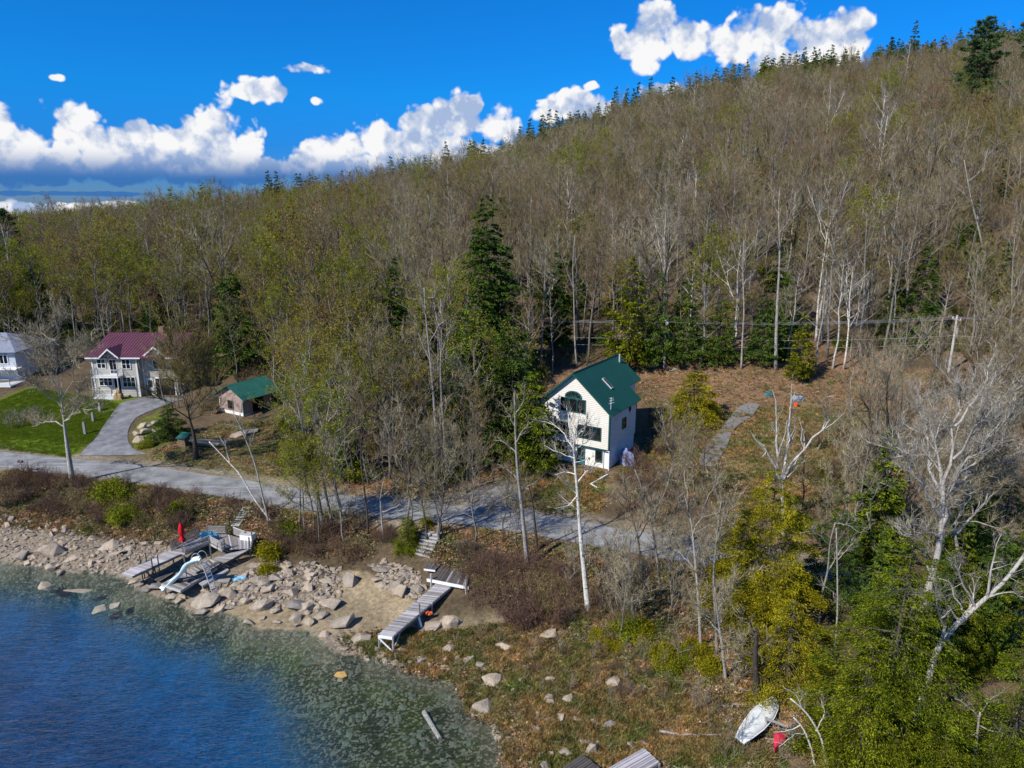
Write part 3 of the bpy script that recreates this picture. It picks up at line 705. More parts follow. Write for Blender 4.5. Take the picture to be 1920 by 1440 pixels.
# ------------------------------------------------------------------ buildings
def bx(name, dims, mt, parent, label=None, smooth=False):
    """one box part (x0,x1,y0,y1,z0,z1)"""
    g = Geo(); g.box(*dims); o = g.obj(name, MATS[mt], parent)
    if label: o['label'] = label
    return o
def window(parent, x0, x1, z0, z1, y, n=2, frame='trim_green', face='y', curtain=False, rows=1, depth=0.10):
    """casement window on a wall plane; face 'y': wall faces -y at y; face 'x': wall faces +x at x=y"""
    fw = 0.07
    f = Geo(); p = Geo(); v = Geo(); c = Geo()
    def B(G, a0, a1, b0, b1, d0, d1):
        if face == 'y': G.box(a0, a1, y - d1, y - d0, b0, b1)
        else: G.box(y + d0, y + d1, a0, a1, b0, b1)
    B(f, x0 - fw, x1 + fw, z0 - fw, z0, 0.0, depth); B(f, x0 - fw, x1 + fw, z1, z1 + fw, 0.0, depth)
    B(f, x0 - fw, x0, z0, z1, 0.0, depth); B(f, x1, x1 + fw, z0, z1, 0.0, depth)
    xs = np.linspace(x0, x1, n + 1)
    for k in range(1, n): B(f, xs[k] - 0.035, xs[k] + 0.035, z0, z1, 0.0, depth - 0.01)
    zs_ = np.linspace(z0, z1, rows + 1)
    for k in range(1, rows): B(f, x0, x1, zs_[k] - 0.02, zs_[k] + 0.02, 0.005, depth - 0.03)
    w_ = f.obj('window', MATS[frame], parent)
    B(v, x0, x1, z0, z1, 0.004, 0.012); v.obj('window_recess', MATS['void_dark'], w_)
    if curtain:
        B(c, x0 + 0.03, x0 + (x1 - x0) * 0.28, z0 + 0.2, z1, 0.018, 0.03); c.obj('curtain', MATS['curtain'], w_); c = Geo(); B(c, x1 - (x1 - x0) * 0.2, x1 - 0.03, z0 + 0.3, z1, 0.018, 0.03)
        c.obj('curtain', MATS['curtain'], w_)
    for k in range(n):
        q = Geo(); B(q, xs[k] + 0.03, xs[k + 1] - 0.03, z0 + 0.01, z1 - 0.01, 0.045, 0.055); q.obj('pane', MATS['glass'], w_)
    return w_
def ribs(name, quad, n, mt, parent, w_=0.035, h=0.05):
    """standing seams running up a sloping quad (eave0, eave1, ridge1, ridge0)"""
    a, b_, c_, d_ = [np.array(q, float) for q in quad]; nr_ = np.cross(b_ - a, d_ - a); nr_ /= np.linalg.norm(nr_); nr_ = nr_ if nr_[2] > 0 else -nr_
    al = (b_ - a) / np.linalg.norm(b_ - a) * w_ / 2; g = Geo()
    for k in range(n + 1):
        t_ = k / n; p = a + (b_ - a) * t_; q = d_ + (c_ - d_) * t_
        v = [p - al, p + al, q + al, q - al]; g.add(v + [k_ + nr_ * h for k_ in v], [(4, 5, 6, 7), (0, 1, 5, 4), (1, 2, 6, 5), (2, 3, 7, 6), (3, 0, 4, 7)])
    o = g.obj(name, MATS[mt], parent); o['kind'] = 'stuff'; return o
def slab(g, quad, th):
    q = [np.array(p, float) for p in quad]; n_ = np.cross(q[1] - q[0], q[3] - q[0]); n_ /= np.linalg.norm(n_); n_ = n_ if n_[2] > 0 else -n_
    v = q + [p - n_ * th for p in q]
    g.add(v, [(0, 1, 2, 3), (7, 6, 5, 4), (0, 4, 5, 1), (1, 5, 6, 2), (2, 6, 7, 3), (3, 7, 4, 0)])

# --- the cream lake house with the green metal roof
hx, hy, hzz = 2.97, 71.2, 3.95
H = empty('lake_house', (hx, hy, hzz), R(-32.6), 'tall cream clapboard house with a dark green metal roof behind the road', 'house')
W, Dp, EV, RG = 8.0, 6.7, 6.2, 9.65
g = Geo(); g.prism([(0, 2.26), (W, 2.26), (W, EV), (W / 2, RG - 0.1), (0, EV)], 'y', 0, Dp)
g.box(1.6, 6.4, Dp, 10.0, 2.26, EV + 0.6)
g.prism([(1.6, EV + 0.6), (6.4, EV + 0.6), (6.4, 7.5), (4, RG - 0.12), (1.6, 7.5)], 'y', Dp, 10.0)
g.obj('clapboard_wall', MATS['siding_cream'], H)
g = Geo(); g.box(0.12, W - 0.12, 0.35, Dp - 0.1, -1.6, 2.26); g.box(1.7, 6.3, Dp - 0.1, 9.9, 0, 2.26); g.obj('basement_wall', MATS['concrete_white'], H)
bx('trim_board', (0, W, -0.02, 0.33, 2.14, 2.258), 'trim_green', H, 'dark green board under the overhanging upper floors')
bx('corner_trim', (W - 0.10, W + 0.03, -0.035, 0.16, 2.26, EV - 0.05), 'trim_green', H); bx('corner_trim', (-0.03, 0.10, -0.03, 0.1, 2.26, EV - 0.05), 'trim_green', H)
bx('corner_trim', (W - 0.09, W + 0.035, Dp - 0.1, Dp + 0.02, 2.26, EV - 0.05), 'trim_green', H)
sl_ = (RG - EV) / (W / 2); ov = 0.42
ZE = EV - ov * sl_ + 0.12; ZR = RG + 0.12
xe = (EV + 0.12 - 0) ; x2 = 2.9; ze2 = ZR - x2 * sl_
g = Geo(); slab(g, [(W + ov, -0.45, ZE), (W + ov, Dp + 0.3, ZE), (W / 2, Dp + 0.3, ZR), (W / 2, -0.45, ZR)], 0.14)
slab(g, [(W / 2 + x2, Dp + 0.301, ze2), (W / 2 + x2, 10.4, ze2), (W / 2, 10.4, ZR), (W / 2, Dp + 0.301, ZR)], 0.14)
slab(g, [(-ov, -0.45, ZE), (-ov, Dp + 0.3, ZE), (W / 2 - 0.001, Dp + 0.3, ZR), (W / 2 - 0.001, -0.45, ZR)], 0.14)
slab(g, [(W / 2 - x2, Dp + 0.301, ze2), (W / 2 - x2, 10.4, ze2), (W / 2 - 0.001, 10.4, ZR), (W / 2 - 0.001, Dp + 0.301, ZR)], 0.14)
rf = g.obj('roof', MATS['roof_green'], H)
ribs('roof_seams', [(W + ov, -0.4, ZE), (W + ov, Dp + 0.25, ZE), (W / 2, Dp + 0.25, ZR), (W / 2, -0.4, ZR)], 23, 'roof_green', rf)
ribs('roof_seams', [(W / 2 + x2, Dp + 0.5, ze2), (W / 2 + x2, 10.35, ze2), (W / 2, 10.35, ZR), (W / 2, Dp + 0.5, ZR)], 11, 'roof_green', rf)
ribs('roof_seams', [(-ov, -0.4, ZE), (-ov, 10.3, ZE), (W / 2, 10.3, ZR), (W / 2, -0.4, ZR)], 34, 'roof_green', rf)
g = Geo(); g.tube([(W / 2, -0.46, ZR + 0.02), (W / 2, 10.41, ZR + 0.02)], 0.09, 6); g.obj('ridge_cap', MATS['roof_green'], rf)
sx = W / 2 + 2.0; zz_ = ZR - 2.0 * sl_
g = Geo(); slab(g, [(sx + 0.55, 3.4, zz_ - 0.55 * sl_ + 0.16), (sx + 0.55, 3.85, zz_ - 0.55 * sl_ + 0.16), (sx - 0.55, 3.85, zz_ + 0.55 * sl_ + 0.16), (sx - 0.55, 3.4, zz_ + 0.55 * sl_ + 0.16)], 0.16)
sk = g.obj('skylight', MATS['metal_grey'], rf)
g = Geo(); slab(g, [(sx + 0.47, 3.48, zz_ - 0.47 * sl_ + 0.18), (sx + 0.47, 3.77, zz_ - 0.47 * sl_ + 0.18), (sx - 0.47, 3.77, zz_ + 0.47 * sl_ + 0.18), (sx - 0.47, 3.48, zz_ + 0.47 * sl_ + 0.18)], 0.02)
g.obj('skylight_pane', MATS['void_dark'], rf)
g = Geo(); g.tube([(W - 0.1, 0.35, ZE + 0.2), (W - 0.1, 0.35, ZE + 1.7)], 0.03, 5); g.tube([(W - 0.35, 0.35, ZE + 1.0), (W + 0.25, 0.35, ZE + 1.25)], 0.015, 4)
g.tube([(W - 0.3, 0.35, ZE + 1.3), (W + 0.2, 0.35, ZE + 1.5)], 0.015, 4); g.tube([(W - 0.3, 0.35, ZE + 1.58), (W + 0.15, 0.35, ZE + 1.68)], 0.015, 4)
g.obj('roof_antenna', MATS['plastic_white'], H)
wn = window(H, 2.55, 5.25, 5.70, 7.0, 0, 3, 'trim_green', curtain=True)
# sunburst window over it
g = Geo(); r0, r1, cz = 0.55, 0.72, 7.18; an = np.linspace(0, math.pi, 13)
for k in range(12):
    pl = [(3.9 + 1.5 * r0 * math.cos(a), cz + r0 * math.sin(a)) for a in (an[k], an[k + 1])]; po = [(3.9 + 1.38 * r1 * math.cos(a), cz + r1 * 0.93 * math.sin(a)) for a in (an[k + 1], an[k])]
    g.prism(pl + po, 'y', -0.08, 0.0)
g.box(2.95, 4.85, -0.08, 0, cz - 0.07, cz)
for a in (0.6, 1.2, 1.94, 2.54): g.tube([(3.9, -0.05, cz), (3.9 + 1.45 * r0 * math.cos(a), -0.05, cz + r0 * math.sin(a))], 0.025, 4)
aw = g.obj('arch_window', MATS['trim_green'], H)
g = Geo(); g.prism([(3.9 + 1.5 * r0 * math.cos(a), cz + r0 * math.sin(a)) for a in an], 'y', -0.03, -0.005); g.obj('arch_pane', MATS['void_dark'], aw)
wn = window(H, 4.5, 7.05, 3.12, 4.40, 0, 3, 'trim_green')
g = Geo(); g.box(5.75, 5.98, -0.03, -0.014, 3.15, 3.75); g.box(6.05, 6.25, -0.03, -0.014, 3.15, 3.6); g.box(5.6, 6.35, -0.03, -0.014, 3.15, 3.34); g.box(6.5, 6.95, -0.03, -0.014, 3.15, 3.70)
g.obj('gold_chairs', MATS['furniture_gold'], wn)  # flat gold-coloured chair shapes behind the panes
window(H, 1.05, 3.4, 3.12, 4.35, 0, 3, 'trim_green')
dz = 0.35
d = bx('door', (4.30, 5.20, 0.24, 0.34, 0.0, 2.0), 'door_teal', H)
bx('door_pane', (4.42, 5.08, 0.225, 0.238, 0.9, 1.85), 'glass', d); bx('door_sill', (4.1, 5.4, 0.05, 0.34, -0.12, -0.005), 'concrete_white', d); bx('door_handle', (5.08, 5.12, 0.19, 0.237, 0.85, 0.97), 'metal_grey', d)
window(H, 6.45, 7.1, 0.75, 1.85, 0.348, 1, 'trim_green'); window(H, 2.3, 3.1, 0.7, 1.8, 0.348, 1, 'trim_green')
g = Geo(); g.box(5.62, 5.74, 0.25, 0.345, 0.75, 0.95); g.obj('wall_lamp', MATS['metal_dark'], H)
g = Geo(); g.tube([(W + 0.06, -0.05, 2.15), (W + 0.06, 0.0, 0.1)], 0.045, 6); g.tube([(7.3, 0.22, 2.0), (7.3, 0.22, -0.1)], 0.04, 6); g.tube([(7.3, 0.22, 2.0), (W + 0.06, -0.05, 2.15)], 0.035, 6); g.obj('downpipe', MATS['plastic_white'], H)
window(H, 3.1, 3.9, 3.7, 4.7, W, 1, 'wood_dark', face='x')
g = Geo()
g.prism([(4.9, 5.0), (5.22, 5.42), (4.9, 5.84), (4.58, 5.42)], 'x', W, W + 0.06); dw = g.obj('diamond_window', MATS['trim_green'], H)
g = Geo(); g.prism([(4.9, 5.12), (5.13, 5.42), (4.9, 5.72), (4.67, 5.42)], 'x', W + 0.061, W + 0.07); g.obj('diamond_pane', MATS['void_dark'], dw)
bx('flue', (4.6, 4.75, 9.3, 9.45, 8.8, 10.1), 'metal_grey', H)

# things round the house
def heap(name, c, r, h, mt, label, cat, seed=1, n=60):
    rg = np.random.default_rng(seed); bm = bmesh.new(); bmesh.ops.create_icosphere(bm, subdivisions=3, radius=1)
    for v in bm.verts:
        k = 1 + 0.25 * math.sin(3 * v.co.x + seed) * math.cos(4 * v.co.y) + 0.08 * rg.normal()
        v.co = Vector((v.co.x * r[0] * k, v.co.y * r[1] * k, max(-0.05, v.co.z * h * k)))
    me = bpy.data.meshes.new(name); bm.to_mesh(me); bm.free(); o = link(name, me, MATS[mt]); o.location = c; return tag(o, label, cat)
def loc_of(x, y, z=0.0, root=H):
    c, s = math.cos(root.rotation_euler[2]), math.sin(root.rotation_euler[2])
    return (root.location[0] + c * x - s * y, root.location[1] + s * x + c * y, root.location[2] + z)
p = loc_of(9.0, 2.6); heap('covered_heap', (p[0], p[1], hz(p[0], p[1])), (0.75, 1.1), 1.5, 'tarp_pale', 'bluish tarpaulin draped over a heap against the shaded side wall of the cream house', 'tarpaulin', 3)
# low white curb at the corner of the front yard
q0, q1, q2 = ground(1108, 912), ground(1140, 893), ground(1165, 908)
g = Geo()
for a, b_ in ((q0, q1), (q0, q0 + (q2 - q1) * 0.5)):
    dv = (b_ - a); dv[2] = 0; nn_ = np.array([-dv[1], dv[0], 0]); nn_ /= np.linalg.norm(nn_); g.solid([a + [0, 0, .2], b_ + [0, 0, .2], b_ + nn_ * 0.14 + [0, 0, .2], a + nn_ * 0.14 + [0, 0, .2]], 0.5)
tag(g.obj('garden_curb', MATS['concrete_white']), 'low white concrete curb at the edge of the yard in front of the cream house', 'curb')

# --- the white and grey two storey house with the plum roof
L_ = empty('plum_roof_house', (-57.0, 93.3, 4.6), 0.0, 'pale shingled two-storey house with white balcony and plum red metal roof', 'house')
g = Geo(); g.box(0, 6.1, 0, 12, -0.5, 5.6); g.box(6.1, 11.0, 0.9, 12, -0.5, 5.6)
g.prism([(0, 5.6), (12, 5.6), (6, 7.55)], 'x', 0, 11.0); g.prism([(1.75, 5.6), (3.85, 5.6), (2.8, 6.55)], 'y', -0.25, 2.0); g.prism([(7.3, 5.6), (9.9, 5.6), (8.6, 6.65)], 'y', 0.3, 2.4)
g.obj('shingle_wall', MATS['siding_grey'], L_)
g = Geo(); slab(g, [(-0.5, -0.5, 5.55), (6.3, -0.5, 5.55), (6.3, 6, 7.85), (-0.5, 6, 7.85)], 0.12); slab(g, [(6.301, -0.5, 5.55), (11.6, -0.5, 5.55), (11.6, 6, 7.85), (6.301, 6, 7.85)], 0.12)
slab(g, [(-0.5, 12.5, 5.45), (11.6, 12.5, 5.45), (11.6, 6.001, 7.85), (-0.5, 6.001, 7.85)], 0.12)
for (cx, hw, y0, top) in ((2.8, 1.35, -0.75, 6.85), (8.6, 1.65, 0.0, 7.0)):
    for s_ in (-1, 1): slab(g, [(cx + s_ * hw, y0, 5.66), (cx + s_ * hw, 1.4, 5.66), (cx + s_ * 0.001, 3.2, top), (cx + s_ * 0.001, y0, top)], 0.1)
rf = g.obj('roof', MATS['roof_plum'], L_)
ribs('roof_seams', [(-0.5, -0.5, 5.55), (11.6, -0.5, 5.55), (11.6, 6, 7.85), (-0.5, 6, 7.85)], 30, 'roof_plum', rf, 0.05, 0.06)
g = Geo(); g.box(6.4, 7.1, 6.3, 7.0, 7.3, 8.6); ch = g.obj('chimney', MATS['brick_chimney'], rf)
g = Geo(); g.box(-0.52, 1.4, -0.56, -0.5, 5.40, 5.58); g.box(4.2, 6.9, -0.56, -0.5, 5.40, 5.58); g.box(10.3, 11.6, -0.56, -0.5, 5.4, 5.58)
for (cx, hw, y0, top) in ((2.8, 1.35, -0.75, 6.85), (8.6, 1.65, 0.0, 7.0)):
    for s_ in (-1, 1): g.prism([(cx + s_ * hw, 5.42), (cx + s_ * hw, 5.66), (cx, top), (cx, top - 0.24)] if s_ > 0 else [(cx + s_ * hw, 5.66), (cx + s_ * hw, 5.42), (cx, top - 0.24), (cx, top)], 'y', y0 - 0.06, y0 - 0.001)
g.obj('roof_trim', MATS['paint_white'], L_)
g = Geo()
for x in (0, 5.98): bx('corner_trim', (x - 0.03, x + 0.16, -0.05, 0.1, -0.3, 5.55), 'paint_white', L_)
g.box(6.35, 6.5, 0.83, 0.89, -0.3, 5.5); g.obj('corner_trim', MATS['paint_white'], L_)
for (a, b_, c_, d_, n_) in ((0.8, 1.85, 4.05, 5.25, 2), (4.15, 5.2, 3.95, 5.2, 2), (0.75, 2.45, 1.6, 2.85, 3), (3.95, 5.6, 1.45, 2.75, 3)):
    window(L_, a, b_, c_, d_, 0, n_, 'paint_white', rows=2)
window(L_, 7.9, 9.2, 3.7, 5.0, 0.9, 2, 'paint_white', rows=2)
for (x0, x1, z0, z1, y) in ((2.45, 3.3, 3.15, 5.15, 0), (2.75, 3.6, 0.5, 2.65, 0)):
    d = bx('door', (x0 - 0.08, x1 + 0.08, y - 0.05, y - 0.001, z0, z1 + 0.08), 'paint_white', L_); bx('door_pane', (x0, (x0 + x1) / 2 - 0.03, y - 0.07, y - 0.052, z0 + 0.15, z1), 'void_dark', d); bx('door_pane', ((x0 + x1) / 2 + 0.03, x1, y - 0.07, y - 0.052, z0 + 0.15, z1), 'void_dark', d)
d = bx('door', (6.7, 7.6, 0.84, 0.899, 0.0, 2.4), 'paint_white', L_); bx('door_pane', (6.85, 7.45, 0.82, 0.838, 1.1, 2.1), 'glass', d)
gd = bx('garage_dark_panel', (7.9, 10.5, 0.86, 0.899, 0.0, 2.35), 'void_dark', L_); g = Geo(); g.box(7.75, 7.9, 0.8, 0.898, 0, 2.5); g.box(10.5, 10.65, 0.8, 0.898, 0, 2.5); g.box(7.75, 10.65, 0.8, 0.898, 2.36, 2.5); g.obj('garage_frame', MATS['paint_white'], gd)  # dark panel stands in for the unlit inside of the open garage
def railing(parent, pts_, z0, z1, name='railing', mt='paint_white', gap=0.16, r=0.02):
    g = Geo()
    for a, b_ in zip(pts_[:-1], pts_[1:]):
        a = np.array(a, float); b_ = np.array(b_, float); n_ = max(2, int(np.linalg.norm(b_ - a) / gap))
        for z in (z0 + 0.08, z1): g.tube([(*a, z), (*b_, z)], 0.035, 4)
        for k in range(n_ + 1):
            q = a + (b_ - a) * k / n_; g.tube([(*q, z0), (*q, z1)], r if 0 < k < n_ else 0.06, 4)
    return g.obj(name, MATS[mt], parent)
bc = bx('balcony', (0.5, 4.1, -1.4, -0.001, 2.95, 3.12), 'paint_white', L_); railing(bc, [(0.55, -0.05), (0.55, -1.35), (4.05, -1.35), (4.05, -0.05)], 3.12, 4.05)
pr = bx('porch', (0.4, 3.2, -1.5, -0.001, -0.3, 0.42), 'paint_white', L_); railing(pr, [(0.45, -0.05), (0.45, -1.45), (2.9, -1.45)], 0.42, 1.35)
for x in (0.55, 4.0): g = Geo(); g.tube([(x, -1.4, 0.4), (x, -1.4, 2.95)], 0.07, 4); g.obj('porch_post', MATS['paint_white'], L_)
g = Geo(); [g.box(3.25, 4.6, -0.35 - 0.3 * k, -0.05 - 0.3 * k if k else -0.001, -0.3, 0.30 - 0.18 * k) for k in range(3)]; g.obj('porch_steps', MATS['wood_silver'], L_)
q = (-53.2, 92.0); heap('dry_bush', (q[0], q[1], hz(*q)), (0.6, 0.5), 1.3, 'hay', 'straw-coloured dry clump of grass by the porch of the plum-roofed house', 'plant', 8)

# --- far left house, partly behind the bare tree
G0 = at_z(0, 735, 4.8)
F_ = empty('hipped_house', (-82.5, 98.5, 4.9), 0.0, 'pale grey-blue house with a grey hipped roof and deck at the left edge', 'house')
g = Geo(); g.box(0, 11.5, 0, 9, -0.6, 5.0); g.obj('wall', MATS['siding_pale'], F_)
g = Geo(); e0, e1 = -0.6, 12.1
slab(g, [(e0, -0.6, 4.95), (e1, -0.6, 4.95), (7.6, 4.5, 6.9), (4, 4.5, 6.9)], 0.12); slab(g, [(e1, -0.6, 4.95), (e1, 9.6, 4.95), (7.6, 4.5, 6.9), (7.6, 4.5, 6.9)], 0.12)
slab(g, [(e0, -0.6, 4.95), (4, 4.5, 6.9), (4, 4.5, 6.9), (e0, 9.6, 4.95)], 0.12); g.obj('roof', MATS['roof_grey'], F_)
g = Geo(); g.box(3.4, 6.0, -1.2, -0.001, 3.0, 4.9); g.obj('bay', MATS['paint_white'], F_)
window(F_, 3.8, 4.8, 3.5, 4.6, -1.2, 1, 'paint_white'); window(F_, 7.0, 8.4, 3.2, 4.4, 0, 2, 'paint_white'); window(F_, 9.3, 10.4, 3.2, 4.4, 0, 2, 'paint_white'); window(F_, 6.6, 8.8, 0.9, 2.3, 0, 3, 'paint_white')
g = Geo(); g.box(2.0, 12.6, -3.4, -0.001, 0.55, 0.75); dk = g.obj('deck', MATS['paint_white'], F_); railing(F_, [(2.1, -3.3), (12.5, -3.3), (12.5, -0.1)], 0.75, 1.6, 'deck_railing')
g = Geo(); g.box(3, 12.3, -1.4, -0.001, 2.55, 2.7); g.obj('porch_roof', MATS['paint_white'], F_)
for x in (2.3, 5.6, 9, 12.3): g = Geo(); g.tube([(x, -3.2, -0.9), (x, -3.2, 0.55)], 0.08, 4); g.obj('deck_post', MATS['wood_grey'], F_)

# --- small shed with a green roof
S_ = empty('garden_shed', (-37.6, 87.4, 3.9), R(-30), 'small rose-shingled shed with a bright green metal roof left of the budding tree', 'shed')
g = Geo(); g.prism([(0, 0), (4.4, 0), (4.4, 2.9), (2.2, 4.1), (0, 2.9)], 'y', 0, 4.5); g.obj('shingle_wall', MATS['shingle_rose'], S_)
bx('base_course', (-0.03, 4.43, -0.04, 0.0, -0.6, 0.7), 'concrete_white', S_); bx('base_course', (4.4, 4.44, 0.0, 4.5, -0.6, 0.5), 'concrete_white', S_)
bx('corner_trim', (4.3, 4.46, -0.06, 0.06, -0.4, 2.85), 'shed_green', S_); bx('corner_trim', (-0.05, 0.06, -0.06, 0.06, -0.4, 2.85), 'paint_white', S_)
g = Geo(); s2 = 1.2 / 2.2; ze = 2.9 - 0.8 * s2 + 0.1
slab(g, [(5.2, -0.5, ze), (5.2, 5.6, ze), (2.2, 5.6, 4.2), (2.2, -0.5, 4.2)], 0.1); slab(g, [(-0.8, -0.5, ze), (-0.8, 5.6, ze), (2.199, 5.6, 4.2), (2.199, -0.5, 4.2)], 0.1)
rf = g.obj('roof', MATS['shed_green'], S_); ribs('roof_seams', [(5.2, -0.5, ze), (5.2, 5.6, ze), (2.2, 5.6, 4.2), (2.2, -0.5, 4.2)], 16, 'shed_green', rf)
window(S_, 1.6, 2.5, 1.0, 2.1, 0, 1, 'wood_grey'); bx('door', (4.4, 4.43, 1.4, 3.2, 0.0, 2.3), 'void_dark', S_)  # the black door panel stands in for the shaded, open side of the shed
# woodshed roof, small green well box, fence behind the pile
q = at_z(345, 828, 3.75)
B_ = empty('utility_box', (q[0], q[1], hz(q[0], q[1])), R(-15), 'little brown wooden box with a green metal lid beside the dark tree', 'box')
bx('body', (-0.5, 0.5, -0.45, 0.45, -0.2, 1.0), 'wood_brown', B_); g = Geo(); slab(g, [(-0.62, -0.6, 0.98), (0.62, -0.6, 0.98), (0.62, 0.6, 1.38), (-0.62, 0.6, 1.38)], 0.07); g.obj('lid', MATS['shed_green'], B_)
# brush pile and log pile by the shed
for (px, py, lab, nm, cat, wd) in ((395, 775, 'stack of split firewood under the trees left of the green-roofed shed', 'firewood_stack', 'firewood', 1.8),):
    q = ground(px, py); g = Geo(); rg = np.random.default_rng(4)
    e = empty(nm, q, R(-20), lab, cat)
    for i in range(9):
        for j in range(4):
            o = Geo(); rr = 0.12; x = -1.3 + i * 0.3 + (j % 2) * 0.15; z = 0.13 + j * 0.24
            o.tube([(x, -0.35, z), (x, 0.35, z)], rr, 6); o.obj('log', MATS['wood_brown'], e)
# garden posts on the lawn, mailbox, power poles
posts = [(752, 850, 10), (702, 925, 11), (640, 1015, 20)]
for (cx, cy, hh), lab in zip(posts, ('short grey granite post on the lawn nearest the plum-roofed house', 'short grey granite post in the middle of the lawn', 'tallest pale granite post on the lawn beside the drive')):
    q = ground(cx / 4, 560 + cy / 4); g = Geo(); h_ = 0.6 + 0.04 * hh; g.box(-0.13, 0.13, -0.13, 0.13, -0.2, h_); g.prism([(-0.13, h_), (0.13, h_), (0.06, h_ + 0.1), (-0.06, h_ + 0.1)], 'y', -0.13, 0.13)
    o = g.obj('granite_post', MATS['wood_silver']); o.location = q; tag(o, lab, 'post')
q = ground(42, 887); M_ = empty('mailbox', q, R(-15), 'black mailbox on a thin pale post at the lake side of the road', 'mailbox')
g = Geo(); g.tube([(0, 0, -0.2), (0, 0, 1.15)], 0.05, 6); g.obj('post', MATS['wood_silver'], M_)
g = Geo(); an = np.linspace(0, math.pi, 7); g.prism([(-0.11, 1.15), (0.11, 1.15)] + [(0.11 * math.cos(a), 1.28 + 0.11 * math.sin(a)) for a in an], 'x', -0.3, 0.3); bxm = g.obj('box', MATS['metal_dark'], M_); bx('flag', (0.1, 0.28, -0.14, -0.12, 1.25, 1.33), 'plastic_red', bxm)

def pole(px, py_base, py_top, label, nm='power_pole'):
    q = ground(px, py_base); top = at_y(px, py_top, q[1])[2]
    e = empty(nm, q, 0, label, 'power pole'); hh = top - q[2]
    g = Geo(); g.tube([(0, 0, -0.5), (0.03, 0, hh * 0.5), (0, 0, hh)], [0.17, 0.15, 0.12], 8); g.obj('shaft', MATS['wood_silver'], e)
    g = Geo(); g.box(-0.08, 0.08, -0.9, 0.9, hh - 0.6, hh - 0.48); g.obj('crossarm', MATS['wood_grey'], e)
    for y in (-0.8, 0, 0.8):
        g = Geo(); g.tube([(0, y, hh - 0.48), (0, y, hh - 0.3)], 0.05, 6); g.obj('insulator', MATS['plastic_white'], e)
    g = Geo(); g.tube([(0.25, 0, hh - 2.4), (0.25, 0, hh - 1.6)], 0.17, 8); g.obj('transformer', MATS['metal_grey'], e)
    return q, hh
pA, hA = pole(1778, 700, 591, 'pale wooden power pole at the right end of the wires above the clearing')
pB, hB = pole(1245, 692, 598, 'power pole half hidden in the dark trees behind the cream house')
pC = pB + (pB - pA) * 0.9 + np.array([0, 6, 0]); hC = hB
pE = pA + (pA - pB) * 0.8; 
wi = 0
for (dy, dz_) in ((-0.8, 0.3), (0, 0.3), (0.8, 0.3), (0, 2.6), (0, 3.6)):
    g = Geo()
    for (a, ha, b_, hb) in ((pC, hC, pB, hB), (pB, hB, pA, hA), (pA, hA, pE, hA)):
        t_ = np.linspace(0, 1, 25)[:, None]; P0 = a + [0, dy, ha - dz_]; P1 = b_ + [0, dy, hb - dz_]
        pts_ = P0 + (P1 - P0) * t_; pts_[:, 2] -= 4 * 0.5 * (t_ * (1 - t_))[:, 0]
        g.tube(pts_, 0.012 if dz_ < 1 else 0.018, 4)
    o = g.obj('power_line', MATS['metal_grey']); wi += 1
    tag(o, ('nearest of the three upper wires', 'middle of the three upper wires', 'farthest of the three upper wires', 'upper of the two low cables', 'lowest cable of all')[wi - 1] + ' strung across the trees behind the cream house', 'power line')
# ------------------------------------------------------------------ docks and shore furniture
PLANKS = {}
def quad_planks(parent, A, B, C, Dd, n, mt, th=0.05, gap=0.012, name='plank', rng=None, mts=None):
    """planks laid across the quad A-B (one edge, direction of travel) and D-C (other edge): n boards, each its own part"""
    A, B, C, Dd = [np.array(p, float) for p in (A, B, C, Dd)]; rng = rng or np.random.default_rng(3)
    inv = parent.matrix_world.inverted() if False else None
    o0 = np.array(parent.location)
    for k in range(n):
        t0, t1 = k / n, (k + 1) / n; gp = gap / max(np.linalg.norm(B - A), .1)
        j = rng.normal() * 0.02; j2 = rng.normal() * 0.006
        p = [A + (B - A) * (t0 + gp), A + (B - A) * (t1 - gp), Dd + (C - Dd) * (t1 - gp), Dd + (C - Dd) * (t0 + gp)]
        ax = (p[3] - p[0]) / np.linalg.norm(p[3] - p[0]); p = [q + ax * j + [0, 0, j2] for q in p]
        # local frame along the board so that the grain follows it
        c = sum(p) / 4; yaw = math.atan2(ax[1], ax[0]); cs, sn = math.cos(-yaw), math.sin(-yaw)
        loc = [np.array([cs * (q - c)[0] - sn * (q - c)[1], sn * (q - c)[0] + cs * (q - c)[1], (q - c)[2]]) for q in p]
        g = Geo(); g.solid(loc, th); m_ = mts[rng.integers(len(mts))] if mts else mt
        o = g.obj(name, MATS[m_], parent); o.location = c - o0; o.rotation_euler = (0, 0, yaw)
def beam(parent, a, b_, w_, h, mt, name='beam', label=None):
    a = np.array(a, float); b_ = np.array(b_, float); o0 = np.array(parent.location) if parent else 0
    d = b_ - a; L = np.linalg.norm(d); yaw = math.atan2(d[1], d[0]); pitch = -math.asin(d[2] / L)
    g = Geo(); g.box(0, L, -w_ / 2, w_ / 2, -h / 2, h / 2); o = g.obj(name, MATS[mt], parent); o.location = a - o0; o.rotation_euler = (0, pitch, yaw)
    if label: o['label'] = label
    return o
def lpost(parent, x, y, z0, z1, w_=0.1, mt='wood_grey', name='post'):
    g = Geo(); g.box(-w_ / 2, w_ / 2, -w_ / 2, w_ / 2, z0, z1); o = g.obj(name, MATS[mt], parent); o.location = np.array([x, y, 0]) - (np.array([*parent.location]) if parent else 0); o.rotation_euler = (0, 0, 0.5)
    return o
def c3(x, y): return (200 + x / 6, 940 + y / 6)
def c4(x, y): return (680 + x / 5.14, 960 + y / 5.14)

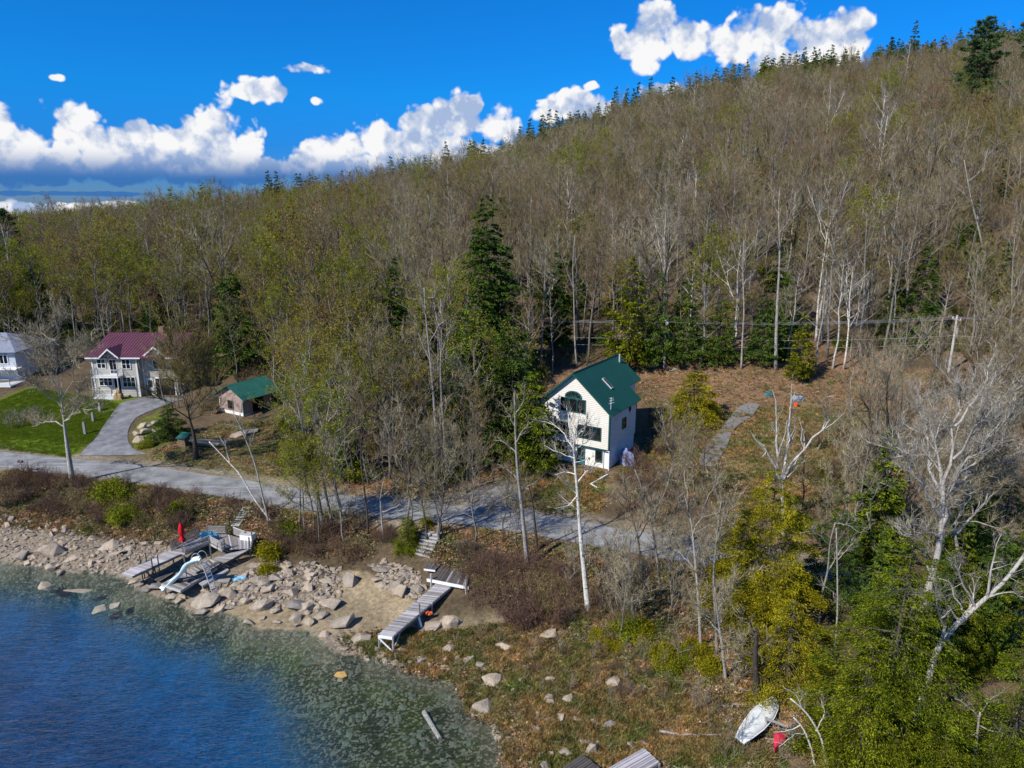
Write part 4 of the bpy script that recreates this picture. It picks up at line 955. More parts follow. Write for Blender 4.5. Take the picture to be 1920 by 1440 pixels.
# --- right dock: long walkway, platform, steps
ZD = 1.45
near_l, near_r = at_z(*c4(150, 1180), ZD - 0.1), at_z(*c4(285, 1200), ZD - 0.1)
far_l, far_r = at_z(*c4(712, 682), ZD), at_z(*c4(872, 700), ZD)
D2 = empty('long_dock', (near_l + near_r) / 2 * [1, 1, 0], 0, 'long weathered silver-grey plank dock on posts standing over the stones beside the silt bed', 'dock')
D2.location[2] = 0
quad_planks(D2, near_l, far_l, far_r, near_r, 52, 'wood_silver', mts=['wood_silver', 'wood_silver', 'wood_grey', 'wood_lilac'])
off_ = np.array([0, 0, -0.13])
beam(D2, near_l + off_, far_l + off_, 0.06, 0.16, 'wood_silver'); beam(D2, near_r + off_, far_r + off_, 0.06, 0.18, 'wood_silver'); beam(D2, near_l + off_ - [0, 0.03, 0], near_r + off_ - [0, .03, 0], 0.06, 0.2, 'paint_white')
for t_ in (0.01, 0.42, 0.62):
    for (a, b_) in ((near_l, far_l), (near_r, far_r)):
        q = a + (b_ - a) * t_; top = ZD - 0.05 if t_ < 0.1 else (ZD + 0.75 if (a is near_r and t_ < 0.5) else ZD - 0.02)
        lpost(D2, q[0], q[1] - 0.06, hz(q[0], q[1]) - 0.3, top, 0.1, 'wood_silver')
for (t0, t1) in ((0.0, 0.1),):
    beam(D2, near_l + [0, -0.05, -0.2], near_r + [0, -0.05, -1.15], 0.05, 0.1, 'paint_white', 'brace'); q = near_r + (far_r - near_r) * 0.1; beam(D2, near_r + [0.05, 0, -1.1], q + [0.05, 0, -0.2], 0.05, 0.1, 'wood_silver', 'brace')
    q = near_l + (far_l - near_l) * 0.1; beam(D2, near_l + [0, 0, -1.0], q + [0, 0, -0.2], 0.05, 0.1, 'wood_silver', 'brace')
q = near_r + (far_r - near_r) * 0.40; g = Geo(); g.tube([(0, 0, 0), (0.25, -0.15, -0.95)], 0.09, 6); o = g.obj('float_pipe', MATS['plastic_white'], D2); o.location = q - np.array(D2.location) - [0, 0, 0.2]
q = near_r + (far_r - near_r) * 0.52; heap('red_cloth', q + [0.25, -0.2, -0.35], (0.25, 0.12), 0.2, 'plastic_orange', 'small orange-red bundle tucked under the edge of the long dock', 'bundle', 5)
ZP = 1.75
P = [at_z(*c4(655, 640), ZP), at_z(*c4(1005, 712), ZP), at_z(*c4(1040, 560), ZP), at_z(*c4(790, 478), ZP)]
PF = empty('dock_platform', P[0] * [1, 1, 0], 0, 'dark board platform with white front edge at the land end of the long dock', 'platform')
quad_planks(PF, P[0], P[1], P[2], P[3], 17, 'wood_dark', mts=['wood_dark', 'wood_dark', 'wood_grey', 'wood_dark'], th=0.05)
f0 = at_z(*c4(620, 640), ZP - 0.05) + [0, -0.1, -0.08]; beam(PF, f0, P[1] + [0.15, -0.12, -0.13], 0.07, 0.24, 'paint_white', 'fascia')
for k in (0.02, 0.98): q = P[0] + (P[1] - P[0]) * k; lpost(PF, q[0], q[1] - 0.16, hz(q[0], q[1]) - 0.3, ZP + (0.55 if k > .5 else 0.5), 0.11, 'wood_silver')
for k in (0.1, 0.9): q = P[3] + (P[2] - P[3]) * k; lpost(PF, q[0], q[1], hz(q[0], q[1]) - 0.3, ZP - 0.06, 0.11, 'wood_grey')
S2 = [at_z(*c4(590, 545), ZP), at_z(*c4(700, 560), ZP), at_z(*c4(775, 490), ZP), at_z(*c4(610, 478), ZP)]
quad_planks(PF, S2[0], S2[1], S2[2], S2[3], 5, 'wood_dark', name='side_board'); beam(PF, S2[0] + [0, -.06, -.05], S2[1] + [0, -.06, -.05], 0.05, 0.14, 'paint_white', 'fascia')
# steps: wide timber treads filled with earth
tA, tB = ground(*c4(505, 420)), ground(*c4(655, 455)); bA, bB = ground(*c4(575, 262)), ground(*c4(742, 292))
ST = empty('timber_steps', tA, 0, 'flight of seven wide weathered timber steps on the bank above the dark platform', 'steps')
for k in range(7):
    t_ = k / 6; a = tA + (bA - tA) * t_; b_ = tB + (bB - tB) * t_; zt = (tA[2] + 0.1) + (max(bA[2], tA[2] + 1.1) - tA[2]) * t_; a[2] = b_[2] = zt
    beam(ST, a, b_, 0.12, 0.14, 'wood_silver', 'tread_edge'); beam(ST, a + [0.1, 0.28, 0.02], b_ + [0.1, 0.28, 0.02], 0.34, 0.06, 'wood_grey', 'tread')
    beam(ST, a + [0, 0.1, -0.12], b_ + [0, 0.1, -0.12], 0.05, 0.16, 'wood_dark', 'riser')
# thin metal garden frame beside the steps
q0, q1 = ground(*c4(945, 440)), ground(*c4(1135, 460))
g = Geo(); pt = [q0, q0 + [0, 0, 1.25], (q0 + q1) / 2 + [0, 0, 1.45], q1 + [0, 0, 1.2], q1]; g.tube(pt, 0.03, 5, False); g.tube([q0 + [0, 0, .6], q1 + [0, 0, .6]], 0.02, 5)
tag(g.obj('metal_frame', MATS['metal_dark']), 'thin dark metal tube frame standing in the leaves above the platform', 'frame')

# --- left deck
ZK = 1.9
DK = empty('lake_deck', at_z(*c3(1200, 520), 0) * [1, 1, 0], 0, 'weathered grey deck with lattice railings above the lake, with the red parasol and blue chairs', 'deck')
mts = ['wood_grey', 'wood_grey', 'wood_silver', 'wood_lilac']
K = lambda x, y, z=ZK: at_z(*c3(x, y), z)
quad_planks(DK, K(1325, 355), K(1060, 372), K(880, 560), K(1245, 575), 1, 'wood_dark', th=0.12, name='joist_frame') if False else None
quad_planks(DK, K(705, 545), K(1050, 372), K(1150, 455), K(880, 570), 18, 'wood_grey', mts=mts)
quad_planks(DK, K(1050, 372), K(1345, 368), K(1385, 540), K(1150, 455), 16, 'wood_grey', mts=mts)
quad_planks(DK, K(1345, 368), K(1630, 450), K(1622, 528), K(1385, 540), 16, 'wood_grey', mts=mts)
beam(DK, K(705, 552) - [0, 0, .12], K(880, 578) - [0, 0, .12], 0.06, 0.2, 'wood_silver', 'fascia'); beam(DK, K(880, 578) - [0, 0, .12], K(1150, 462) - [0, 0, .12], 0.06, 0.2, 'wood_silver', 'fascia'); beam(DK, K(1150, 462) - [0, 0, .12], K(1300, 540) - [0, 0, .12], 0.06, 0.2, 'wood_silver', 'fascia')
beam(DK, K(1622, 532) - [0, 0, .14], K(1640, 450) - [0, 0, .14], 0.06, 0.22, 'wood_dark', 'fascia')
for (x, y) in ((735, 548), (860, 572), (1165, 535), (1330, 540), (1610, 520), (1640, 455), (1345, 365), (1145, 360), (1045, 370)):
    q = K(x, y); lpost(DK, q[0], q[1], hz(q[0], q[1]) - 0.4, ZK + 0.95, 0.11, 'wood_grey')
def lattice(parent, a, b_, z0, z1, mt='wood_silver', sp=0.17):
    a = np.array(a, float); b_ = np.array(b_, float); L = np.linalg.norm((b_ - a)[:2]); h = z1 - z0; ux = (b_ - a) / L; ux[2] = 0
    g = Geo(); n_ = int(L / sp) + 1
    def P_(s, z): return (a + ux * s) * [1, 1, 0] + np.array([0, 0, z]) - np.array([*parent.location])
    nrm_ = np.array([-ux[1], ux[0], 0])
    for sg in (1, -1):
        for k in range(-int(h / sp) - 1, n_ + int(h / sp) + 1):
            s0, s1, za, zb = k * sp, k * sp + sg * h, z0, z1
            lo, hi = (0.0, 1.0)
            d_ = s1 - s0
            for lim, up in ((0, False), (L, True)):
                if d_ != 0:
                    tt = (lim - s0) / d_
                    if (d_ > 0) == up: hi = min(hi, tt)
                    else: lo = max(lo, tt)
            if hi - lo < 0.1: continue
            p = P_(s0 + d_ * lo, z0 + h * lo) + nrm_ * 0.008 * sg; q = P_(s0 + d_ * hi, z0 + h * hi) + nrm_ * 0.008 * sg
            g.tube([p, q], 0.022, 4)
    o = g.obj('lattice', MATS[mt], parent); o['kind'] = 'stuff'
    g = Geo(); g.tube([P_(0, z1), P_(L, z1)], 0.045, 4); g.tube([P_(0, z0), P_(L, z0)], 0.035, 4); g.obj('rail', MATS[mt], parent)
lattice(DK, K(735, 548), K(1045, 372), ZK + 0.08, ZK + 0.75, 'wood_grey'); lattice(DK, K(875, 575), K(1160, 460), ZK + 0.08, ZK + 0.62); lattice(DK, K(1160, 460), K(1320, 545), ZK + 0.05, ZK + 0.6)
lattice(DK, K(1145, 362), K(1340, 365), ZK + 0.08, ZK + 0.7); lattice(DK, K(1430, 372), K(1560, 425), ZK + 0.08, ZK + 0.7)
# gangway on the left
ZA = 1.5
A = [at_z(*c3(170, 805), ZA - 0.1), at_z(*c3(712, 545), ZK - 0.1), at_z(*c3(862, 578), ZK - 0.1), at_z(*c3(290, 838), ZA - 0.1)]
GW = empty('gangway', A[0] * [1, 1, 0], 0, 'narrow pale plank gangway reaching left from the deck over the shore', 'dock')
quad_planks(GW, A[0], A[1], A[2], A[3], 22, 'wood_lilac', mts=['wood_lilac', 'wood_lilac', 'wood_silver'])
o_ = np.array([0, 0, -0.12]); beam(GW, A[3] + o_, A[2] + o_, 0.06, 0.18, 'wood_grey'); beam(GW, A[0] + o_, A[1] + o_, 0.06, 0.16, 'wood_grey'); beam(GW, A[0] + o_, A[3] + o_, 0.06, 0.16, 'wood_silver')
for t_, top in ((0.38, 0.75), (0.42, -0.05), (0.5, 0.75)):
    for (a, b_) in ((A[0], A[1]), (A[3], A[2])):
        q = a + (b_ - a) * t_; lpost(GW, q[0], q[1], hz(q[0], q[1]) - 0.4, q[2] + (top if (a is A[3] or top > 0) else -0.05), 0.09, 'wood_dark')
a, b_ = A[3] + (A[2] - A[3]) * 0.25, A[3] + (A[2] - A[3]) * 0.42; beam(GW, a + [0, 0, -1.2], b_ + [0, 0, -0.2], 0.05, 0.1, 'wood_dark', 'brace'); beam(GW, b_ + [0, 0, -1.2], a + [0, 0, -0.2], 0.05, 0.1, 'wood_dark', 'brace')
# lower dock running to the water, with the slide
ZB = 1.15
B = [at_z(*c3(615, 925), ZB - .05), at_z(*c3(1150, 660), ZB + .2), at_z(*c3(1290, 600), ZK - 0.12), at_z(*c3(1620, 530), ZK - 0.1), at_z(*c3(1240, 740), ZB + .2), at_z(*c3(830, 1000), ZB - .05)]
LD = empty('lower_dock', B[0] * [1, 1, 0], 0, 'dark grey lower dock sloping from the deck down to the water under the white slide', 'dock')
quad_planks(LD, B[1], B[2], B[3], B[4], 16, 'wood_grey', mts=mts); quad_planks(LD, B[0], B[1], B[4], B[5], 26, 'wood_grey', mts=['wood_grey', 'wood_dark', 'wood_grey'])
beam(LD, B[5] + [0, -.02, -.12], B[4] + [0, -.02, -.12], 0.07, 0.22, 'wood_silver'); beam(LD, B[4] + [0, -.02, -.12], B[3] + [0, -.02, -.12], 0.07, 0.22, 'wood_dark'); beam(LD, B[0] + o_, B[5] + o_, 0.07, 0.2, 'wood_silver')
for (t_, a, b_) in ((0.1, B[5], B[4]), (0.95, B[5], B[4]), (0.55, B[5], B[4]), (0.6, B[4], B[3]), (0.05, B[0], B[1]), (0.6, B[0], B[1])):
    q = a + (b_ - a) * t_; lpost(LD, q[0], q[1] + 0.08, hz(q[0], q[1]) - 0.4, q[2] - 0.06, 0.1, 'wood_dark')
beam(LD, at_z(*c3(1015, 812), ZB + 0.45), at_z(*c3(1270, 680), ZB + 0.45), 0.3, 0.06, 'wood_dark', 'bench_board'); beam(LD, at_z(*c3(865, 890), ZB + 0.3), at_z(*c3(1090, 812), ZB + 0.3), 0.22, 0.07, 'wood_dark', 'bench_board')
q = at_z(*c3(1070, 790), ZB + 0.2); lpost(LD, q[0], q[1], ZB, ZB + 0.42, 0.08, 'wood_dark', 'bench_leg'); q = at_z(*c3(1220, 710), ZB + 0.2); lpost(LD, q[0], q[1], ZB, ZB + 0.42, 0.08, 'wood_dark', 'bench_leg')
C = [at_z(*c3(1022, 915), 0.95), at_z(*c3(1350, 750), 0.95), at_z(*c3(1375, 768), 0.95), at_z(*c3(1075, 950), 0.95)]
LB = empty('loose_dock_section', C[0] * [1, 1, 0], 0, 'short low dock section lying in shadow right of the slide ladder', 'dock section')
quad_planks(LB, C[0], C[3], C[2], C[1], 3, 'wood_silver', name='board'); beam(LB, C[3] - [0, 0, .12], C[2] - [0, 0, .12], 0.08, 0.16, 'wood_silver')
for t_ in (0.1, 0.9): q = C[3] + (C[2] - C[3]) * t_; lpost(LB, q[0], q[1] + .1, hz(q[0], q[1]) - 0.3, 0.88, 0.09, 'wood_dark')
C = [at_z(*c3(520, 870), 0.55), at_z(*c3(690, 770), 0.55), at_z(*c3(760, 800), 0.55), at_z(*c3(590, 905), 0.55)]
LB = empty('black_raft', C[0] * [1, 1, 0], 0, 'dark boards lying between the gangway and the lower dock', 'dock section')
quad_planks(LB, C[0], C[3], C[2], C[1], 4, 'wood_dark', name='board')
# slide
yS = at_z(*c3(1050, 900), 1.3)[1]
tp = at_z(*c3(1045, 665), 3.1); foot = at_z(*c3(628, 1010), 0.55)
SD = empty('water_slide', foot * [1, 1, 0], 0, 'curved pale aqua-white water slide running down from its ladder to the lake', 'slide')
path = [tp, at_z(*c3(955, 690), 2.95), at_z(*c3(890, 760), 2.3), at_z(*c3(825, 840), 1.7), at_z(*c3(740, 915), 1.1), at_z(*c3(675, 965), 0.78), foot]
path = catmull(path, 6); d_ = np.gradient(path, axis=0); s_ = np.cross(d_, [0, 0, 1]); s_ /= np.linalg.norm(s_, axis=1, keepdims=True); n_ = np.cross(s_, d_); n_ /= np.linalg.norm(n_, axis=1, keepdims=True)
prof = [(-0.34, 0.24), (-0.29, 0.24), (-0.25, 0.03), (0, 0.0), (0.25, 0.03), (0.29, 0.24), (0.34, 0.24), (0.34, 0.20), (0.30, -0.03), (0, -0.06), (-0.30, -0.03), (-0.34, 0.20)]
V = np.stack([path + s_ * a + n_ * b_ for a, b_ in prof], 1) - np.array([*SD.location]); k, m_ = V.shape[:2]; g = Geo(); i = np.arange(k - 1)[:, None] * m_; j = np.arange(m_)[None]; jn = (j + 1) % m_
g.add(V.reshape(-1, 3), np.stack([i + j, i + jn, i + m_ + jn, i + m_ + j], -1).reshape(-1, 4)); g.obj('chute', MATS['slide_white'], SD, True)
O = np.array([*SD.location]); la, lb = tp + [0.25, 0.1, 0], at_z(*c3(1235, 1040), 0.5); lb[2] = hz(lb[0], lb[1]); ld = lb - la; sw = np.cross(ld, [0, 0, 1.0]); sw /= np.linalg.norm(sw); sw *= 0.22
g = Geo(); g.tube([la + sw - O, lb + sw - O], 0.035, 6); g.tube([la - sw - O, lb - sw - O], 0.035, 6); g.obj('ladder_rails', MATS['metal_grey'], SD)
for t_ in np.linspace(0.06, 0.92, 10): g = Geo(); q = la + ld * t_; g.tube([q + sw - O, q - sw - O], 0.04, 5); g.obj('rung', MATS['plastic_white'], SD)
for s1 in (1, -1):
    g = Geo(); an = np.linspace(0, math.pi, 9); hd = (path[3] - tp); hd[2] = 0; hd /= np.linalg.norm(hd)
    g.tube([tp + sw * s1 * 1.2 - O + hd * (0.0 + 0.38 * math.cos(a)) + np.array([0, 0, 0.1 + 0.62 * math.sin(a)]) for a in an], 0.025, 6); g.obj('hand_rail', MATS['metal_grey'], SD)
for q, zt in ((path[12], path[12][2]), (path[22], path[22][2])):
    g = Geo(); z0 = ZB if q is path[12] else ZB - 0.1; g.tube([q - O + [0, 0, z0 - q[2]], q - O - [0, 0, 0.05]], 0.035, 6); g.obj('support_leg', MATS['metal_grey'], SD)
# parasol closed, in its stand
q = at_z(*c3(868, 690), 0.4); q[2] = 0; qy = q[1]
top = at_y(*c3(850, 240), qy)[2]; bot = at_y(*c3(850, 445), qy)[2]; xx = at_y(*c3(852, 440), qy)[0]
U = empty('folded_parasol', (xx, qy, 0), 0, 'folded bright red parasol on a grey post at the front of the deck', 'parasol')
g = Geo(); g.tube([(0, 0, hz(xx, qy) - 0.3), (0, 0, bot + 0.1)], 0.06, 6); g.obj('pole', MATS['wood_silver'], U)
zs = np.linspace(bot - 0.05, top, 14); rr = [0.20, 0.24, 0.21, 0.14, 0.11, 0.16, 0.20, 0.20, 0.18, 0.19, 0.17, 0.13, 0.09, 0.03]
g = Geo(); V = []
for z, r_ in zip(zs, rr):
    for k in range(16): V.append((r_ * (1 + 0.22 * (k % 2)) * math.cos(k * math.pi / 8 + z * 0.3), r_ * (1 + 0.22 * (k % 2)) * math.sin(k * math.pi / 8 + z * 0.3), z))
i = np.arange(13)[:, None] * 16; j = np.arange(16)[None]; jn = (j + 1) % 16; g.add(V, np.stack([i + j, i + jn, i + 16 + jn, i + 16 + j], -1).reshape(-1, 4)); g.obj('canopy', MATS['fabric_red'], U, True)
g = Geo(); g.tube([(0, 0, zs[4] - 0.04), (0, 0, zs[4] + 0.04)], 0.14, 8); g.obj('tie_band', MATS['fabric_red'], U)
# blue adirondack chairs
def adirondack(loc, rz, label):
    e = empty('garden_chair', loc, rz, label, 'chair', 'blue chairs on the deck')
    for k in range(5): g = Geo(); g.box(-0.28, 0.28, -0.28 + k * 0.11, -0.19 + k * 0.11, 0.36 - k * 0.022, 0.385 - k * 0.022); g.obj('seat_slat', MATS['chair_blue'], e)
    for k in range(5):
        g = Geo(); x = -0.24 + k * 0.12; hh = 0.62 + 0.12 * math.cos((k - 2) * 0.7); g.add([(x - .052, .26, .28), (x + .052, .26, .28), (x + .052, .26 + .35 * hh, .28 + hh), (x - .052, .26 + .35 * hh, .28 + hh), (x - .052, .285, .28), (x + .052, .285, .28), (x + .052, .285 + .35 * hh, .28 + hh), (x - .052, .285 + .35 * hh, .28 + hh)], [(0, 1, 2, 3), (7, 6, 5, 4), (0, 4, 5, 1), (1, 5, 6, 2), (2, 6, 7, 3), (3, 7, 4, 0)]); g.obj('back_slat', MATS['chair_blue'], e)
    for s_ in (-1, 1):
        g = Geo(); g.box(s_ * 0.36 - 0.07, s_ * 0.36 + 0.07, -0.35, 0.4, 0.55, 0.58); g.obj('armrest', MATS['chair_blue'], e)
        g = Geo(); g.box(s_ * 0.33 - 0.03, s_ * 0.33 + 0.03, -0.3, -0.2, 0, 0.55); g.obj('leg', MATS['chair_blue'], e)
        g = Geo(); g.box(s_ * 0.31 - 0.03, s_ * 0.31 + 0.03, 0.28, 0.38, 0, 0.55); g.obj('leg', MATS['chair_blue'], e)
adirondack(K(1115, 432), R(205), 'blue slatted chair on the deck, the left one of the pair nearer the parasol'); adirondack(K(1190, 425), R(150), 'blue slatted chair on the deck, the right one of the pair, turned to the first')
q = K(1590, 425); BB = empty('storage_box', q, R(-12), 'white storage box at the right back corner of the deck', 'box'); bx('body', (-0.6, 0.6, -0.27, 0.27, 0, 0.5), 'plastic_white', BB); bx('lid', (-0.63, 0.63, -0.3, 0.3, 0.501, 0.56), 'wood_silver', BB)
q = ground(*c3(1495, 880)); o = heap('blue_float', q + [0, 0, 0.1], (0.55, 0.42), 0.16, 'tarp_blue', 'light blue plastic sheet lying on the stones right of the slide', 'plastic sheet', 6)
q = K(1305, 545); PT = empty('planter', q, 0, 'grey planter with dry stems at the front corner of the deck', 'planter'); g = Geo(); g.tube([(0, 0, 0), (0, 0, 0.4)], [0.18, 0.24], 8); g.obj('pot', MATS['wood_silver'], PT)
rg = np.random.default_rng(9); g = Geo(); g.twigs(rg.normal(size=(30, 3)) * [0.08, 0.08, 0] + [0, 0, 0.4], rg.normal(size=(30, 3)) * 0.4 + [0, 0, 1], 0.5, 0.012, rng=rg); g.obj('dry_stems', MATS['twig_pale'], PT)
# stone-and-timber steps climbing to the road behind the deck
s0, s1 = ground(*c3(1450, 290)), ground(*c3(1575, 100))
SS = empty('bank_stairs', s0, 0, 'narrow stairs with pale treads climbing the bank behind the deck to the road', 'stairs')
for k in range(9):
    t_ = k / 8; p_ = s0 + (s1 - s0) * t_; p_[2] = hz(p_[0], p_[1]) + 0.12; beam(SS, p_ - [0.38, 0.02, 0], p_ + [0.38, 0.02, 0], 0.28, 0.07, 'wood_silver', 'tread')
for sx_ in (-0.42, 0.42): beam(SS, s0 + [sx_, 0, 0.05], s1 + [sx_, 0, 0.05], 0.07, 0.2, 'wood_dark', 'stringer')
g = Geo(); a, b_ = s0 + [-.5, 0, .95], s1 + [-.5, 0, .9]; g.tube([a - s0, b_ - s0], 0.035, 4)
for t_ in (0, .5, 1): q = s0 + (s1 - s0) * t_ + [-.5, 0, 0]; g.tube([q - s0, q - s0 + [0, 0, .95]], 0.04, 4)
g.obj('handrail', MATS['wood_dark'], SS)

# --- the two docks cut by the bottom edge
def c5(x, y): return (980 + x / 3.31, 1220 + y / 3.31)
Z5 = 1.0
a, b_ = at_z(*c5(750, 600), Z5), at_z(*c5(848, 690), Z5); c_, d_ = at_z(1105, 1478, Z5), at_z(1060, 1450, Z5)
L5 = empty('lilac_dock', a * [1, 1, 0], 0, 'pale lilac-grey plank dock cut off by the bottom edge of the photo', 'dock')
far0 = a; far1 = b_; dirv = at_z(*c5(525, 728), Z5) - a; dirv /= np.linalg.norm(dirv); n0 = far0 + dirv * 3.2; n1 = far1 + dirv * 3.2
quad_planks(L5, far0, far1, n1, n0, 9, 'wood_lilac', mts=['wood_lilac', 'wood_silver']); beam(L5, far1 - [0, 0, .12], n1 - [0, 0, .12], .06, .16, 'wood_silver'); beam(L5, far0 + [0, 0, -.12], far1 + [0, 0, -.12], .06, .16, 'wood_silver')
for q in (far0, far1, n0, n1): lpost(L5, q[0], q[1] - .05, hz(q[0], q[1]) - .3, Z5 - .05, .1, 'wood_grey')
Z5 = 0.9; a, b_ = at_z(*c5(370, 640), Z5), at_z(*c5(490, 735), Z5); dirv = at_z(*c5(240, 728), Z5) - a; dirv /= np.linalg.norm(dirv)
D5 = empty('dark_dock', a * [1, 1, 0], 0, 'dark charcoal plank dock corner at the bottom edge left of the lilac dock', 'dock')
quad_planks(D5, a, b_, b_ + dirv * 2.4, a + dirv * 2.4, 9, 'wood_dark'); beam(D5, a - [0, 0, .12], b_ - [0, 0, .12], .06, .16, 'wood_dark')
for q in (a, b_, a + dirv * 2.3): lpost(D5, q[0], q[1] - .05, hz(q[0], q[1]) - .3, Z5 - .05, .1, 'wood_dark')

# --- overturned sailing dinghy on the bank
def c6(x, y): return (1280 + x / 5.54, 1180 + y / 5.54)
ZH = 1.55
outl = [c6(*p) for p in ((550, 1110), (590, 1030), (650, 930), (710, 850), (790, 775), (860, 730), (920, 705), (965, 715), (990, 760), (988, 830), (950, 920), (900, 975), (840, 1040), (740, 1115), (640, 1180))]
oz = [at_z(*p, ZH) for p in outl]; cen = sum(oz) / len(oz); cen2 = at_z(*c6(780, 940), ZH)
BT = empty('sailing_dinghy', (cen2[0], cen2[1], ZH), 0, 'weathered white dinghy hull lying upside down under the pine at the bottom right', 'boat')
g = Geo(); rings = [(1.0, -0.10), (1.0, 0.0), (0.93, 0.10), (0.70, 0.19), (0.35, 0.235)]; n_ = len(oz); V = []
for s_, z in rings: V += [list((p - cen2) * s_ + [0, 0, z]) for p in oz]
V.append([0, 0, 0.25]); q_ = [(r_ * n_ + k, r_ * n_ + (k + 1) % n_, (r_ + 1) * n_ + (k + 1) % n_, (r_ + 1) * n_ + k) for r_ in range(4) for k in range(n_)]
g.add(V, q_, [(4 * n_ + k, 4 * n_ + (k + 1) % n_, 5 * n_) for k in range(n_)]); g.obj('hull', MATS['hull_white'], BT, True)
g = Geo(); bw, st = at_z(*c6(940, 735), ZH), at_z(*c6(600, 1130), ZH); g.tube([(st - cen2) * 0.9 + [0, 0, .16], [0, 0, .26], (bw - cen2) * 0.85 + [0, 0, .17]], 0.03, 5); g.obj('keel_strip', MATS['hull_white'], BT)
g = Geo(); g.tube([p - cen2 + [0, 0, -0.02] for p in oz + oz[:1]], 0.035, 5, False); g.obj('gunwale', MATS['plastic_white'], BT)
for (x, y, lab) in ((855, 1090, 'left grey post of the low rack crossing the dinghy'), (1110, 1100, 'right mossy post of the low rack beside the red plastic')):
    q = ground(*c6(x, y)); g = Geo(); g.tube([(0, 0, -0.3), (0, 0, 1.05 if x < 900 else 0.8)], 0.09, 6); o = g.obj('rack_post', MATS['wood_grey']); o.location = q; tag(o, lab, 'post')
a, b_ = at_z(*c6(870, 930), 2.2), at_z(*c6(1070, 1000), 2.1); beam(None, a, b_, 0.1, 0.1, 'wood_silver', 'rack_rail'); tag(bpy.context.scene.objects['rack_rail'], 'pale timber rail lying level over the right side of the upturned dinghy', 'rail')
q = ground(*c6(1020, 1130)); g = Geo(); tri = [at_z(*c6(x, y), q[2] + .35) - q for x, y in ((955, 1065), (1090, 1085), (1050, 1160), (960, 1235), (945, 1160))]
g.solid(tri, 0.35); g.add([t_ + [0, 0, 0.0] for t_ in tri] + [sum(tri) / 5 + [0, 0, .18]], None, [(k, (k + 1) % 5, 5) for k in range(5)])
o = g.obj('red_plastic', MATS['plastic_red']); o.location = q + [0, 0, 0.02]; tag(o, 'crumpled crimson plastic hull piece lying right of the white dinghy', 'plastic')
# orange bucket and grey tarp in the clearing
q = ground(1492, 765); g = Geo(); g.tube([(0, 0, 0), (0, 0, .5)], [.22, .28], 8); o = g.obj('bucket', MATS['plastic_orange']); o.location = q; tag(o, 'small orange tub on the edge of the lawn in the clearing', 'bucket')
q = ground(1494, 752); heap('tarp_heap', q, (.75, .5), .6, 'roof_grey', 'grey tarpaulin heap behind the orange tub in the clearing', 'tarpaulin', 12)
q = ground(1440, 742); heap('teal_heap', q, (.5, .35), .4, 'door_teal', 'dark teal covered heap left of the grey tarpaulin in the clearing', 'tarpaulin', 13)
# ------------------------------------------------------------------ trees
def rs(seed): return np.random.default_rng(seed)
def unit(a): return a / (np.linalg.norm(a, axis=-1, keepdims=True) + 1e-9)
def resample(P_, n):
    P_ = np.asarray(P_, float); s = np.concatenate([[0], np.cumsum(np.linalg.norm(np.diff(P_, axis=0), axis=1))]); t = np.linspace(0, s[-1], n)
    return np.stack([np.interp(t, s, P_[:, k]) for k in range(3)], -1)
def twiggify(crown, lines, rng, dens=1.1, sub_l=0.30, tw=6, fine=2, twl=0.55, r_sub=0.028, r_tw=0.013, r_fine=0.008, upb=0.35, start=0.25, spreadk=0.75):
    """lines: list of (points, weight). Adds branchlets, twigs and fine twigs; returns the tips"""
    P0, D0, L0 = [], [], []
    for pts_, wgt in lines:
        pts_ = np.asarray(pts_, float); seg = np.linalg.norm(np.diff(pts_, axis=0), axis=1); L = seg.sum()
        n_ = max(2, int(L * dens * wgt)); t = rng.uniform(start, 1.0, n_); s = np.concatenate([[0], np.cumsum(seg)]) / L
        q = np.stack([np.interp(t, s, pts_[:, k]) for k in range(3)], -1); i = np.clip(np.searchsorted(s, t) - 1, 0, len(seg) - 1)
        d = unit(np.diff(pts_, axis=0))[i]
        P0.append(q); D0.append(unit(unit(d + rng.normal(size=(n_, 3)) * spreadk) + [0, 0, upb])); L0.append(np.minimum(L * sub_l * (1.25 - 0.7 * t), 2.4) * rng.uniform(0.6, 1.3, n_))
    P0 = np.vstack(P0); D0 = np.vstack(D0); L0 = np.concatenate(L0)
    m, tp = crown.twigs(P0, D0, L0, r_sub, 0.2, rng)
    def child(p, m, tp, k, ln, r):
        n_ = len(p) * k; i = np.repeat(np.arange(len(p)), k); u = rng.uniform(0.15, 1, n_)[:, None]
        q = np.where(u < 0.5, p[i] + (m[i] - p[i]) * u * 2, m[i] + (tp[i] - m[i]) * (u * 2 - 1)); d = unit(unit(tp[i] - p[i]) + rng.normal(size=(n_, 3)) * 0.55 + [0, 0, upb * 0.6])
        l = ln * rng.uniform(0.5, 1.25, n_); mm, tt = crown.twigs(q, d, l, r, 0.18, rng); return q, mm, tt
    q, m2, t2 = child(P0, m, tp, tw, twl, r_tw)
    if fine: q3, m3, t3 = child(q, m2, t2, fine, twl * 0.6, r_fine); return np.vstack([t2, t3])
    return t2
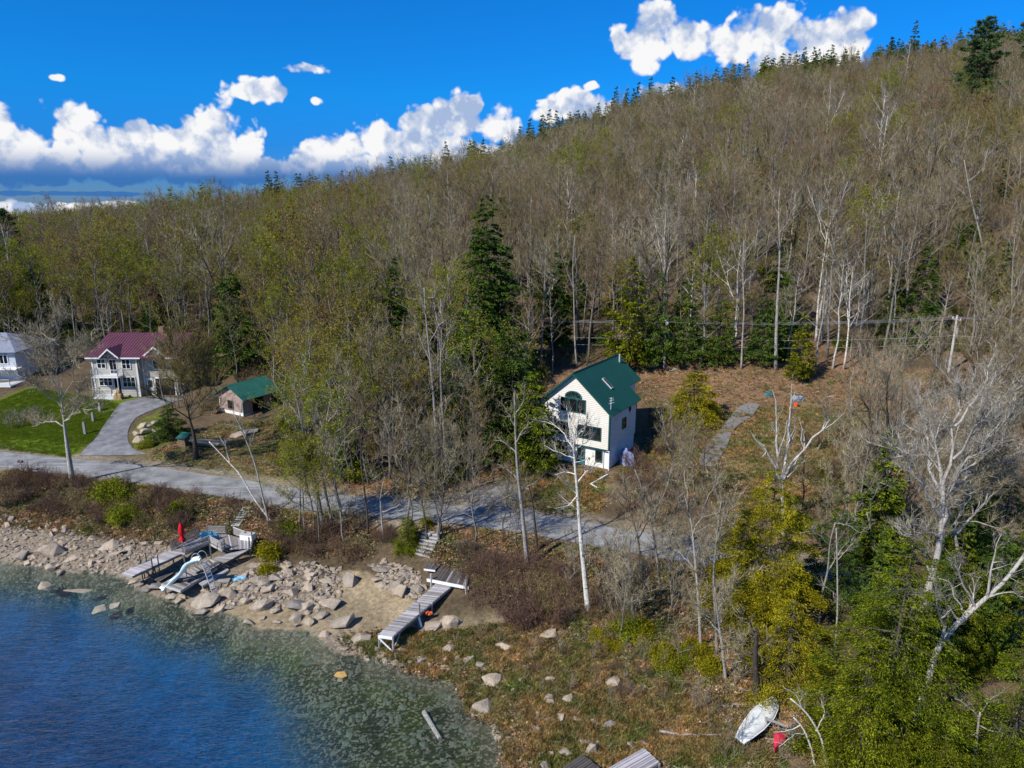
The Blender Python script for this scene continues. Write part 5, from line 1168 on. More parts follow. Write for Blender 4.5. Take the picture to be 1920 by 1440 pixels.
def grow(seed, H=17, r0=0.17, c0=0.45, spread=0.26, nl=15, dens=1.0, tw=5, fine=2, twl=0.6, lean=0.0, fork=False, k=1.0):
    rng = rs(seed); T = Geo(); Cn = Geo(); n = 8
    z = np.linspace(-0.4, H * 0.92, n); wob = np.cumsum(rng.normal(size=(n, 2)) * 0.16, 0); wob -= wob[0]; wob[:, 0] += lean * z
    tr_ = np.column_stack([wob, z]); rad = r0 * np.clip(1.08 - z / H, 0.10, 1) ** 0.9; rad[0] *= 1.35
    T.tube(tr_, rad, 6); lines = []
    if fork:
        i = 3; a = rng.uniform(0, 6.28); dirv = np.array([math.cos(a) * 0.35, math.sin(a) * 0.35, 1]); s = np.linspace(0, 1, 5)[:, None]
        f = tr_[i] + dirv * s * H * 0.5 + np.array([math.cos(a), math.sin(a), 0]) * (s ** .5) * H * 0.04; T.tube(f, np.linspace(rad[i] * .7, 0.03, 5), 5); lines.append((f, 1.0))
        main = [tr_, f]
    else: main = [tr_]
    for i in range(nl):
        tt = ((i + rng.uniform(0, 0.8)) / nl) ** 0.85; src = main[i % len(main)]; t = c0 + (0.97 - c0) * tt
        s = np.clip(t if src is tr_ else 0.1 + 0.85 * tt, 0, 0.99) * (len(src) - 1); j = int(s); p = src[j] + (src[min(j + 1, len(src) - 1)] - src[j]) * (s - j)
        a = i * 2.4 + rng.uniform(-0.5, 0.5); L = H * spread * (1.05 - 0.6 * tt) * rng.uniform(0.7, 1.25); el_ = R(rng.uniform(14, 48) + 22 * tt)
        d = np.array([math.cos(a) * math.cos(el_), math.sin(a) * math.cos(el_), math.sin(el_)]); s4 = np.linspace(0, 1, 5)[:, None]
        lp = p + d * L * s4 + np.array([0, 0, 1]) * (s4 ** 2) * L * rng.uniform(0.05, 0.35) + rng.normal(size=(5, 3)) * 0.08 * L * 0.35 * s4
        T.tube(lp, np.linspace(max(0.022, r0 * 0.42 * (1 - 0.6 * tt)), 0.012, 5), 4, False); lines.append((lp, 1.0))
    lines.append((tr_[-3:], 1.2))
    tips = twiggify(Cn, lines, rng, dens * 1.15, 0.32, tw, fine, twl, 0.026 * k, 0.013 * k, 0.0085 * k)
    return T, Cn, tips
def add_leaves(Cn, tips, rng, frac, size, jit=0.12, per=1):
    i = rng.integers(0, len(tips), int(len(tips) * frac)); c = tips[i] + rng.normal(size=(len(i), 3)) * jit
    Cn.leaves(c, rng.normal(size=(len(i), 3)), size * rng.uniform(0.6, 1.3, len(i)), size * 0.6, rng)
def conifer(seed, H=16, rad=3.0, base=0.08, n=5000, size=0.2, droop=0.3, branches=110, power=0.8, clump=0.16, r0=0.2, rag=0.3, wid=0.42, jit=0.6):
    rng = rs(seed); T = Geo(); F = Geo(); z = np.linspace(-0.3, H * 0.99, 6)
    T.tube(np.column_stack([rng.normal(size=(6, 2)) * 0.04, z]), r0 * np.clip(1.03 - z / H, 0.05, 1), 6)
    t = np.sort(rng.uniform(0, 1, branches) ** 1.15); zb = H * (base + (0.985 - base) * t); az_ = np.arange(branches) * 2.4 + rng.uniform(-0.6, 0.6, branches)
    L = rad * ((1 - t) ** power * (0.75 + 0.25 * np.minimum(1, t / 0.12)) + 0.05) * rng.uniform(1 - rag, 1 + rag * 0.6, branches)
    d = np.stack([np.cos(az_), np.sin(az_)], -1)
    for i in range(branches):
        if L[i] > 0.5:
            s = np.linspace(0, 0.9, 3)[:, None]; p = np.column_stack([d[i] * s * L[i], zb[i] + (0.12 * s - droop * s ** 2) * L[i]]); T.tube(p, [0.035 + L[i] * 0.006, 0.02, 0.008], 3, False)
    w_ = L * (0.35 + L * 0.25); w_ /= w_.sum(); bi = rng.choice(branches, n, p=w_)
    # sprays: groups of blades that share a centre on the branch
    ns = max(4, n // 14); sb = rng.choice(branches, ns, p=w_); ss = np.sqrt(rng.uniform(0.03, 1.0, ns)); sl = rng.normal(size=ns) * 0.22 * (1.25 - ss)
    k = rng.integers(0, ns, n); b_ = sb[k]; s = ss[k]; lat = sl[k]; Lb = L[b_]
    x = (s * Lb)[:, None] * d[b_] + (lat * Lb)[:, None] * np.stack([-d[b_][:, 1], d[b_][:, 0]], -1)
    zz = zb[b_] + (0.12 * s - droop * s ** 2 - np.abs(lat) * 0.35) * Lb; c = np.column_stack([x, zz]) + rng.normal(size=(n, 3)) * [clump * 1.25, clump * 1.25, clump * 0.62] * (0.45 + Lb[:, None] / rad)
    axd = np.column_stack([d[b_], np.full(n, -0.25 if jit > .5 else -0.5)]) + rng.normal(size=(n, 3)) * [jit, jit, jit * 0.5]
    F.leaves(c, axd, size * rng.uniform(0.6, 1.35, n), size * wid, rng, 0.25)
    return T, F
def pine(seed, H=28, rad=6, n=9000, size=0.3):
    rng = rs(seed); T = Geo(); F = Geo(); z = np.linspace(-0.5, H, 8); T.tube(np.column_stack([rng.normal(size=(8, 2)) * 0.1, z]), 0.42 * np.clip(1.04 - z / H, 0.05, 1), 7)
    nb = 64; cs = []; 
    for i in range(nb):
        t = (i / nb) ** 0.9; zb = H * (0.22 + 0.76 * t); a = i * 2.4 + rng.uniform(-.5, .5); L = rad * (1 - t) ** 0.55 * rng.uniform(0.45, 1.2) * (0.8 + 0.2 * min(1, t * 4)); d = np.array([math.cos(a), math.sin(a), 0.18 + 0.35 * t])
        s = np.linspace(0, 1, 4)[:, None]; p = np.array([0, 0, zb]) + d * s * L + np.array([0, 0, 1]) * (s ** 2) * L * 0.1; T.tube(p, [0.09, 0.06, 0.04, 0.02], 4, False)
        m = int(4 + L * 3.2); u = rng.uniform(0.35, 1.02, m)[:, None]; q = np.array([0, 0, zb]) + d * u * L + rng.normal(size=(m, 3)) * [0.5, 0.5, 0.12] * (0.4 + L * 0.16) + [0, 0, .15]; cs.append(q)
    cs = np.vstack(cs); k = rng.integers(0, len(cs), n); dv = unit(rng.normal(size=(n, 3)) * [1, 1, 0.7] + [0, 0, .25]); F.leaves(cs[k] + dv * rng.uniform(0.1, 0.55, (n, 1)) * [1, 1, .55], dv, size * rng.uniform(.6, 1.2, n), size * 0.16, rng)
    return T, F
def bush(seed, r=(1.2, 1.2, 1.0), n=1500, size=0.09, stems=10):
    rng = rs(seed); T = Geo(); F = Geo(); rr = np.array(r)
    cl = unit(rng.normal(size=(26, 3))) * rng.uniform(0.45, 0.95, (26, 1)) * rr; cl[:, 2] = np.abs(cl[:, 2]) + rr[2] * 0.25
    for c in cl[:stems]: T.tube([[0, 0, -0.1], c * 0.5, c], [0.035, 0.02, 0.008], 3, False)
    k = rng.integers(0, 26, n); p = cl[k] + rng.normal(size=(n, 3)) * rr * 0.17; p[:, 2] = np.maximum(p[:, 2], 0.02)
    F.leaves(p, rng.normal(size=(n, 3)) + [0, 0, .3], size * rng.uniform(.6, 1.4, n), size * .5, rng); return T, F
def thicket(seed, r=1.5, h=1.6, stems=40, tw=6, fine=2, leaf=0.0, ls=0.05):
    rng = rs(seed); T = Geo(); F = Geo(); a = rng.uniform(0, 6.28, stems); q = np.sqrt(rng.uniform(0, 1, stems)) * r * 0.7; p0 = np.column_stack([np.cos(a) * q, np.sin(a) * q, np.full(stems, -0.1)])
    d = unit(np.column_stack([np.cos(a) * 0.5 * rng.uniform(0, 1.3, stems), np.sin(a) * 0.5 * rng.uniform(0, 1.3, stems), np.ones(stems)]) + rng.normal(size=(stems, 3)) * .12); L = h * rng.uniform(.6, 1.15, stems)
    lines = []
    for i in range(stems):
        s = np.linspace(0, 1, 4)[:, None]; p = p0[i] + d[i] * s * L[i] + rng.normal(size=(4, 3)) * .05 * s; T.tube(p, [0.02, .016, .011, .006], 3, False); lines.append((p, 1.0))
    tips = twiggify(F, lines, rng, 2.6, 0.45, tw, fine, 0.32, 0.010, 0.007, 0.005, 0.25, 0.3, 0.9)
    if leaf: add_leaves(F, tips, rng, leaf, ls, 0.05)
    return T, F, tips

def tree_parts(root, T, tm, F, fm, tn='trunk', cn='crown'):
    a = T.obj(tn, MATS[tm], root, True); b_ = F.obj(cn, MATS[fm], root); return a, b_
def proto(name, T, tm, F, fm, extra=None, cn='crown'):
    """mesh pair shared by the copies"""
    d = {'name': name, 'trunk': T.mesh('trunk', MATS[tm], True), 'crown': F.mesh(cn, MATS[fm]), 'cn': cn}
    if extra: d['leaf'] = extra[0].mesh('leaves', MATS[extra[1]])
    return d
def plant(pr, x, y, s, rz, label, cat, group=None, z=None, sz=None, sink=0.1, tilt=(0, 0)):
    e = empty(pr['name'], (x, y, (hz(x, y) if z is None else z) - sink), rz, label, cat, group)
    e.scale = (s, s, s if sz is None else sz); e.rotation_euler = (tilt[0], tilt[1], rz)
    for k in ('trunk', 'crown', 'leaf'):
        if k in pr: o = bpy.data.objects.new({'trunk': 'trunk', 'crown': pr['cn'], 'leaf': 'leaves'}[k], pr[k]); COL.objects.link(o); o.parent = e
    return e

PB = []      # bare trees
for i in range(7):
    T, Cn, tips = grow(100 + i, 17, 0.16 + 0.02 * (i % 3), [0.42, 0.5, 0.38, 0.55, 0.45, 0.35, 0.6][i], [0.33, 0.28, 0.38, 0.27, 0.34, 0.40, 0.25][i], 18, 1.15, 6, 3, 0.62, fork=i in (2, 4, 5))
    PB.append(proto('bare_tree', T, ['bark_grey', 'bark_dark', 'bark_grey', 'bark_pale', 'bark_grey', 'bark_dark', 'bark_grey'][i], Cn, ['twig_brown', 'twig_brown', 'twig_grey', 'twig_brown', 'twig_brown', 'twig_grey', 'twig_brown'][i]))
PW = []      # pale-barked birches
for i in range(3):
    T, Cn, tips = grow(200 + i, 16, 0.15, 0.42, 0.27, 15, 1.0, 5, 2, 0.6, lean=0.03 * (i - 1), fork=i == 1)
    PW.append(proto('birch_tree', T, 'bark_birch' if i else 'bark_pale', Cn, 'twig_pale' if i == 1 else 'twig_grey'))
PG = []      # budding trees
for i in range(4):
    T, Cn, tips = grow(300 + i, 16, 0.15, [0.3, 0.4, 0.25, 0.4][i], [0.34, 0.30, 0.38, 0.32][i], 19, 1.05, 5, 2, 0.6, fork=i == 2)
    Lf = Geo(); add_leaves(Lf, tips, rs(350 + i), [1.25, 0.8, 1.4, 0.6][i], 0.115, 0.16); PG.append(proto('budding_tree', T, 'bark_grey', Cn, 'twig_brown', (Lf, ['leaf_bud', 'leaf_bud', 'leaf_lime', 'leaf_rust'][i])))
PC = []
for i in range(4):
    T, F = conifer(400 + i, [14, 17, 15, 12][i], [2.9, 3.1, 3.6, 2.4][i], [0.05, .15, .08, .03][i], 6500, 0.22, [0.3, .25, .4, .2][i], 120, [0.8, .75, .6, .9][i])
    PC.append(proto('conifer_tree', T, 'bark_dark', F, 'needle_dark' if i != 2 else 'needle_mid'))
PP = []
for i in range(2):
    T, F = pine(450 + i, 24, 5.5, 9000, 0.34); PP.append(proto('pine_tree', T, 'bark_dark', F, 'needle_pine'))

# where the wood begins, seen from the lake
EDGE_PX = [(-150, 735), (60, 715), (120, 706), (330, 705), (400, 715), (470, 742), (520, 790), (560, 850), (620, 905), (700, 925), (800, 925), (880, 905), (940, 860), (990, 770), (1060, 705), (1180, 672), (1300, 686), (1450, 686), (1560, 686), (1700, 686), (1900, 690), (2150, 690)]
EW = np.array([ground(*p)[:2] for p in EDGE_PX]); EU = EW[:, 0] / EW[:, 1]; o_s = np.argsort(EU)
def edge_y(u): return np.interp(u, EU[o_s], EW[o_s, 1])
RU = np.array([r_[0] for r_ in ridge]); RY = np.array([r_[1] for r_ in ridge]); o_r = np.argsort(RU)
rng = rs(7); cand = []
y = 60.0
while y < 560:
    sp_ = 4.6 + 1.5 * sm(y, 100, 250); n_ = int(2 * 0.86 * y / sp_)
    u_ = (np.arange(n_) + 0.5 + rng.uniform(-0.42, 0.42, n_)) / n_ * 1.72 - 0.86; yy = y + rng.uniform(-0.45, 0.45, n_) * sp_
    cand.append(np.stack([u_ * yy, yy], -1)); y += sp_ * 0.92
cand = np.vstack(cand); u_ = cand[:, 0] / cand[:, 1]
ok = (cand[:, 1] > edge_y(u_) + 1.0) & (cand[:, 1] < np.interp(u_, RAYU, HORY) + 35)
def rect_out(x, y, cx, cy, ang, hw, hh):
    c, s = math.cos(ang), math.sin(ang); a = (x - cx) * c + (y - cy) * s; b_ = -(x - cx) * s + (y - cy) * c; return (np.abs(a) > hw) | (np.abs(b_) > hh)
hc = loc_of(4, 4.5); ok &= rect_out(cand[:, 0], cand[:, 1], hc[0], hc[1], R(-32.6), 6.5, 8)
ok &= rect_out(cand[:, 0], cand[:, 1], -51, 99, 0, 9.5, 9) & rect_out(cand[:, 0], cand[:, 1], -70.5, 103, 0, 9.5, 9) & rect_out(cand[:, 0], cand[:, 1], -34, 88, R(-30), 5.5, 5.5)
cand = cand[ok]; u_ = cand[:, 0] / cand[:, 1]; yv = cand[:, 1]; N = len(cand)
pn = fbm(cand[:, 0] + 300, cand[:, 1], 28, 3); pn2 = fbm(cand[:, 0] - 200, cand[:, 1] + 77, 40, 2)
ry = np.interp(u_, RAYU, HORY); near_ridge = (yv > ry - 55)
pcon = 0.06 + 0.3 * near_ridge * sm(u_, 0.0, 0.05) + 0.25 * (yv < 120) * sm(u_, -0.3, -0.2) * sm(-u_, -0.1, 0.0) + 0.16 * sm(pn2, 0.25, 0.55) + 0.75 * near_ridge * sm(u_, -0.02, 0.03) * sm(-u_, -0.47, -0.36) + 0.12 * near_ridge + 0.45 * (u_ < -0.66) * (yv < 210) + 0.08 * (yv < 135) * sm(u_, -0.25, 0.0)
pbud = 0.09 + 0.72 * sm(-u_, 0.05, 0.45) * sm(pn, -0.3, 0.25) + 0.6 * sm(pn, 0.15, 0.4) * sm(-yv, -420, -130) + 0.12 * sm(yv, 180, 300) * sm(-u_, -0.2, 0.1)
pbir = 0.06 + 0.10 * (u_ > 0.2)
rr = rng.uniform(0, 1, N); kind = np.where(rr < pcon, 2, np.where(rr < pcon + pbud, 1, np.where(rr < pcon + pbud + pbir * 0.55, 3, 0)))
var = rng.integers(0, 1000, N); hsc = rng.uniform(0.66, 1.22, N) * np.where(kind == 2, 0.78, 1.0) * np.where((yv > ry - 60) & (kind != 2), 0.66, 1) * rng.uniform(0.85, 1.12, N); rot = rng.uniform(0, 6.28, N)
hsc = np.where((kind == 2) & near_ridge, rng.uniform(0.85, 1.45, N), hsc)
zz = land(cand[:, 0], cand[:, 1])
PRO = {0: PB, 1: PG, 2: PC, 3: PW}
SECT = [(-0.6, 'above the far left house'), (-0.43, 'behind the plum-roofed house'), (-0.31, 'behind the green-roofed shed'), (-0.05, 'between shed and cream house'), (0.22, 'behind the cream house'), (0.55, 'above the clearing'), (9, 'at the right edge')]
def where_(lab, grp, u, y, ry_):
    s_ = next(t for v, t in SECT if u < v); e_ = y - edge_y(u)
    b_ = 'in the front row of the wood' if e_ < 9 else 'near the skyline' if y > ry_ - 60 else 'low on the slope' if e_ < 45 else 'halfway up the hill'
    return lab + ' ' + b_ + ' ' + s_, grp + ' ' + b_ + ' ' + s_
LAB = {0: ('bare leafless tree', 'tree', 'bare trees'),
       1: ('tree budding yellow-green', 'tree', 'budding trees'),
       2: ('dark green conifer', 'conifer', 'dark conifers'),
       3: ('pale-barked leafless birch', 'tree', 'pale birches')}
size_px = hsc / np.hypot(cand[:, 1], 0); inview = np.abs(u_) < 0.76
rest = []
for kd in (0, 1, 2, 3):
    ids = np.nonzero(kind == kd)[0]; order = ids[np.argsort(-(size_px[ids] * (0.2 + inview[ids])))]; lim = 165 if kd == 0 else 280
    for i in order[:lim]:
        pr = PRO[kd][var[i] % len(PRO[kd])]
        lb_, gr_ = where_(LAB[kd][0], LAB[kd][2], u_[i], yv[i], ry[i]); plant(pr, cand[i, 0], cand[i, 1], hsc[i], rot[i], lb_, LAB[kd][1], gr_, z=zz[i], sz=hsc[i] * (0.85 + 0.3 * (var[i] % 7) / 6))
    rest += list(order[lim:])
rest = np.array(rest); print('forest', N, 'rest', len(rest), {k_: int((kind == k_).sum()) for k_ in range(4)})

def scatter(name, pts_, pick, rotz, scale, groups, tilt=None):
    """one 'stuff' object: geometry nodes put the meshes in groups (lists of mesh data) on the points"""
    me = bpy.data.meshes.new(name); me.vertices.add(len(pts_)); me.vertices.foreach_set('co', np.asarray(pts_, np.float32).ravel())
    for an, vals, ty in (('pick', pick, 'INT'), ('rotz', rotz, 'FLOAT'), ('scl', scale, 'FLOAT')):
        a = me.attributes.new(an, ty, 'POINT'); a.data.foreach_set('value', np.asarray(vals, np.int32 if ty == 'INT' else np.float32))
    o = link(name, me); tag(o, kind='stuff')
    ng = bpy.data.node_groups.new(name, 'GeometryNodeTree'); ng.interface.new_socket('Geometry', in_out='INPUT', socket_type='NodeSocketGeometry'); ng.interface.new_socket('Geometry', in_out='OUTPUT', socket_type='NodeSocketGeometry')
    N_ = ng.nodes; Lk = ng.links; gi = N_.new('NodeGroupInput'); go = N_.new('NodeGroupOutput'); iop = N_.new('GeometryNodeInstanceOnPoints'); mp_ = N_.new('GeometryNodeMeshToPoints')
    Lk.new(gi.outputs[0], mp_.inputs[0]); Lk.new(mp_.outputs[0], iop.inputs['Points'])
    g2i = N_.new('GeometryNodeGeometryToInstance')
    for gr in reversed(groups):
        j = N_.new('GeometryNodeJoinGeometry')
        for mm in gr:
            po = bpy.data.objects.new(mm.name + '_source', mm); oi = N_.new('GeometryNodeObjectInfo'); oi.inputs['Object'].default_value = po; oi.inputs['As Instance'].default_value = False; Lk.new(oi.outputs['Geometry'], j.inputs[0])
        gg = N_.new('GeometryNodeGeometryToInstance'); Lk.new(j.outputs[0], gg.inputs[0]); gr_out = gg.outputs[0]
        if gr is groups[-1]: jj = N_.new('GeometryNodeJoinGeometry')
        Lk.new(gr_out, jj.inputs[0])
    Lk.new(jj.outputs[0], iop.inputs['Instance']); iop.inputs['Pick Instance'].default_value = True
    def attr(nm, ty):
        n_ = N_.new('GeometryNodeInputNamedAttribute'); n_.data_type = ty; n_.inputs['Name'].default_value = nm; return n_.outputs[0]
    Lk.new(attr('pick', 'INT'), iop.inputs['Instance Index']); cx_ = N_.new('ShaderNodeCombineXYZ'); Lk.new(attr('rotz', 'FLOAT'), cx_.inputs[2])
    e2 = N_.new('FunctionNodeEulerToRotation'); Lk.new(cx_.outputs[0], e2.inputs[0]); Lk.new(e2.outputs[0], iop.inputs['Rotation'])
    Lk.new(attr('scl', 'FLOAT'), iop.inputs['Scale']); Lk.new(iop.outputs[0], go.inputs[0])
    md = o.modifiers.new('scatter', 'NODES'); md.node_group = ng; return o
allp = PB + PG + PC + PW; basei = {0: 0, 1: len(PB), 2: len(PB) + len(PG), 3: len(PB) + len(PG) + len(PC)}
pick = np.array([basei[kind[i]] + var[i] % len(PRO[kind[i]]) for i in rest])
scatter('far_forest', np.column_stack([cand[rest], zz[rest] - 0.1]), pick, rot[rest], hsc[rest], [[p_[k_] for k_ in ('trunk', 'crown', 'leaf') if k_ in p_] for p_ in allp])
# undergrowth of the wood
PT_ = []
for i in range(3):
    T, F, _ = thicket(500 + i, 1.8, 2.6, 16, 5, 2); PT_.append(proto('shrub', T, 'bark_dark', F, 'twig_brown', cn='twigs'))
T, F = bush(510, (1.7, 1.7, 1.9), 1500, 0.14); PE = proto('shrub', T, 'bark_dark', F, 'needle_mid', cn='foliage')
T, F = bush(511, (1.5, 1.5, 1.6), 1300, 0.14); PE2 = proto('shrub', T, 'bark_dark', F, 'needle_dark', cn='foliage')
n_ = 2600; yy = rng.uniform(0, 1, n_) ** 1.3 * 120 + 62; uu = rng.uniform(-0.82, 0.82, n_); k_ = yy > edge_y(uu) + 1; X_, Y2 = (uu * yy)[k_], yy[k_]
kk = rect_out(X_, Y2, hc[0], hc[1], R(-32.6), 6.5, 8) & rect_out(X_, Y2, -58, 100, 0, 17, 9) & rect_out(X_, Y2, -34, 88, R(-30), 5.5, 5.5); X_, Y2 = X_[kk], Y2[kk]
dn = fbm(X_, Y2, 15, 2); r_ = rng.uniform(0, 1, len(X_)); gx = 1 - 0.7 * sm(X_ / Y2, 0.0, 0.1); pk = np.where(r_ < (0.22 + 0.3 * (dn > 0.2)) * gx, 3, np.where(r_ < (0.28 + 0.4 * (dn > 0.2)) * gx, 4, rng.integers(0, 3, len(X_))))
scatter('undergrowth', np.column_stack([X_, Y2, land(X_, Y2) - 0.1]), pk, rng.uniform(0, 6.28, len(X_)), rng.uniform(0.45, 1.0, len(X_)), [[p_['trunk'], p_['crown']] for p_ in PT_ + [PE, PE2]])
# ------------------------------------------------------------------ trees one can tell apart
def hero(name, base, trunk, limbs, label, r0=0.2, tm='bark_grey', fm='twig_grey', seed=1, dens=1.1, sub=0.30, tw=5, fine=2, twl=0.5, r_top=0.04, leaf=None, z_sink=0.3, rt=1.0, cat='tree', dyk=1.0, upb=0.35, start=0.25, autolimbs=0, al_len=2.0):
    """trunk and limbs are lists of photograph pixels, laid out round the vertical plane of the base; the limbs also swing fore and aft"""
    rg = rs(seed); q = ground(*base); Y = q[1]; e = empty(name, q, 0, label, cat)
    def P3(pl, dy0, swing):
        out = []; n_ = len(pl)
        for i, (x, y) in enumerate(pl): out.append(at_y(x, y, Y + dy0 + swing * (i / max(1, n_ - 1)) ** 1.0) - q)
        return out
    sw = rg.normal() * 0.6 * dyk; tp = [np.array([0, 0, -z_sink])] + P3(trunk, 0, sw)
    tp = resample(catmull(tp, 5), 14); L = np.linspace(0, 1, 14); rad = r0 + (r_top - r0) * L ** 0.85; rad[0] *= 1.3
    T = Geo(); T.tube(tp, rad, 8); C_ = Geo(); lines = [(tp[8:], 0.8)]
    for lb in limbs:
        thick = 1.0
        if isinstance(lb[-1], (int, float)): thick = lb[-1]; lb = lb[:-1]
        p0 = at_y(*lb[0], Y) - q; i = np.argmin(np.linalg.norm(tp[:, [0, 2]] - p0[[0, 2]], axis=1)); dy0 = tp[i][1]
        length = np.linalg.norm(np.array(lb[-1]) - np.array(lb[0])) * Y / FPX; swg = rg.uniform(-0.75, 0.75) * length * dyk
        lp = np.array(P3(lb, dy0, swg)); lp = resample(catmull(lp, 4) if len(lp) > 2 else lp, 8)
        d_ = np.linalg.norm(tp - lp[0], axis=1).min(); ra = min(rad[i] * 0.75, 0.03 + length * 0.017) * thick
        lp[1:-1] += rg.normal(size=(6, 3)) * 0.02 * length; T.tube(lp, np.linspace(ra, 0.014, 8), 6, False); lines.append((lp, 1.0))
        for k in range(int(1 + length * 0.55)):       # secondary limbs
            s = rg.uniform(0.25, 0.85); b_ = lp[int(s * 7)]; dd = unit(lp[-1] - lp[0]) + rg.normal(size=3) * 0.55 + [0, 0, 0.25]; ll = length * rg.uniform(0.25, 0.5) * (1.2 - s)
            sp3 = np.array([b_ + unit(dd) * ll * t + np.array([0, 0, 0.12]) * ll * t * t + rg.normal(size=3) * 0.03 * ll for t in np.linspace(0, 1, 4)]); T.tube(sp3, np.linspace(ra * 0.5, 0.01, 4), 4, False); lines.append((sp3, 1.2))
    for k in range(autolimbs):
        s = rg.uniform(0.35, 0.97); i = int(s * 13); a = rg.uniform(0, 6.28); ll = al_len * rg.uniform(.5, 1.2) * (1.25 - s * .7); d_ = np.array([math.cos(a), math.sin(a), rg.uniform(.25, .9)])
        lp = np.array([tp[i] + d_ * ll * t + [0, 0, .15 * ll * t * t] for t in np.linspace(0, 1, 4)]); T.tube(lp, np.linspace(rad[i] * .4, .01, 4), 4, False); lines.append((lp, 1.0))
    tips = twiggify(C_, lines, rg, dens, sub, tw, fine, twl, 0.018 * rt, 0.009 * rt, 0.006 * rt, upb, start)
    T.obj('trunk', MATS[tm], e, True); C_.obj('crown', MATS[fm], e)
    if leaf: Lf = Geo(); add_leaves(Lf, tips, rg, leaf[1], leaf[2], 0.12); Lf.obj('leaves', MATS[leaf[0]], e)
    return e
hero('bare_tree', (136, 908), [(131, 870), (123, 815), (119, 780), (114, 745)],
     [[(116, 762), (95, 705), (62, 655), (22, 618)], [(114, 748), (104, 690), (86, 640), (72, 590)], [(114, 745), (116, 690), (112, 640), (108, 575)], [(115, 750), (132, 705), (148, 660), (178, 615)],
      [(117, 765), (88, 735), (55, 712), (18, 700)], [(118, 770), (150, 735), (185, 715)], [(120, 790), (150, 770), (190, 765)], [(114, 748), (92, 680), (52, 620)], [(121, 800), (100, 790), (60, 800)], [(122, 790), (146, 758), (176, 742)]],
     'large bare grey tree standing at the lake side of the road beside the lawn', 0.34, 'bark_silver', 'twig_grey', 11, 2.6, tw=7, fine=3, twl=0.8, rt=1.7)
hero('bare_tree', (368, 862), [(364, 820), (357, 790), (352, 765)],
     [[(354, 775), (335, 730), (305, 690), (282, 655)], [(353, 768), (345, 710), (325, 650), (318, 600)], [(353, 768), (356, 700), (350, 640), (352, 592)], [(354, 772), (375, 715), (390, 660), (398, 620)], [(355, 780), (385, 745), (412, 710), (430, 680)],
      [(355, 785), (325, 765), (290, 745), (262, 725)], [(356, 785), (395, 770), (425, 760)], [(353, 765), (365, 690), (372, 630)], [(353, 765), (335, 700), (300, 640)]],
     'dark bare tree with a broad twiggy crown in front of the garage wing', 0.36, 'bark_dark', 'twig_brown', 12, 2.8, tw=7, fine=2, twl=0.8, rt=1.6)
hero('budding_birch', (608, 1000), [(596, 930), (580, 860), (565, 790), (550, 720)], [[(588, 890), (570, 800), (530, 740), (508, 700)], [(575, 840), (600, 770), (625, 710), (635, 665)], [(566, 800), (560, 740), (575, 680), (580, 645)], [(572, 820), (540, 790), (505, 760)], [(580, 860), (555, 830), (528, 820)]],
     'tallest stem of the budding birch clump between deck and long dock', 0.20, 'bark_pale', 'twig_pale', 13, 1.3, leaf=('leaf_lime', 1.5, 0.085))
hero('budding_birch', (625, 992), [(612, 930), (600, 860), (596, 800)], [[(602, 870), (580, 850), (545, 840)], [(600, 860), (625, 820), (650, 790)], [(598, 830), (590, 780), (600, 740)], [(606, 900), (580, 885), (548, 890)], [(604, 885), (570, 860), (540, 865)], [(603, 880), (560, 875), (530, 855)]],
     'middle stem of the budding birch clump with lime green leaves low down', 0.16, 'bark_pale', 'twig_pale', 14, 1.6, leaf=('leaf_lime', 2.4, 0.095))
hero('budding_birch', (645, 990), [(632, 930), (622, 870), (612, 800), (622, 740)], [[(622, 870), (650, 820), (680, 790)], [(612, 800), (640, 750), (655, 700)], [(614, 830), (590, 760), (575, 720)]],
     'rightmost stem of the budding birch clump above the shore boulders', 0.15, 'bark_pale', 'twig_pale', 15, 1.3, leaf=('leaf_lime', 1.2, 0.085))
hero('leaning_birch', (506, 985), [(492, 930), (478, 870), (455, 810), (436, 770)], [[(478, 870), (470, 840), (478, 810)], [(455, 810), (440, 800), (420, 795)], [(460, 820), (452, 780), (456, 750)]], 'upper of two thin white birches leaning left over the road', 0.10, 'bark_birch', 'twig_pale', 16, 1.0)
hero('leaning_birch', (514, 980), [(480, 940), (450, 890), (430, 868), (392, 828)], [[(450, 890), (425, 885), (400, 888)], [(430, 868), (425, 840), (410, 815)]], 'lower of two thin white birches leaning left over the road', 0.10, 'bark_birch', 'twig_pale', 17, 1.0)
hero('dead_birch', (990, 1072), [(984, 1010), (978, 950), (970, 880), (966, 800), (964, 735)], [[(968, 850), (945, 830), (925, 825)], [(967, 830), (985, 800), (1000, 790)], [(966, 800), (950, 770), (940, 750)], [(965, 780), (980, 750), (985, 720)], [(972, 900), (950, 880), (932, 870)], [(978, 940), (955, 930), (930, 940)], [(975, 925), (1000, 905), (1020, 900)]],
     'tall pale broken-topped tree on the bank left of the cream house', 0.21, 'bark_pale', 'twig_grey', 18, 1.5)
hero('bare_tree', (1104, 1150), [(1096, 1080), (1088, 1000), (1083, 930), (1078, 870), (1076, 820), (1090, 775)], [[(1078, 850), (1060, 815), (1035, 795), (1015, 790)], [(1078, 860), (1050, 850), (1020, 835)], [(1077, 830), (1098, 800), (1108, 770)], [(1080, 890), (1060, 885), (1040, 890)], [(1082, 905), (1105, 880), (1130, 870)], [(1083, 930), (1060, 950), (1036, 952)], [(1076, 825), (1066, 790), (1062, 760)], [(1078, 840), (1100, 830), (1118, 805)]],
     'tall white-trunked tree whose bare twigs cross the front of the cream house', 0.23, 'bark_birch', 'twig_pale', 19, 3.0, fine=2, rt=1.2, autolimbs=6)
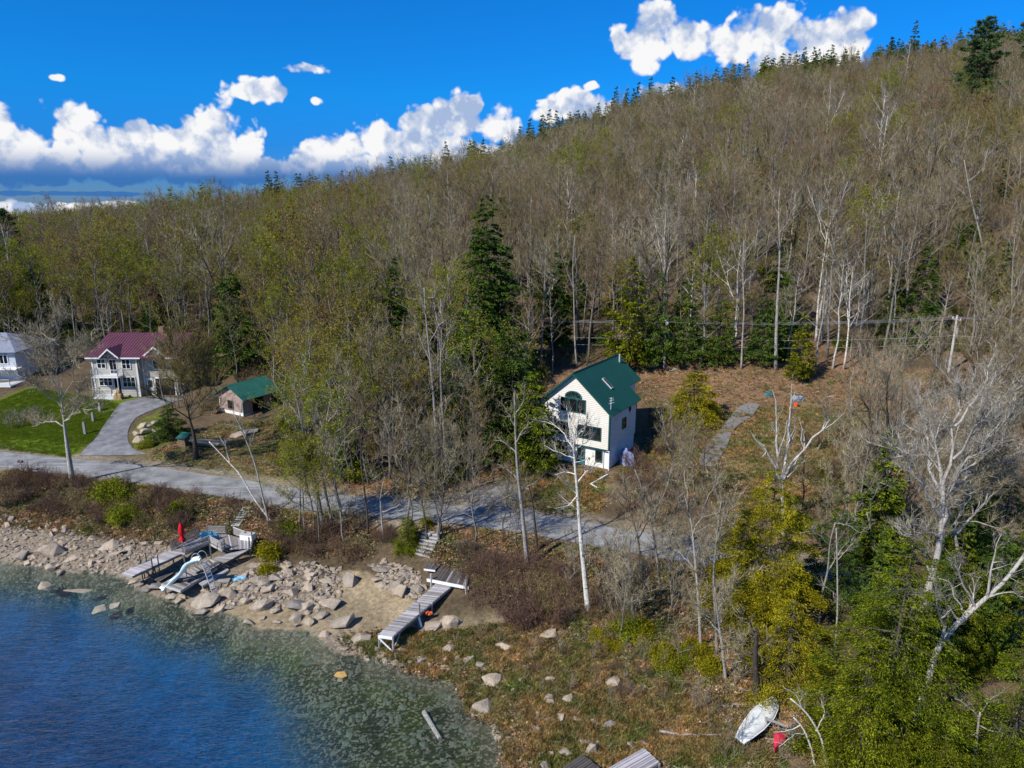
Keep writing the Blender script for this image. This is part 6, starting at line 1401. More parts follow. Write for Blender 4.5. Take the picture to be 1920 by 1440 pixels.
hero('bare_tree', (1008, 1040), [(1003, 985), (998, 940), (990, 905)], [[(998, 940), (985, 925), (970, 915)], [(992, 915), (1005, 890), (1020, 870)], [(990, 905), (978, 880), (972, 855)]], 'short dark forked tree beside the road right of the pale broken trunk', 0.15, 'bark_dark', 'twig_brown', 20, 1.4)
hero('white_birch', (1470, 1005), [(1468, 960), (1466, 900)], [[(1466, 905), (1462, 860), (1452, 800), (1448, 730), 1.6], [(1466, 900), (1474, 850), (1482, 790), (1484, 720), 1.6], [(1466, 905), (1452, 870), (1432, 840), (1408, 810), 1.5], [(1468, 900), (1500, 850), (1535, 815), (1582, 775), 1.6], [(1468, 905), (1490, 870), (1515, 830)], [(1476, 895), (1500, 870), (1520, 862)]],
     'bright white leafless birch with forked limbs in front of the clearing', 0.20, 'bark_birch', 'twig_pale', 21, 0.8, 0.25, 4, 1, rt=0.9, dyk=0.7, r_top=.12)
hero('bare_tree', (1637, 1010), [(1640, 960), (1643, 910), (1646, 875)], [[(1645, 880), (1636, 820), (1625, 770), (1612, 720), 1.4], [(1646, 878), (1655, 820), (1662, 760), (1672, 690), 1.4], [(1646, 880), (1675, 830), (1690, 770), (1692, 720)], [(1645, 885), (1620, 850), (1590, 800), (1575, 770)], [(1646, 875), (1640, 810), (1650, 740)]],
     'thick brown-barked bare tree at the right of the clearing', 0.30, 'bark_dark', 'twig_brown', 22, 1.3, r_top=.16)
hero('bare_tree', (1695, 1230), [(1723, 1165), (1742, 1100), (1758, 1040), (1765, 985), (1768, 930)],
     [[(1764, 990), (1780, 930), (1805, 880), (1830, 820), 1.5], [(1768, 940), (1760, 880), (1758, 810), (1748, 740), 1.4], [(1768, 930), (1782, 850), (1790, 780), (1800, 700), 1.4], [(1762, 1010), (1735, 1000), (1690, 1002)], [(1745, 1095), (1735, 1040), (1700, 990)], [(1800, 890), (1850, 850), (1885, 800)], [(1766, 970), (1730, 920), (1695, 860), (1665, 820), 1.3], [(1768, 930), (1740, 870), (1735, 800), (1722, 740), 1.3], [(1785, 920), (1840, 880), (1915, 862)], [(1790, 905), (1850, 830), (1900, 770)], [(1788, 860), (1850, 780), (1905, 730)], [(1790, 800), (1840, 730), (1860, 670)]],
     'large bare grey tree with sweeping limbs at the right edge behind the hemlocks', 0.36, 'bark_silver', 'twig_pale', 23, 2.6, 0.34, 9, 3, 0.7, r_top=.12, rt=1.3)
hero('bare_tree', (1805, 1190), [(1806, 1120), (1800, 1050), (1790, 990), (1810, 940)], [[(1795, 1000), (1830, 960), (1862, 900), (1880, 850), 1.4], [(1806, 950), (1850, 870), (1890, 820)], [(1800, 980), (1840, 980), (1900, 1000)], [(1810, 945), (1870, 900), (1918, 880)], [(1808, 950), (1830, 880), (1850, 800)]], 'second grey tree leaning right behind the sweeping bare tree', 0.26, 'bark_silver', 'twig_grey', 24, 2.6, 0.34, 9, 3, 0.7, rt=1.3)
hero('bare_tree', (1694, 1402), [(1716, 1345), (1740, 1280), (1752, 1230), (1775, 1190), (1800, 1165), (1850, 1120), (1888, 1085), (1925, 1035)], [[(1752, 1235), (1770, 1180), (1760, 1150), (1755, 1110), 1.4], [(1800, 1165), (1830, 1110), (1818, 1075)], [(1850, 1120), (1860, 1060), (1878, 1000)], [(1850, 1120), (1890, 1110), (1920, 1120)], [(1800, 1165), (1770, 1130), (1730, 1110)], [(1775, 1190), (1750, 1165), (1738, 1120)], [(1830, 1140), (1800, 1080), (1790, 1040)], [(1810, 1160), (1780, 1095), (1740, 1080)]],
     'crooked grey trunk leaning far to the right over the hemlocks', 0.22, 'bark_silver', 'twig_pale', 25, 2.0, 0.3, 6, 2, 0.4, r_top=.08, rt=.8)
hero('bare_tree', (1536, 1170), [(1540, 1120), (1552, 1070), (1556, 1020), (1566, 980)], [[(1566, 982), (1590, 985), (1615, 1000)], [(1556, 1030), (1535, 1000), (1500, 1000)], [(1552, 1070), (1575, 1040), (1600, 1030)]], 'thin crooked pale tree between the golden cedar and the big hemlock', 0.10, 'bark_pale', 'twig_pale', 26, 1.3, rt=.8)
hero('bare_tree', (1566, 1215), [(1570, 1150), (1570, 1080), (1568, 990)], [[(1570, 1120), (1550, 1100), (1530, 1095)], [(1570, 1050), (1590, 1030), (1605, 1010)]], 'thin straight pale stem right of the crooked pale tree', 0.07, 'bark_pale', 'twig_pale', 27, 1.2, rt=.8)
for k_, (bs, tr_, lm, lb) in enumerate([
    ((1315, 1222), [(1311, 1150), (1304, 1060), (1296, 980), (1284, 930)], [[(1300, 1000), (1320, 950), (1340, 900)], [(1296, 980), (1270, 930), (1250, 890)], [(1290, 950), (1282, 900), (1290, 850)], [(1305, 1070), (1280, 1040), (1262, 1030)]], 'tallest of the slender grey trees by the road right of the cream house'),
    ((1345, 1230), [(1342, 1160), (1338, 1080), (1345, 1000), (1352, 940)], [[(1342, 1020), (1360, 970), (1380, 930)], [(1350, 950), (1340, 900), (1345, 860)]], 'slender grey tree just left of the golden cedar'),
    ((1240, 1120), [(1232, 1050), (1220, 980), (1205, 920), (1190, 880)], [[(1220, 980), (1245, 930), (1255, 880)], [(1210, 940), (1190, 920), (1160, 905)], [(1228, 1030), (1250, 1000), (1270, 990)]], 'slender grey tree leaning left over the road below the cream house'),
    ((1210, 1140), [(1205, 1080), (1196, 1010), (1180, 950), (1170, 900)], [[(1196, 1010), (1215, 970), (1222, 930)], [(1182, 960), (1160, 940), (1145, 930)]], 'thin dark tree below the cream house right of the white-trunked tree'),
    ((1362, 1275), [(1354, 1210), (1345, 1150), (1340, 1100)], [[(1350, 1190), (1325, 1160), (1300, 1150)], [(1345, 1150), (1370, 1110), (1380, 1080)]], 'grey leaning stem above the upturned dinghy'),
    ((1190, 1185), [(1186, 1130), (1180, 1060), (1182, 1000)], [[(1182, 1060), (1160, 1030), (1150, 1000)], [(1181, 1030), (1200, 990), (1210, 960)]], 'thin grey stem on the bank right of the white-trunked tree')]):
    hero('bare_tree', bs, tr_, lm, lb, 0.12, 'bark_pale' if k_ != 3 else 'bark_dark', 'twig_grey', 30 + k_, 2.4, tw=8, fine=3, rt=1.1, autolimbs=7, al_len=2.6)
hero('pine_snag', (1420, 1312), [(1419, 1285), (1416, 1240), (1418, 1180)], [[(1417, 1250), (1385, 1235), (1350, 1245)], [(1417, 1255), (1450, 1235), (1480, 1240)], [(1418, 1225), (1390, 1200), (1350, 1190)], [(1418, 1215), (1445, 1195), (1465, 1180)], [(1418, 1200), (1405, 1165), (1380, 1150)], [(1417, 1235), (1370, 1215), (1335, 1222)], [(1418, 1240), (1400, 1262), (1372, 1275)]],
     'thick reddish trunk with a brush of dead twigs at the bow of the dinghy', 0.24, 'bark_dark', 'twig_grey', 41, 3.4, 0.3, 8, 3, 0.35, r_top=.12, rt=.8, upb=0.0)
hero('thin_birch', (1552, 1432), [(1540, 1385), (1518, 1345), (1500, 1325), (1482, 1310)], [[(1530, 1370), (1545, 1340), (1540, 1310)], [(1505, 1330), (1490, 1300), (1470, 1290)]], 'right one of the two thin white stems leaning left at the bottom edge', 0.07, 'bark_birch', 'twig_pale', 42, 1.3, rt=.7)
hero('thin_birch', (1530, 1436), [(1520, 1400), (1505, 1365), (1488, 1345)], [[(1510, 1375), (1490, 1378), (1460, 1400)], [(1500, 1360), (1480, 1370), (1450, 1372)]], 'left one of the two thin white stems leaning left at the bottom edge', 0.06, 'bark_birch', 'twig_pale', 43, 1.2, rt=.7)
hero('thin_birch', (1637, 1442), [(1640, 1390), (1645, 1340), (1642, 1305), (1625, 1270)], [[(1642, 1305), (1615, 1280), (1590, 1265)], [(1643, 1310), (1665, 1280), (1672, 1255)], [(1643, 1345), (1620, 1340), (1595, 1348)], [(1645, 1330), (1670, 1320), (1690, 1325)]], 'grey-white birch in front of the big hemlock at the bottom edge', 0.10, 'bark_pale', 'twig_pale', 44, 1.8, rt=.7)
hero('thin_birch', (1825, 1445), [(1830, 1400), (1834, 1360), (1838, 1335)], [[(1836, 1345), (1810, 1320), (1790, 1310)], [(1837, 1338), (1860, 1310), (1875, 1300)], [(1832, 1375), (1800, 1385), (1770, 1395)], [(1834, 1360), (1858, 1370), (1880, 1375)]], 'short grey broken birch at the bottom right corner', 0.11, 'bark_pale', 'twig_pale', 45, 1.8, rt=.7)
hero('bare_tree', (720, 1015), [(716, 975), (714, 930), (722, 890)], [[(714, 940), (700, 900), (690, 860)], [(716, 930), (745, 905), (760, 880)], [(722, 895), (715, 850), (720, 800)], [(716, 960), (750, 945), (742, 920)]], 'bare grey tree over the road above the timber steps', 0.11, 'bark_pale', 'twig_grey', 46, 1.6)
hero('bare_tree', (690, 1005), [(688, 960), (682, 910), (676, 850), (680, 790)], [[(680, 870), (660, 830), (650, 800)], [(682, 900), (705, 870), (712, 830)], [(678, 830), (690, 780), (700, 750)]], 'thin dark bare tree between birch clump and timber steps', 0.10, 'bark_dark', 'twig_brown', 47, 1.7)
hero('white_birch', (1660, 1075), [(1640, 1020), (1612, 1090)][:1] + [(1625, 960)], [[(1640, 1010), (1620, 990), (1590, 990)], [(1630, 975), (1640, 930), (1650, 900)]], 'thin pale stem behind the tip of the big hemlock', 0.08, 'bark_pale', 'twig_pale', 48, 1.2)
# dead pale trees standing out of the wood
for k_, (bs, tr_, lm, lb, r_) in enumerate([
    ((1455, 694), [(1455, 640), (1458, 560), (1462, 480), (1460, 400), (1462, 350)], [[(1462, 470), (1445, 430), (1430, 400)], [(1461, 440), (1485, 400), (1500, 370)], [(1460, 410), (1450, 370), (1440, 340)]], 'tallest pale straight trunk at the upper edge of the clearing', 0.26),
    ((1390, 693), [(1392, 640), (1395, 580), (1393, 510), (1395, 450)], [[(1394, 510), (1380, 480), (1370, 450)], [(1394, 490), (1412, 460), (1420, 440)]], 'slim pale trunk at the edge of the clearing left of the tallest one', 0.15),
    ((1612, 680), [(1615, 620), (1620, 560), (1622, 480), (1626, 400)], [[(1620, 500), (1605, 460), (1600, 430)], [(1622, 470), (1640, 430), (1648, 400)]], 'pale double trunk standing in the gap of the wood above the clearing', 0.22),
    ((1530, 640), [(1535, 560), (1545, 480), (1552, 430)], [[(1548, 450), (1530, 400), (1515, 350)], [(1550, 440), (1570, 390), (1590, 340)], [(1545, 470), (1580, 440), (1605, 420)], [(1552, 430), (1550, 380), (1560, 330)]], 'pale forked tree with spreading white limbs above the power lines', 0.20),
    ((1895, 690), [(1896, 600), (1898, 520), (1902, 450)], [[(1900, 480), (1885, 440), (1878, 400)], [(1902, 450), (1915, 410), (1912, 380)], [(1901, 460), (1900, 420), (1905, 370)], [(1898, 540), (1915, 510), (1925, 490)]], 'pale forked birch trunk at the right edge of the photo', 0.2),
    ((1860, 560), [(1848, 490), (1835, 430), (1820, 370), (1808, 300)], [[(1826, 390), (1800, 350), (1780, 330)], [(1815, 340), (1835, 325), (1848, 310)], [(1812, 320), (1795, 300), (1790, 280)]], 'white dead trunk leaning left high on the right hillside', 0.22),
    ((590, 640), [(588, 610), (580, 570)], [[(584, 585), (560, 550), (530, 520), (512, 505), 1.5], [(582, 575), (565, 530), (552, 490), 1.5], [(582, 575), (585, 530), (592, 490), 1.5], [(584, 585), (605, 550), (620, 530), 1.3], [(583, 580), (572, 540), (558, 505)]], 'pale dead tree with a fan of white limbs in the wood above the shed', 0.3),
    ((885, 860), [(886, 800), (888, 740), (890, 700)], [[(889, 720), (870, 690), (858, 660)], [(890, 705), (905, 670), (918, 650)], [(889, 730), (910, 715), (925, 715)], [(890, 700), (888, 665), (895, 640)]], 'pale forked dead tree in front of the dark conifers left of the cream house', 0.16),
    ((1012, 700), [(1016, 640), (1020, 570), (1022, 510), (1025, 460)], [[(1020, 560), (1040, 530), (1050, 520)], [(1022, 500), (1010, 470), (1000, 450)]], 'pale slim trunk behind the cream house to its left', 0.17),
    ((820, 905), [(818, 840), (815, 770), (808, 690), (800, 610), (795, 540)], [[(808, 690), (790, 640), (775, 600)], [(804, 650), (825, 600), (835, 560)], [(798, 590), (785, 540), (770, 500)], [(796, 560), (805, 510), (815, 470)]], 'tall pale trunk at the roadside in the middle of the wood', 0.2),
    ((838, 905), [(836, 850), (830, 780), (826, 700), (828, 630), (826, 560)], [[(828, 660), (845, 610), (860, 580)], [(827, 620), (815, 570), (808, 520)], [(826, 580), (840, 530), (850, 490)]], 'second tall trunk at the roadside close right of the pale one', 0.17),
    ((1082, 690), [(1078, 640), (1076, 560), (1074, 500), (1078, 440)], [[(1075, 540), (1060, 500), (1050, 470)], [(1076, 500), (1092, 460), (1100, 430)]], 'pale trunk rising just behind the ridge of the cream house', 0.15)]):
    hero('pale_tree', bs, tr_, lm, lb, r_, 'bark_birch' if k_ in (3, 5, 6, 7) else 'bark_pale', 'twig_pale' if k_ in (3, 5, 6) else 'twig_grey', 60 + k_, 1.2, tw=5, fine=2 if k_ not in (3, 6) else 1, dyk=0.5)

# conifers one can tell apart
def place_px(T, F, H, base, top_py, label, tm='bark_dark', fm='needle_mid', name='conifer_tree', cat='conifer', group=None, rz=0.0, wide=1.0, mesh=None):
    q = ground(*base); h_ = at_y(base[0], top_py, q[1])[2] - q[2]; s = h_ / H
    e = empty(name, q - [0, 0, 0.1], rz, label, cat, group); e.scale = (s * wide, s * wide, s)
    T.obj('trunk', MATS[tm], e, True); F.obj('foliage', MATS[fm], e); return e
NC = [((915, 720), 350, 25, 6.2, 36000, .21, 'needle_dark', 'tall spire-shaped dark spruce rising above the wood left of the cream house'),
      ((900, 810), 500, 17, 4.6, 16000, .18, 'needle_dark', 'dark conifer just below the tall spruce, upper of the group left of the cream house'),
      ((962, 850), 570, 14, 4.2, 15000, .16, 'needle_dark', 'dark conifer close against the left wall of the cream house, taller one'),
      ((1000, 885), 690, 10, 2.8, 9000, .14, 'needle_mid', 'greener conifer squeezed between the wood and the left corner of the cream house'),
      ((862, 865), 640, 10, 3.6, 9000, .15, 'needle_dark', 'shaded dark conifer at the foot of the spruce group'),
      ((447, 700), 488, 14, 3.8, 14000, .17, 'needle_dark', 'dark conifer behind the green-roofed shed'),
      ((352, 690), 590, 7, 1.2, 2500, .14, 'needle_dark', 'narrow dark conifer behind the plum roof'),
      ((1497, 714), 585, 9, 2.0, 5000, .15, 'needle_mid', 'small hemlock standing alone at the top of the clearing'),
      ((1715, 650), 445, 15, 3.4, 8000, .18, 'needle_dark', 'dark hemlock above the right part of the clearing'),
      ((1660, 655), 530, 9, 2.6, 5000, .17, 'needle_dark', 'lower dark hemlock left of the one above the clearing'),
      ((1180, 690), 480, 13, 3.4, 8000, .17, 'needle_mid', 'green hemlock directly behind the green roof'),
      ((1228, 690), 500, 13, 3.2, 7000, .17, 'needle_dark', 'dark hemlock behind the left power pole'),
      ((1285, 688), 520, 12, 3.0, 6000, .17, 'needle_dark', 'dark hemlock right of the left power pole'),
      ((1345, 686), 540, 11, 3.0, 6000, .17, 'needle_dark', 'dark hemlock behind the slim pale trunk by the clearing'),
      ((1425, 684), 545, 11, 2.8, 6000, .17, 'needle_dark', 'dark hemlock left of the tallest pale trunk'),
      ((1297, 792), 688, 5.4, 3.2, 14000, .095, 'needle_gold', 'yellow-green bushy fir standing alone in the leaves right of the cream house'),
      ((1428, 1178), 872, 11, 3.7, 24000, .085, 'needle_gold', 'golden-green cedar in front of the white forked birch'),
      ((1376, 1168), 925, 9, 2.6, 12000, .085, 'needle_gold', 'narrower golden cedar leaning on the left of the larger one'),
      ((1470, 1300), 1110, 7, 3.0, 8000, .085, 'needle_gold', 'low yellow-green hemlock behind the dinghy'),
      ((1655, 1400), 985, 13, 4.6, 26000, .085, 'needle_mid', 'big layered green hemlock in the middle of the lower right corner'),
      ((1605, 1455), 1195, 8, 3.2, 14000, .08, 'needle_mid', 'lower green hemlock right of the dinghy, reaching the bottom edge'),
      ((1560, 1120), 895, 11, 3.0, 8000, .11, 'needle_dark', 'dark conifer in shade behind the golden cedar'),
      ((1770, 1230), 980, 11, 3.6, 11000, .10, 'needle_mid', 'green hemlock behind the big one to its right'),
      ((1855, 1130), 870, 12, 3.8, 9000, .12, 'needle_dark', 'dark hemlock behind the sweeping bare limbs at the right edge'),
      ((1910, 1250), 960, 12, 3.6, 9000, .11, 'needle_mid', 'green hemlock cut by the right edge at mid height'),
      ((1885, 1460), 1190, 9, 3.6, 14000, .08, 'needle_mid', 'yellow-green hemlock filling the bottom right corner'),
      ((1760, 1470), 1330, 5, 2.6, 9000, .075, 'needle_mid', 'low bushy hemlock between the leaning trunk and the corner birch'),
      ((766, 1030), 962, 3.8, 1.5, 4500, .08, 'needle_mid', 'small bushy green conifer beside the timber steps'),
      ((320, 822), 755, 4.0, 2.2, 5000, .10, 'needle_dark', 'dark green yew-like bush at the foot of the dark bare tree by the drive')]
for k_, (bs, tp_, H_, rd, n_, ls_, mt_, lb) in enumerate(NC):
    nr_ = k_ > 15
    T, F = conifer(700 + k_, H_, rd, 0.05 if k_ > 14 else 0.1, int(n_ * (2.3 if nr_ else 1)), ls_ * (0.88 if nr_ else 1), 0.42 if nr_ else 0.32, int(46 + H_ * 4.5) if nr_ else int(70 + H_ * 5), 0.62 if mt_ != 'needle_dark' else 0.75, 0.11 if nr_ else 0.14, 0.16, 0.4 if nr_ else 0.2, 0.30 if nr_ else 0.42, 0.55 if nr_ else 0.6)
    place_px(T, F, H_, bs, tp_, lb, 'bark_dark', mt_, rz=k_ * 1.3)
for k_, (bs, tp_, lb) in enumerate([((1818, 262), 30, 'great white pine standing above the bare wood on the right skyline'), ((1925, 200), 8, 'white pine cut by the top right corner'), ((30, 560), 388, 'tall dark pine at the left edge of the wood')]):
    T, F = pine(760 + k_, 26, 7.5, 26000, 0.40); place_px(T, F, 26, bs, tp_, lb, 'bark_dark', 'needle_pine', 'pine_tree', 'pine')
for k_, (bs, tp_, lb, sc_) in enumerate([((1312, 690), 432, 'budding yellow-green maple at the edge of the wood behind the yellow fir', 1.0), ((1165, 680), 485, 'budding yellow-green tree left of the power pole behind the cream house', 1.0), ((1375, 640), 440, 'budding green tree right of the yellow-green maple', 1)]):
    T, Cn, tips = grow(780 + k_, 17, 0.2, 0.25, 0.27, 20, 1.2, 6, 3, 0.6); Lf = Geo(); add_leaves(Lf, tips, rs(790 + k_), 1.3, 0.105, 0.15)
    e = place_px(T, Cn, 17, bs, tp_, lb, 'bark_grey', 'twig_brown', 'budding_tree', 'tree'); Lf.obj('leaves', MATS['leaf_bud'], e)

# ------------------------------------------------------------------ shrubs
SH = []
for i in range(4):
    T, F, _ = thicket(800 + i, 1.25, 1.7, 34, 6, 2, 0.35 if i % 2 else 0.0, 0.05); F_m = F
    SH.append(proto('shrub', T, 'twig_red' if i < 2 else 'bark_dark', F, 'twig_red' if i < 3 else 'twig_brown', cn='twigs'))
SG = []
for i in range(3):
    T, F = bush(820 + i, (1.3, 1.3, 1.1), 2600, 0.075); SG.append(proto('green_shrub', T, 'bark_dark', F, ['needle_mid', 'leaf_lime', 'needle_gold'][i], cn='foliage'))
T, F = bush(823, (1.4, 1.4, 1.2), 1000, 0.07); SGS = proto('green_shrub', T, 'bark_dark', F, 'leaf_lime', cn='foliage')
SS_ = []
for i in range(3):
    T, Cn, tips = grow(840 + i, 5, 0.05, 0.2, 0.32, 12, 2.0, 5, 2, 0.4, k=.6); SS_.append(proto('sapling', T, 'bark_grey', Cn, 'twig_grey'))
PM = []
for i in range(4):
    T, Cn, tips = grow(850 + i, 11, 0.09, 0.22, 0.30, 18, 2.0, 6, 2, 0.55, lean=0.05 * (i - 1.5), fork=i % 2 == 0, k=0.85); PM.append(proto('bare_tree', T, ['bark_pale', 'bark_grey', 'bark_grey', 'bark_dark'][i], Cn, 'twig_grey' if i != 3 else 'twig_brown'))
def zone(poly, n, seed):
    rg = rs(seed); P_ = ground_poly(poly); lo, hi = P_.min(0), P_.max(0); out = []
    while len(out) < n:
        c = rg.uniform(lo, hi, (n * 4, 2)); c = c[inside(c[:, 0], c[:, 1], P_)]; out += list(c)
    return np.array(out[:n])
for poly, n_, prs, s0, s1, lab, cat, grp, sd_ in [
    ([(0, 895), (180, 905), (430, 925), (440, 965), (330, 1000), (150, 985), (0, 945)], 70, SH, .5, .95, 'reddish-brown leafless shrub on the bank between the road and the left beach', 'shrub', 'bare shrubs along the left bank', 1),
    ([(430, 935), (700, 960), (740, 1010), (640, 1060), (520, 1040), (480, 990)], 36, SH, .5, 1.0, 'reddish-brown leafless shrub on the bank above the boulders and deck', 'shrub', 'bare shrubs above the boulders', 2),
    ([(880, 1050), (960, 1040), (1080, 1090), (1090, 1180), (980, 1190), (880, 1130)], 46, SH, .6, 1.1, 'brown leafless shrub in the thicket right of the platform', 'shrub', 'thicket right of the platform', 3),
    ([(1150, 870), (1300, 880), (1290, 990), (1190, 990)], 26, SH, .5, 1.0, 'grey-brown leafless shrub between the cream house and the road', 'shrub', 'bare shrubs below the cream house', 4),
    ([(1100, 1190), (1240, 1180), (1370, 1230), (1350, 1280), (1180, 1260)], 24, [SG[2], SGS], .4, .8, 'low green shrub on the slope left of the dinghy', 'shrub', 'green shrubs left of the dinghy', 5),
    ([(560, 830), (640, 860), (720, 890), (560, 905), (520, 850)], 12, SG, .6, 1.0, 'green shrub at the edge of the wood across the road', 'shrub', 'green shrubs across the road', 6),
    ([(1440, 880), (1620, 880), (1650, 1000), (1460, 1010)], 16, SG[:1] + SH[3:], .5, 1.0, 'shrub below the grassy clearing behind the white birch', 'shrub', 'shrubs below the clearing', 7),
    ([(1220, 790), (1290, 800), (1300, 860), (1230, 870)], 9, SH[2:], .5, .9, 'brown shrub in the rough ground right of the cream house', 'shrub', 'shrubs beside the gravel path', 8),
    ([(1150, 1020), (1500, 1090), (1480, 1200), (1150, 1160)], 30, SS_, .7, 1.3, 'grey leafless sapling on the slope below the road', 'sapling', 'saplings below the road', 9),
    ([(1500, 830), (1900, 800), (1900, 930), (1520, 920)], 40, SS_ + SH[2:3], .8, 1.6, 'grey leafless sapling at the right of the clearing', 'sapling', 'saplings right of the clearing', 10),
    ([(1600, 960), (1900, 960), (1900, 1200), (1700, 1200)], 24, SS_ + SG[:1], .7, 1.5, 'sapling among the hemlocks at the right', 'sapling', 'saplings among the hemlocks', 11),
    ([(1300, 1330), (1520, 1400), (1540, 1440), (1330, 1430)], 12, SS_ + SH[3:], .3, .55, 'low grey twiggy sprout on the leaf litter below the dinghy', 'sapling', 'sprouts below the dinghy', 12),
    ([(960, 985), (1300, 1050), (1290, 1090), (1080, 1080), (950, 1030)], 22, SS_, .4, .8, 'small grey leafless sapling along the lake side of the road', 'sapling', 'saplings along the road', 13),
    ([(1150, 700), (1500, 1000), (1600, 960), (1500, 1140), (1180, 1060), (1200, 900)][1:], 22, PM, .5, .95, 'slender grey leafless tree beside the road right of the cream house', 'tree', 'slender trees beside the road', 15),
    ([(1560, 730), (1920, 700), (1920, 900), (1640, 900)], 30, PM, .6, 1.1, 'grey leafless tree at the right side of the clearing', 'tree', 'leafless trees right of the clearing', 16),
    ([(1480, 960), (1900, 940), (1900, 1100), (1560, 1120)], 18, PM, .6, 1.1, 'grey leafless tree rising from the hemlocks at the right', 'tree', 'leafless trees among the hemlocks', 17),
    ([(1480, 1040), (1900, 1060), (1900, 1260), (1620, 1300)], 20, PC[:3], .4, .72, 'small dark hemlock in the thick of the lower right wood', 'conifer', 'small hemlocks of the lower right wood', 18),
    ([(560, 935), (760, 960), (760, 1020), (620, 1030), (540, 990)], 15, PM, .5, .95, 'thin leafless tree on the bank beside the birch clump', 'tree', 'thin trees by the birch clump', 19),
    ([(500, 770), (700, 800), (860, 885), (640, 905), (530, 870)], 16, PG[:3], .5, .85, 'young yellow-green budding tree between the shed and the road', 'tree', 'young budding trees across the road', 24),
    ([(545, 960), (720, 985), (730, 1020), (620, 1035), (550, 1010)], 6, PG[:3], .35, .6, 'young yellow-green budding tree on the bank beside the birch clump', 'tree', 'young budding trees on the bank', 25),
    ([(660, 975), (900, 1000), (900, 1030), (700, 1015)], 6, PM, .9, 1.4, 'tall thin leafless tree on the bank between birch clump and platform', 'tree', 'tall thin trees on the centre bank', 26),
    ([(900, 1190), (1150, 1200), (1300, 1300), (1250, 1370), (1000, 1300)], 36, SS_ + SH[2:], .18, .45, 'low leafless sprout in the dry grass of the right bank', 'sapling', 'sprouts in the dry grass', 27),
    ([(1100, 1130), (1400, 1200), (1400, 1300), (1200, 1260)], 12, PM + SS_, .35, .7, 'leafless sapling above the dry grass left of the dinghy', 'sapling', 'saplings left of the dinghy', 28),
    ([(1160, 650), (1900, 640), (1900, 690), (1180, 695)], 18, PW + PM[:2], .6, 1.0, 'pale slender trunk along the upper edge of the clearing', 'tree', 'slender trunks at the top of the clearing', 29),
    ([(300, 770), (360, 745), (400, 760), (390, 810)], 3, PM, .8, 1.1, 'leafless tree between the garage wing and the shed', 'tree', 'leafless trees left of the shed', 30),
    ([(760, 990), (1000, 1000), (1080, 1030), (1000, 1050), (860, 1020)], 6, PM, .45, .8, 'thin leafless tree at the lake side of the road above the platform', 'tree', 'thin trees above the platform', 22),
    ([(560, 900), (640, 915), (880, 925), (900, 905), (700, 905), (580, 880)], 9, PM[1:], .6, 1.1, 'thin leafless tree at the far side of the road in the shade', 'tree', 'thin trees at the shaded roadside', 23),
    ([(1250, 1050), (1480, 1120), (1440, 1250), (1250, 1200)], 5, PM, .5, .8, 'thin leafless tree on the slope left of the golden cedar', 'tree', 'thin trees left of the golden cedar', 20),
    ([(1020, 1060), (1160, 1080), (1220, 1180), (1090, 1160)], 14, SH[2:] + SS_, .5, 1.0, 'leafless shrub round the foot of the white-trunked tree', 'shrub', 'shrubs round the white-trunked tree', 21),
    ([(540, 640), (700, 650), (880, 900), (640, 920), (560, 850)], 20, SG[:1] + PT_[:2], .6, 1.2, 'undergrowth shrub in the shade of the roadside wood', 'shrub', 'undergrowth by the road', 14)]:
    rg = rs(900 + sd_)
    for i, (x, y) in enumerate(zone(poly, n_, sd_)):
        if seg_dist(np.array([x]), np.array([y]), ROADC[:, :2])[0][0] < 3.1: continue
        if not rect_out(x, y, hc[0], hc[1], R(-32.6), 4.6, 6.5): continue
        pr = prs[i % len(prs)]; s = rg.uniform(s0, s1); plant(pr, x, y, s, rg.uniform(0, 6.28), lab, cat, grp)
for (px, py, s, k_, lab) in [(208, 940, 1.6, 1, 'bright lime-green bush on the left bank below the big roadside tree'), (235, 980, 1.3, 1, 'lower of the two lime-green bushes on the left bank'), (340, 968, 1.2, 0, 'green bush on the bank behind the red parasol'), (505, 1045, 1.1, 2, 'yellow-green bush at the right end of the deck'), (545, 1010, 1.2, 0, 'dark green bush right of the deck at the birch clump'),
                             (800, 985, .6, 2, 'small yellow-green bush at the road edge above the steps'), (275, 838, .8, 1, 'small green bush by the boulders at the drive'), (500, 1075, .7, 2, 'low yellow-green sprig over the boulders right of the deck'), (1180, 1190, 1.0, 1, 'green shrub on the slope below the white-trunked tree'), (1500, 1000, 1.3, 0, 'green bush at the foot of the golden cedar')]:
    q = ground(px, py); plant(SG[k_], q[0], q[1], s, px, lab, 'bush')
T, F, _ = thicket(880, 1.8, 1.2, 50, 6, 2); q = ground(45, 795); plant(proto('ornamental_grass', T, 'hay', F, 'twig_pale', cn='blades'), q[0], q[1], 1.4, 0, 'brown rounded leafless shrub at the left of the lawn', 'shrub')

# ------------------------------------------------------------------ boulders and stones
def rockmesh(seed, flat=0.6, elong=1.3, n_=14):
    rg = rs(seed); bm = bmesh.new(); p = unit(rg.normal(size=(n_, 3))) * rg.uniform(0.85, 1.1, (n_, 1)); p = p * [0.5 * elong, 0.5, 0.5 * flat]
    for v in p: bm.verts.new(v)
    bmesh.ops.convex_hull(bm, input=list(bm.verts)); bmesh.ops.delete(bm, geom=[v for v in bm.verts if not v.link_faces], context='VERTS')
    bmesh.ops.bevel(bm, geom=list(bm.edges), offset=0.035, segments=2, profile=0.6, affect='EDGES', clamp_overlap=True)
    bmesh.ops.triangulate(bm, faces=list(bm.faces)); me = bpy.data.meshes.new('boulder'); bm.to_mesh(me); bm.free(); me.materials.append(MATS['rock']); return me
RK = [rockmesh(1000 + i, [0.5, 0.75, 0.35, 0.9, 0.6, 0.45][i % 6], [1.2, 1.5, 1.1, 1.35][i % 4], 11 + i % 6) for i in range(16)]
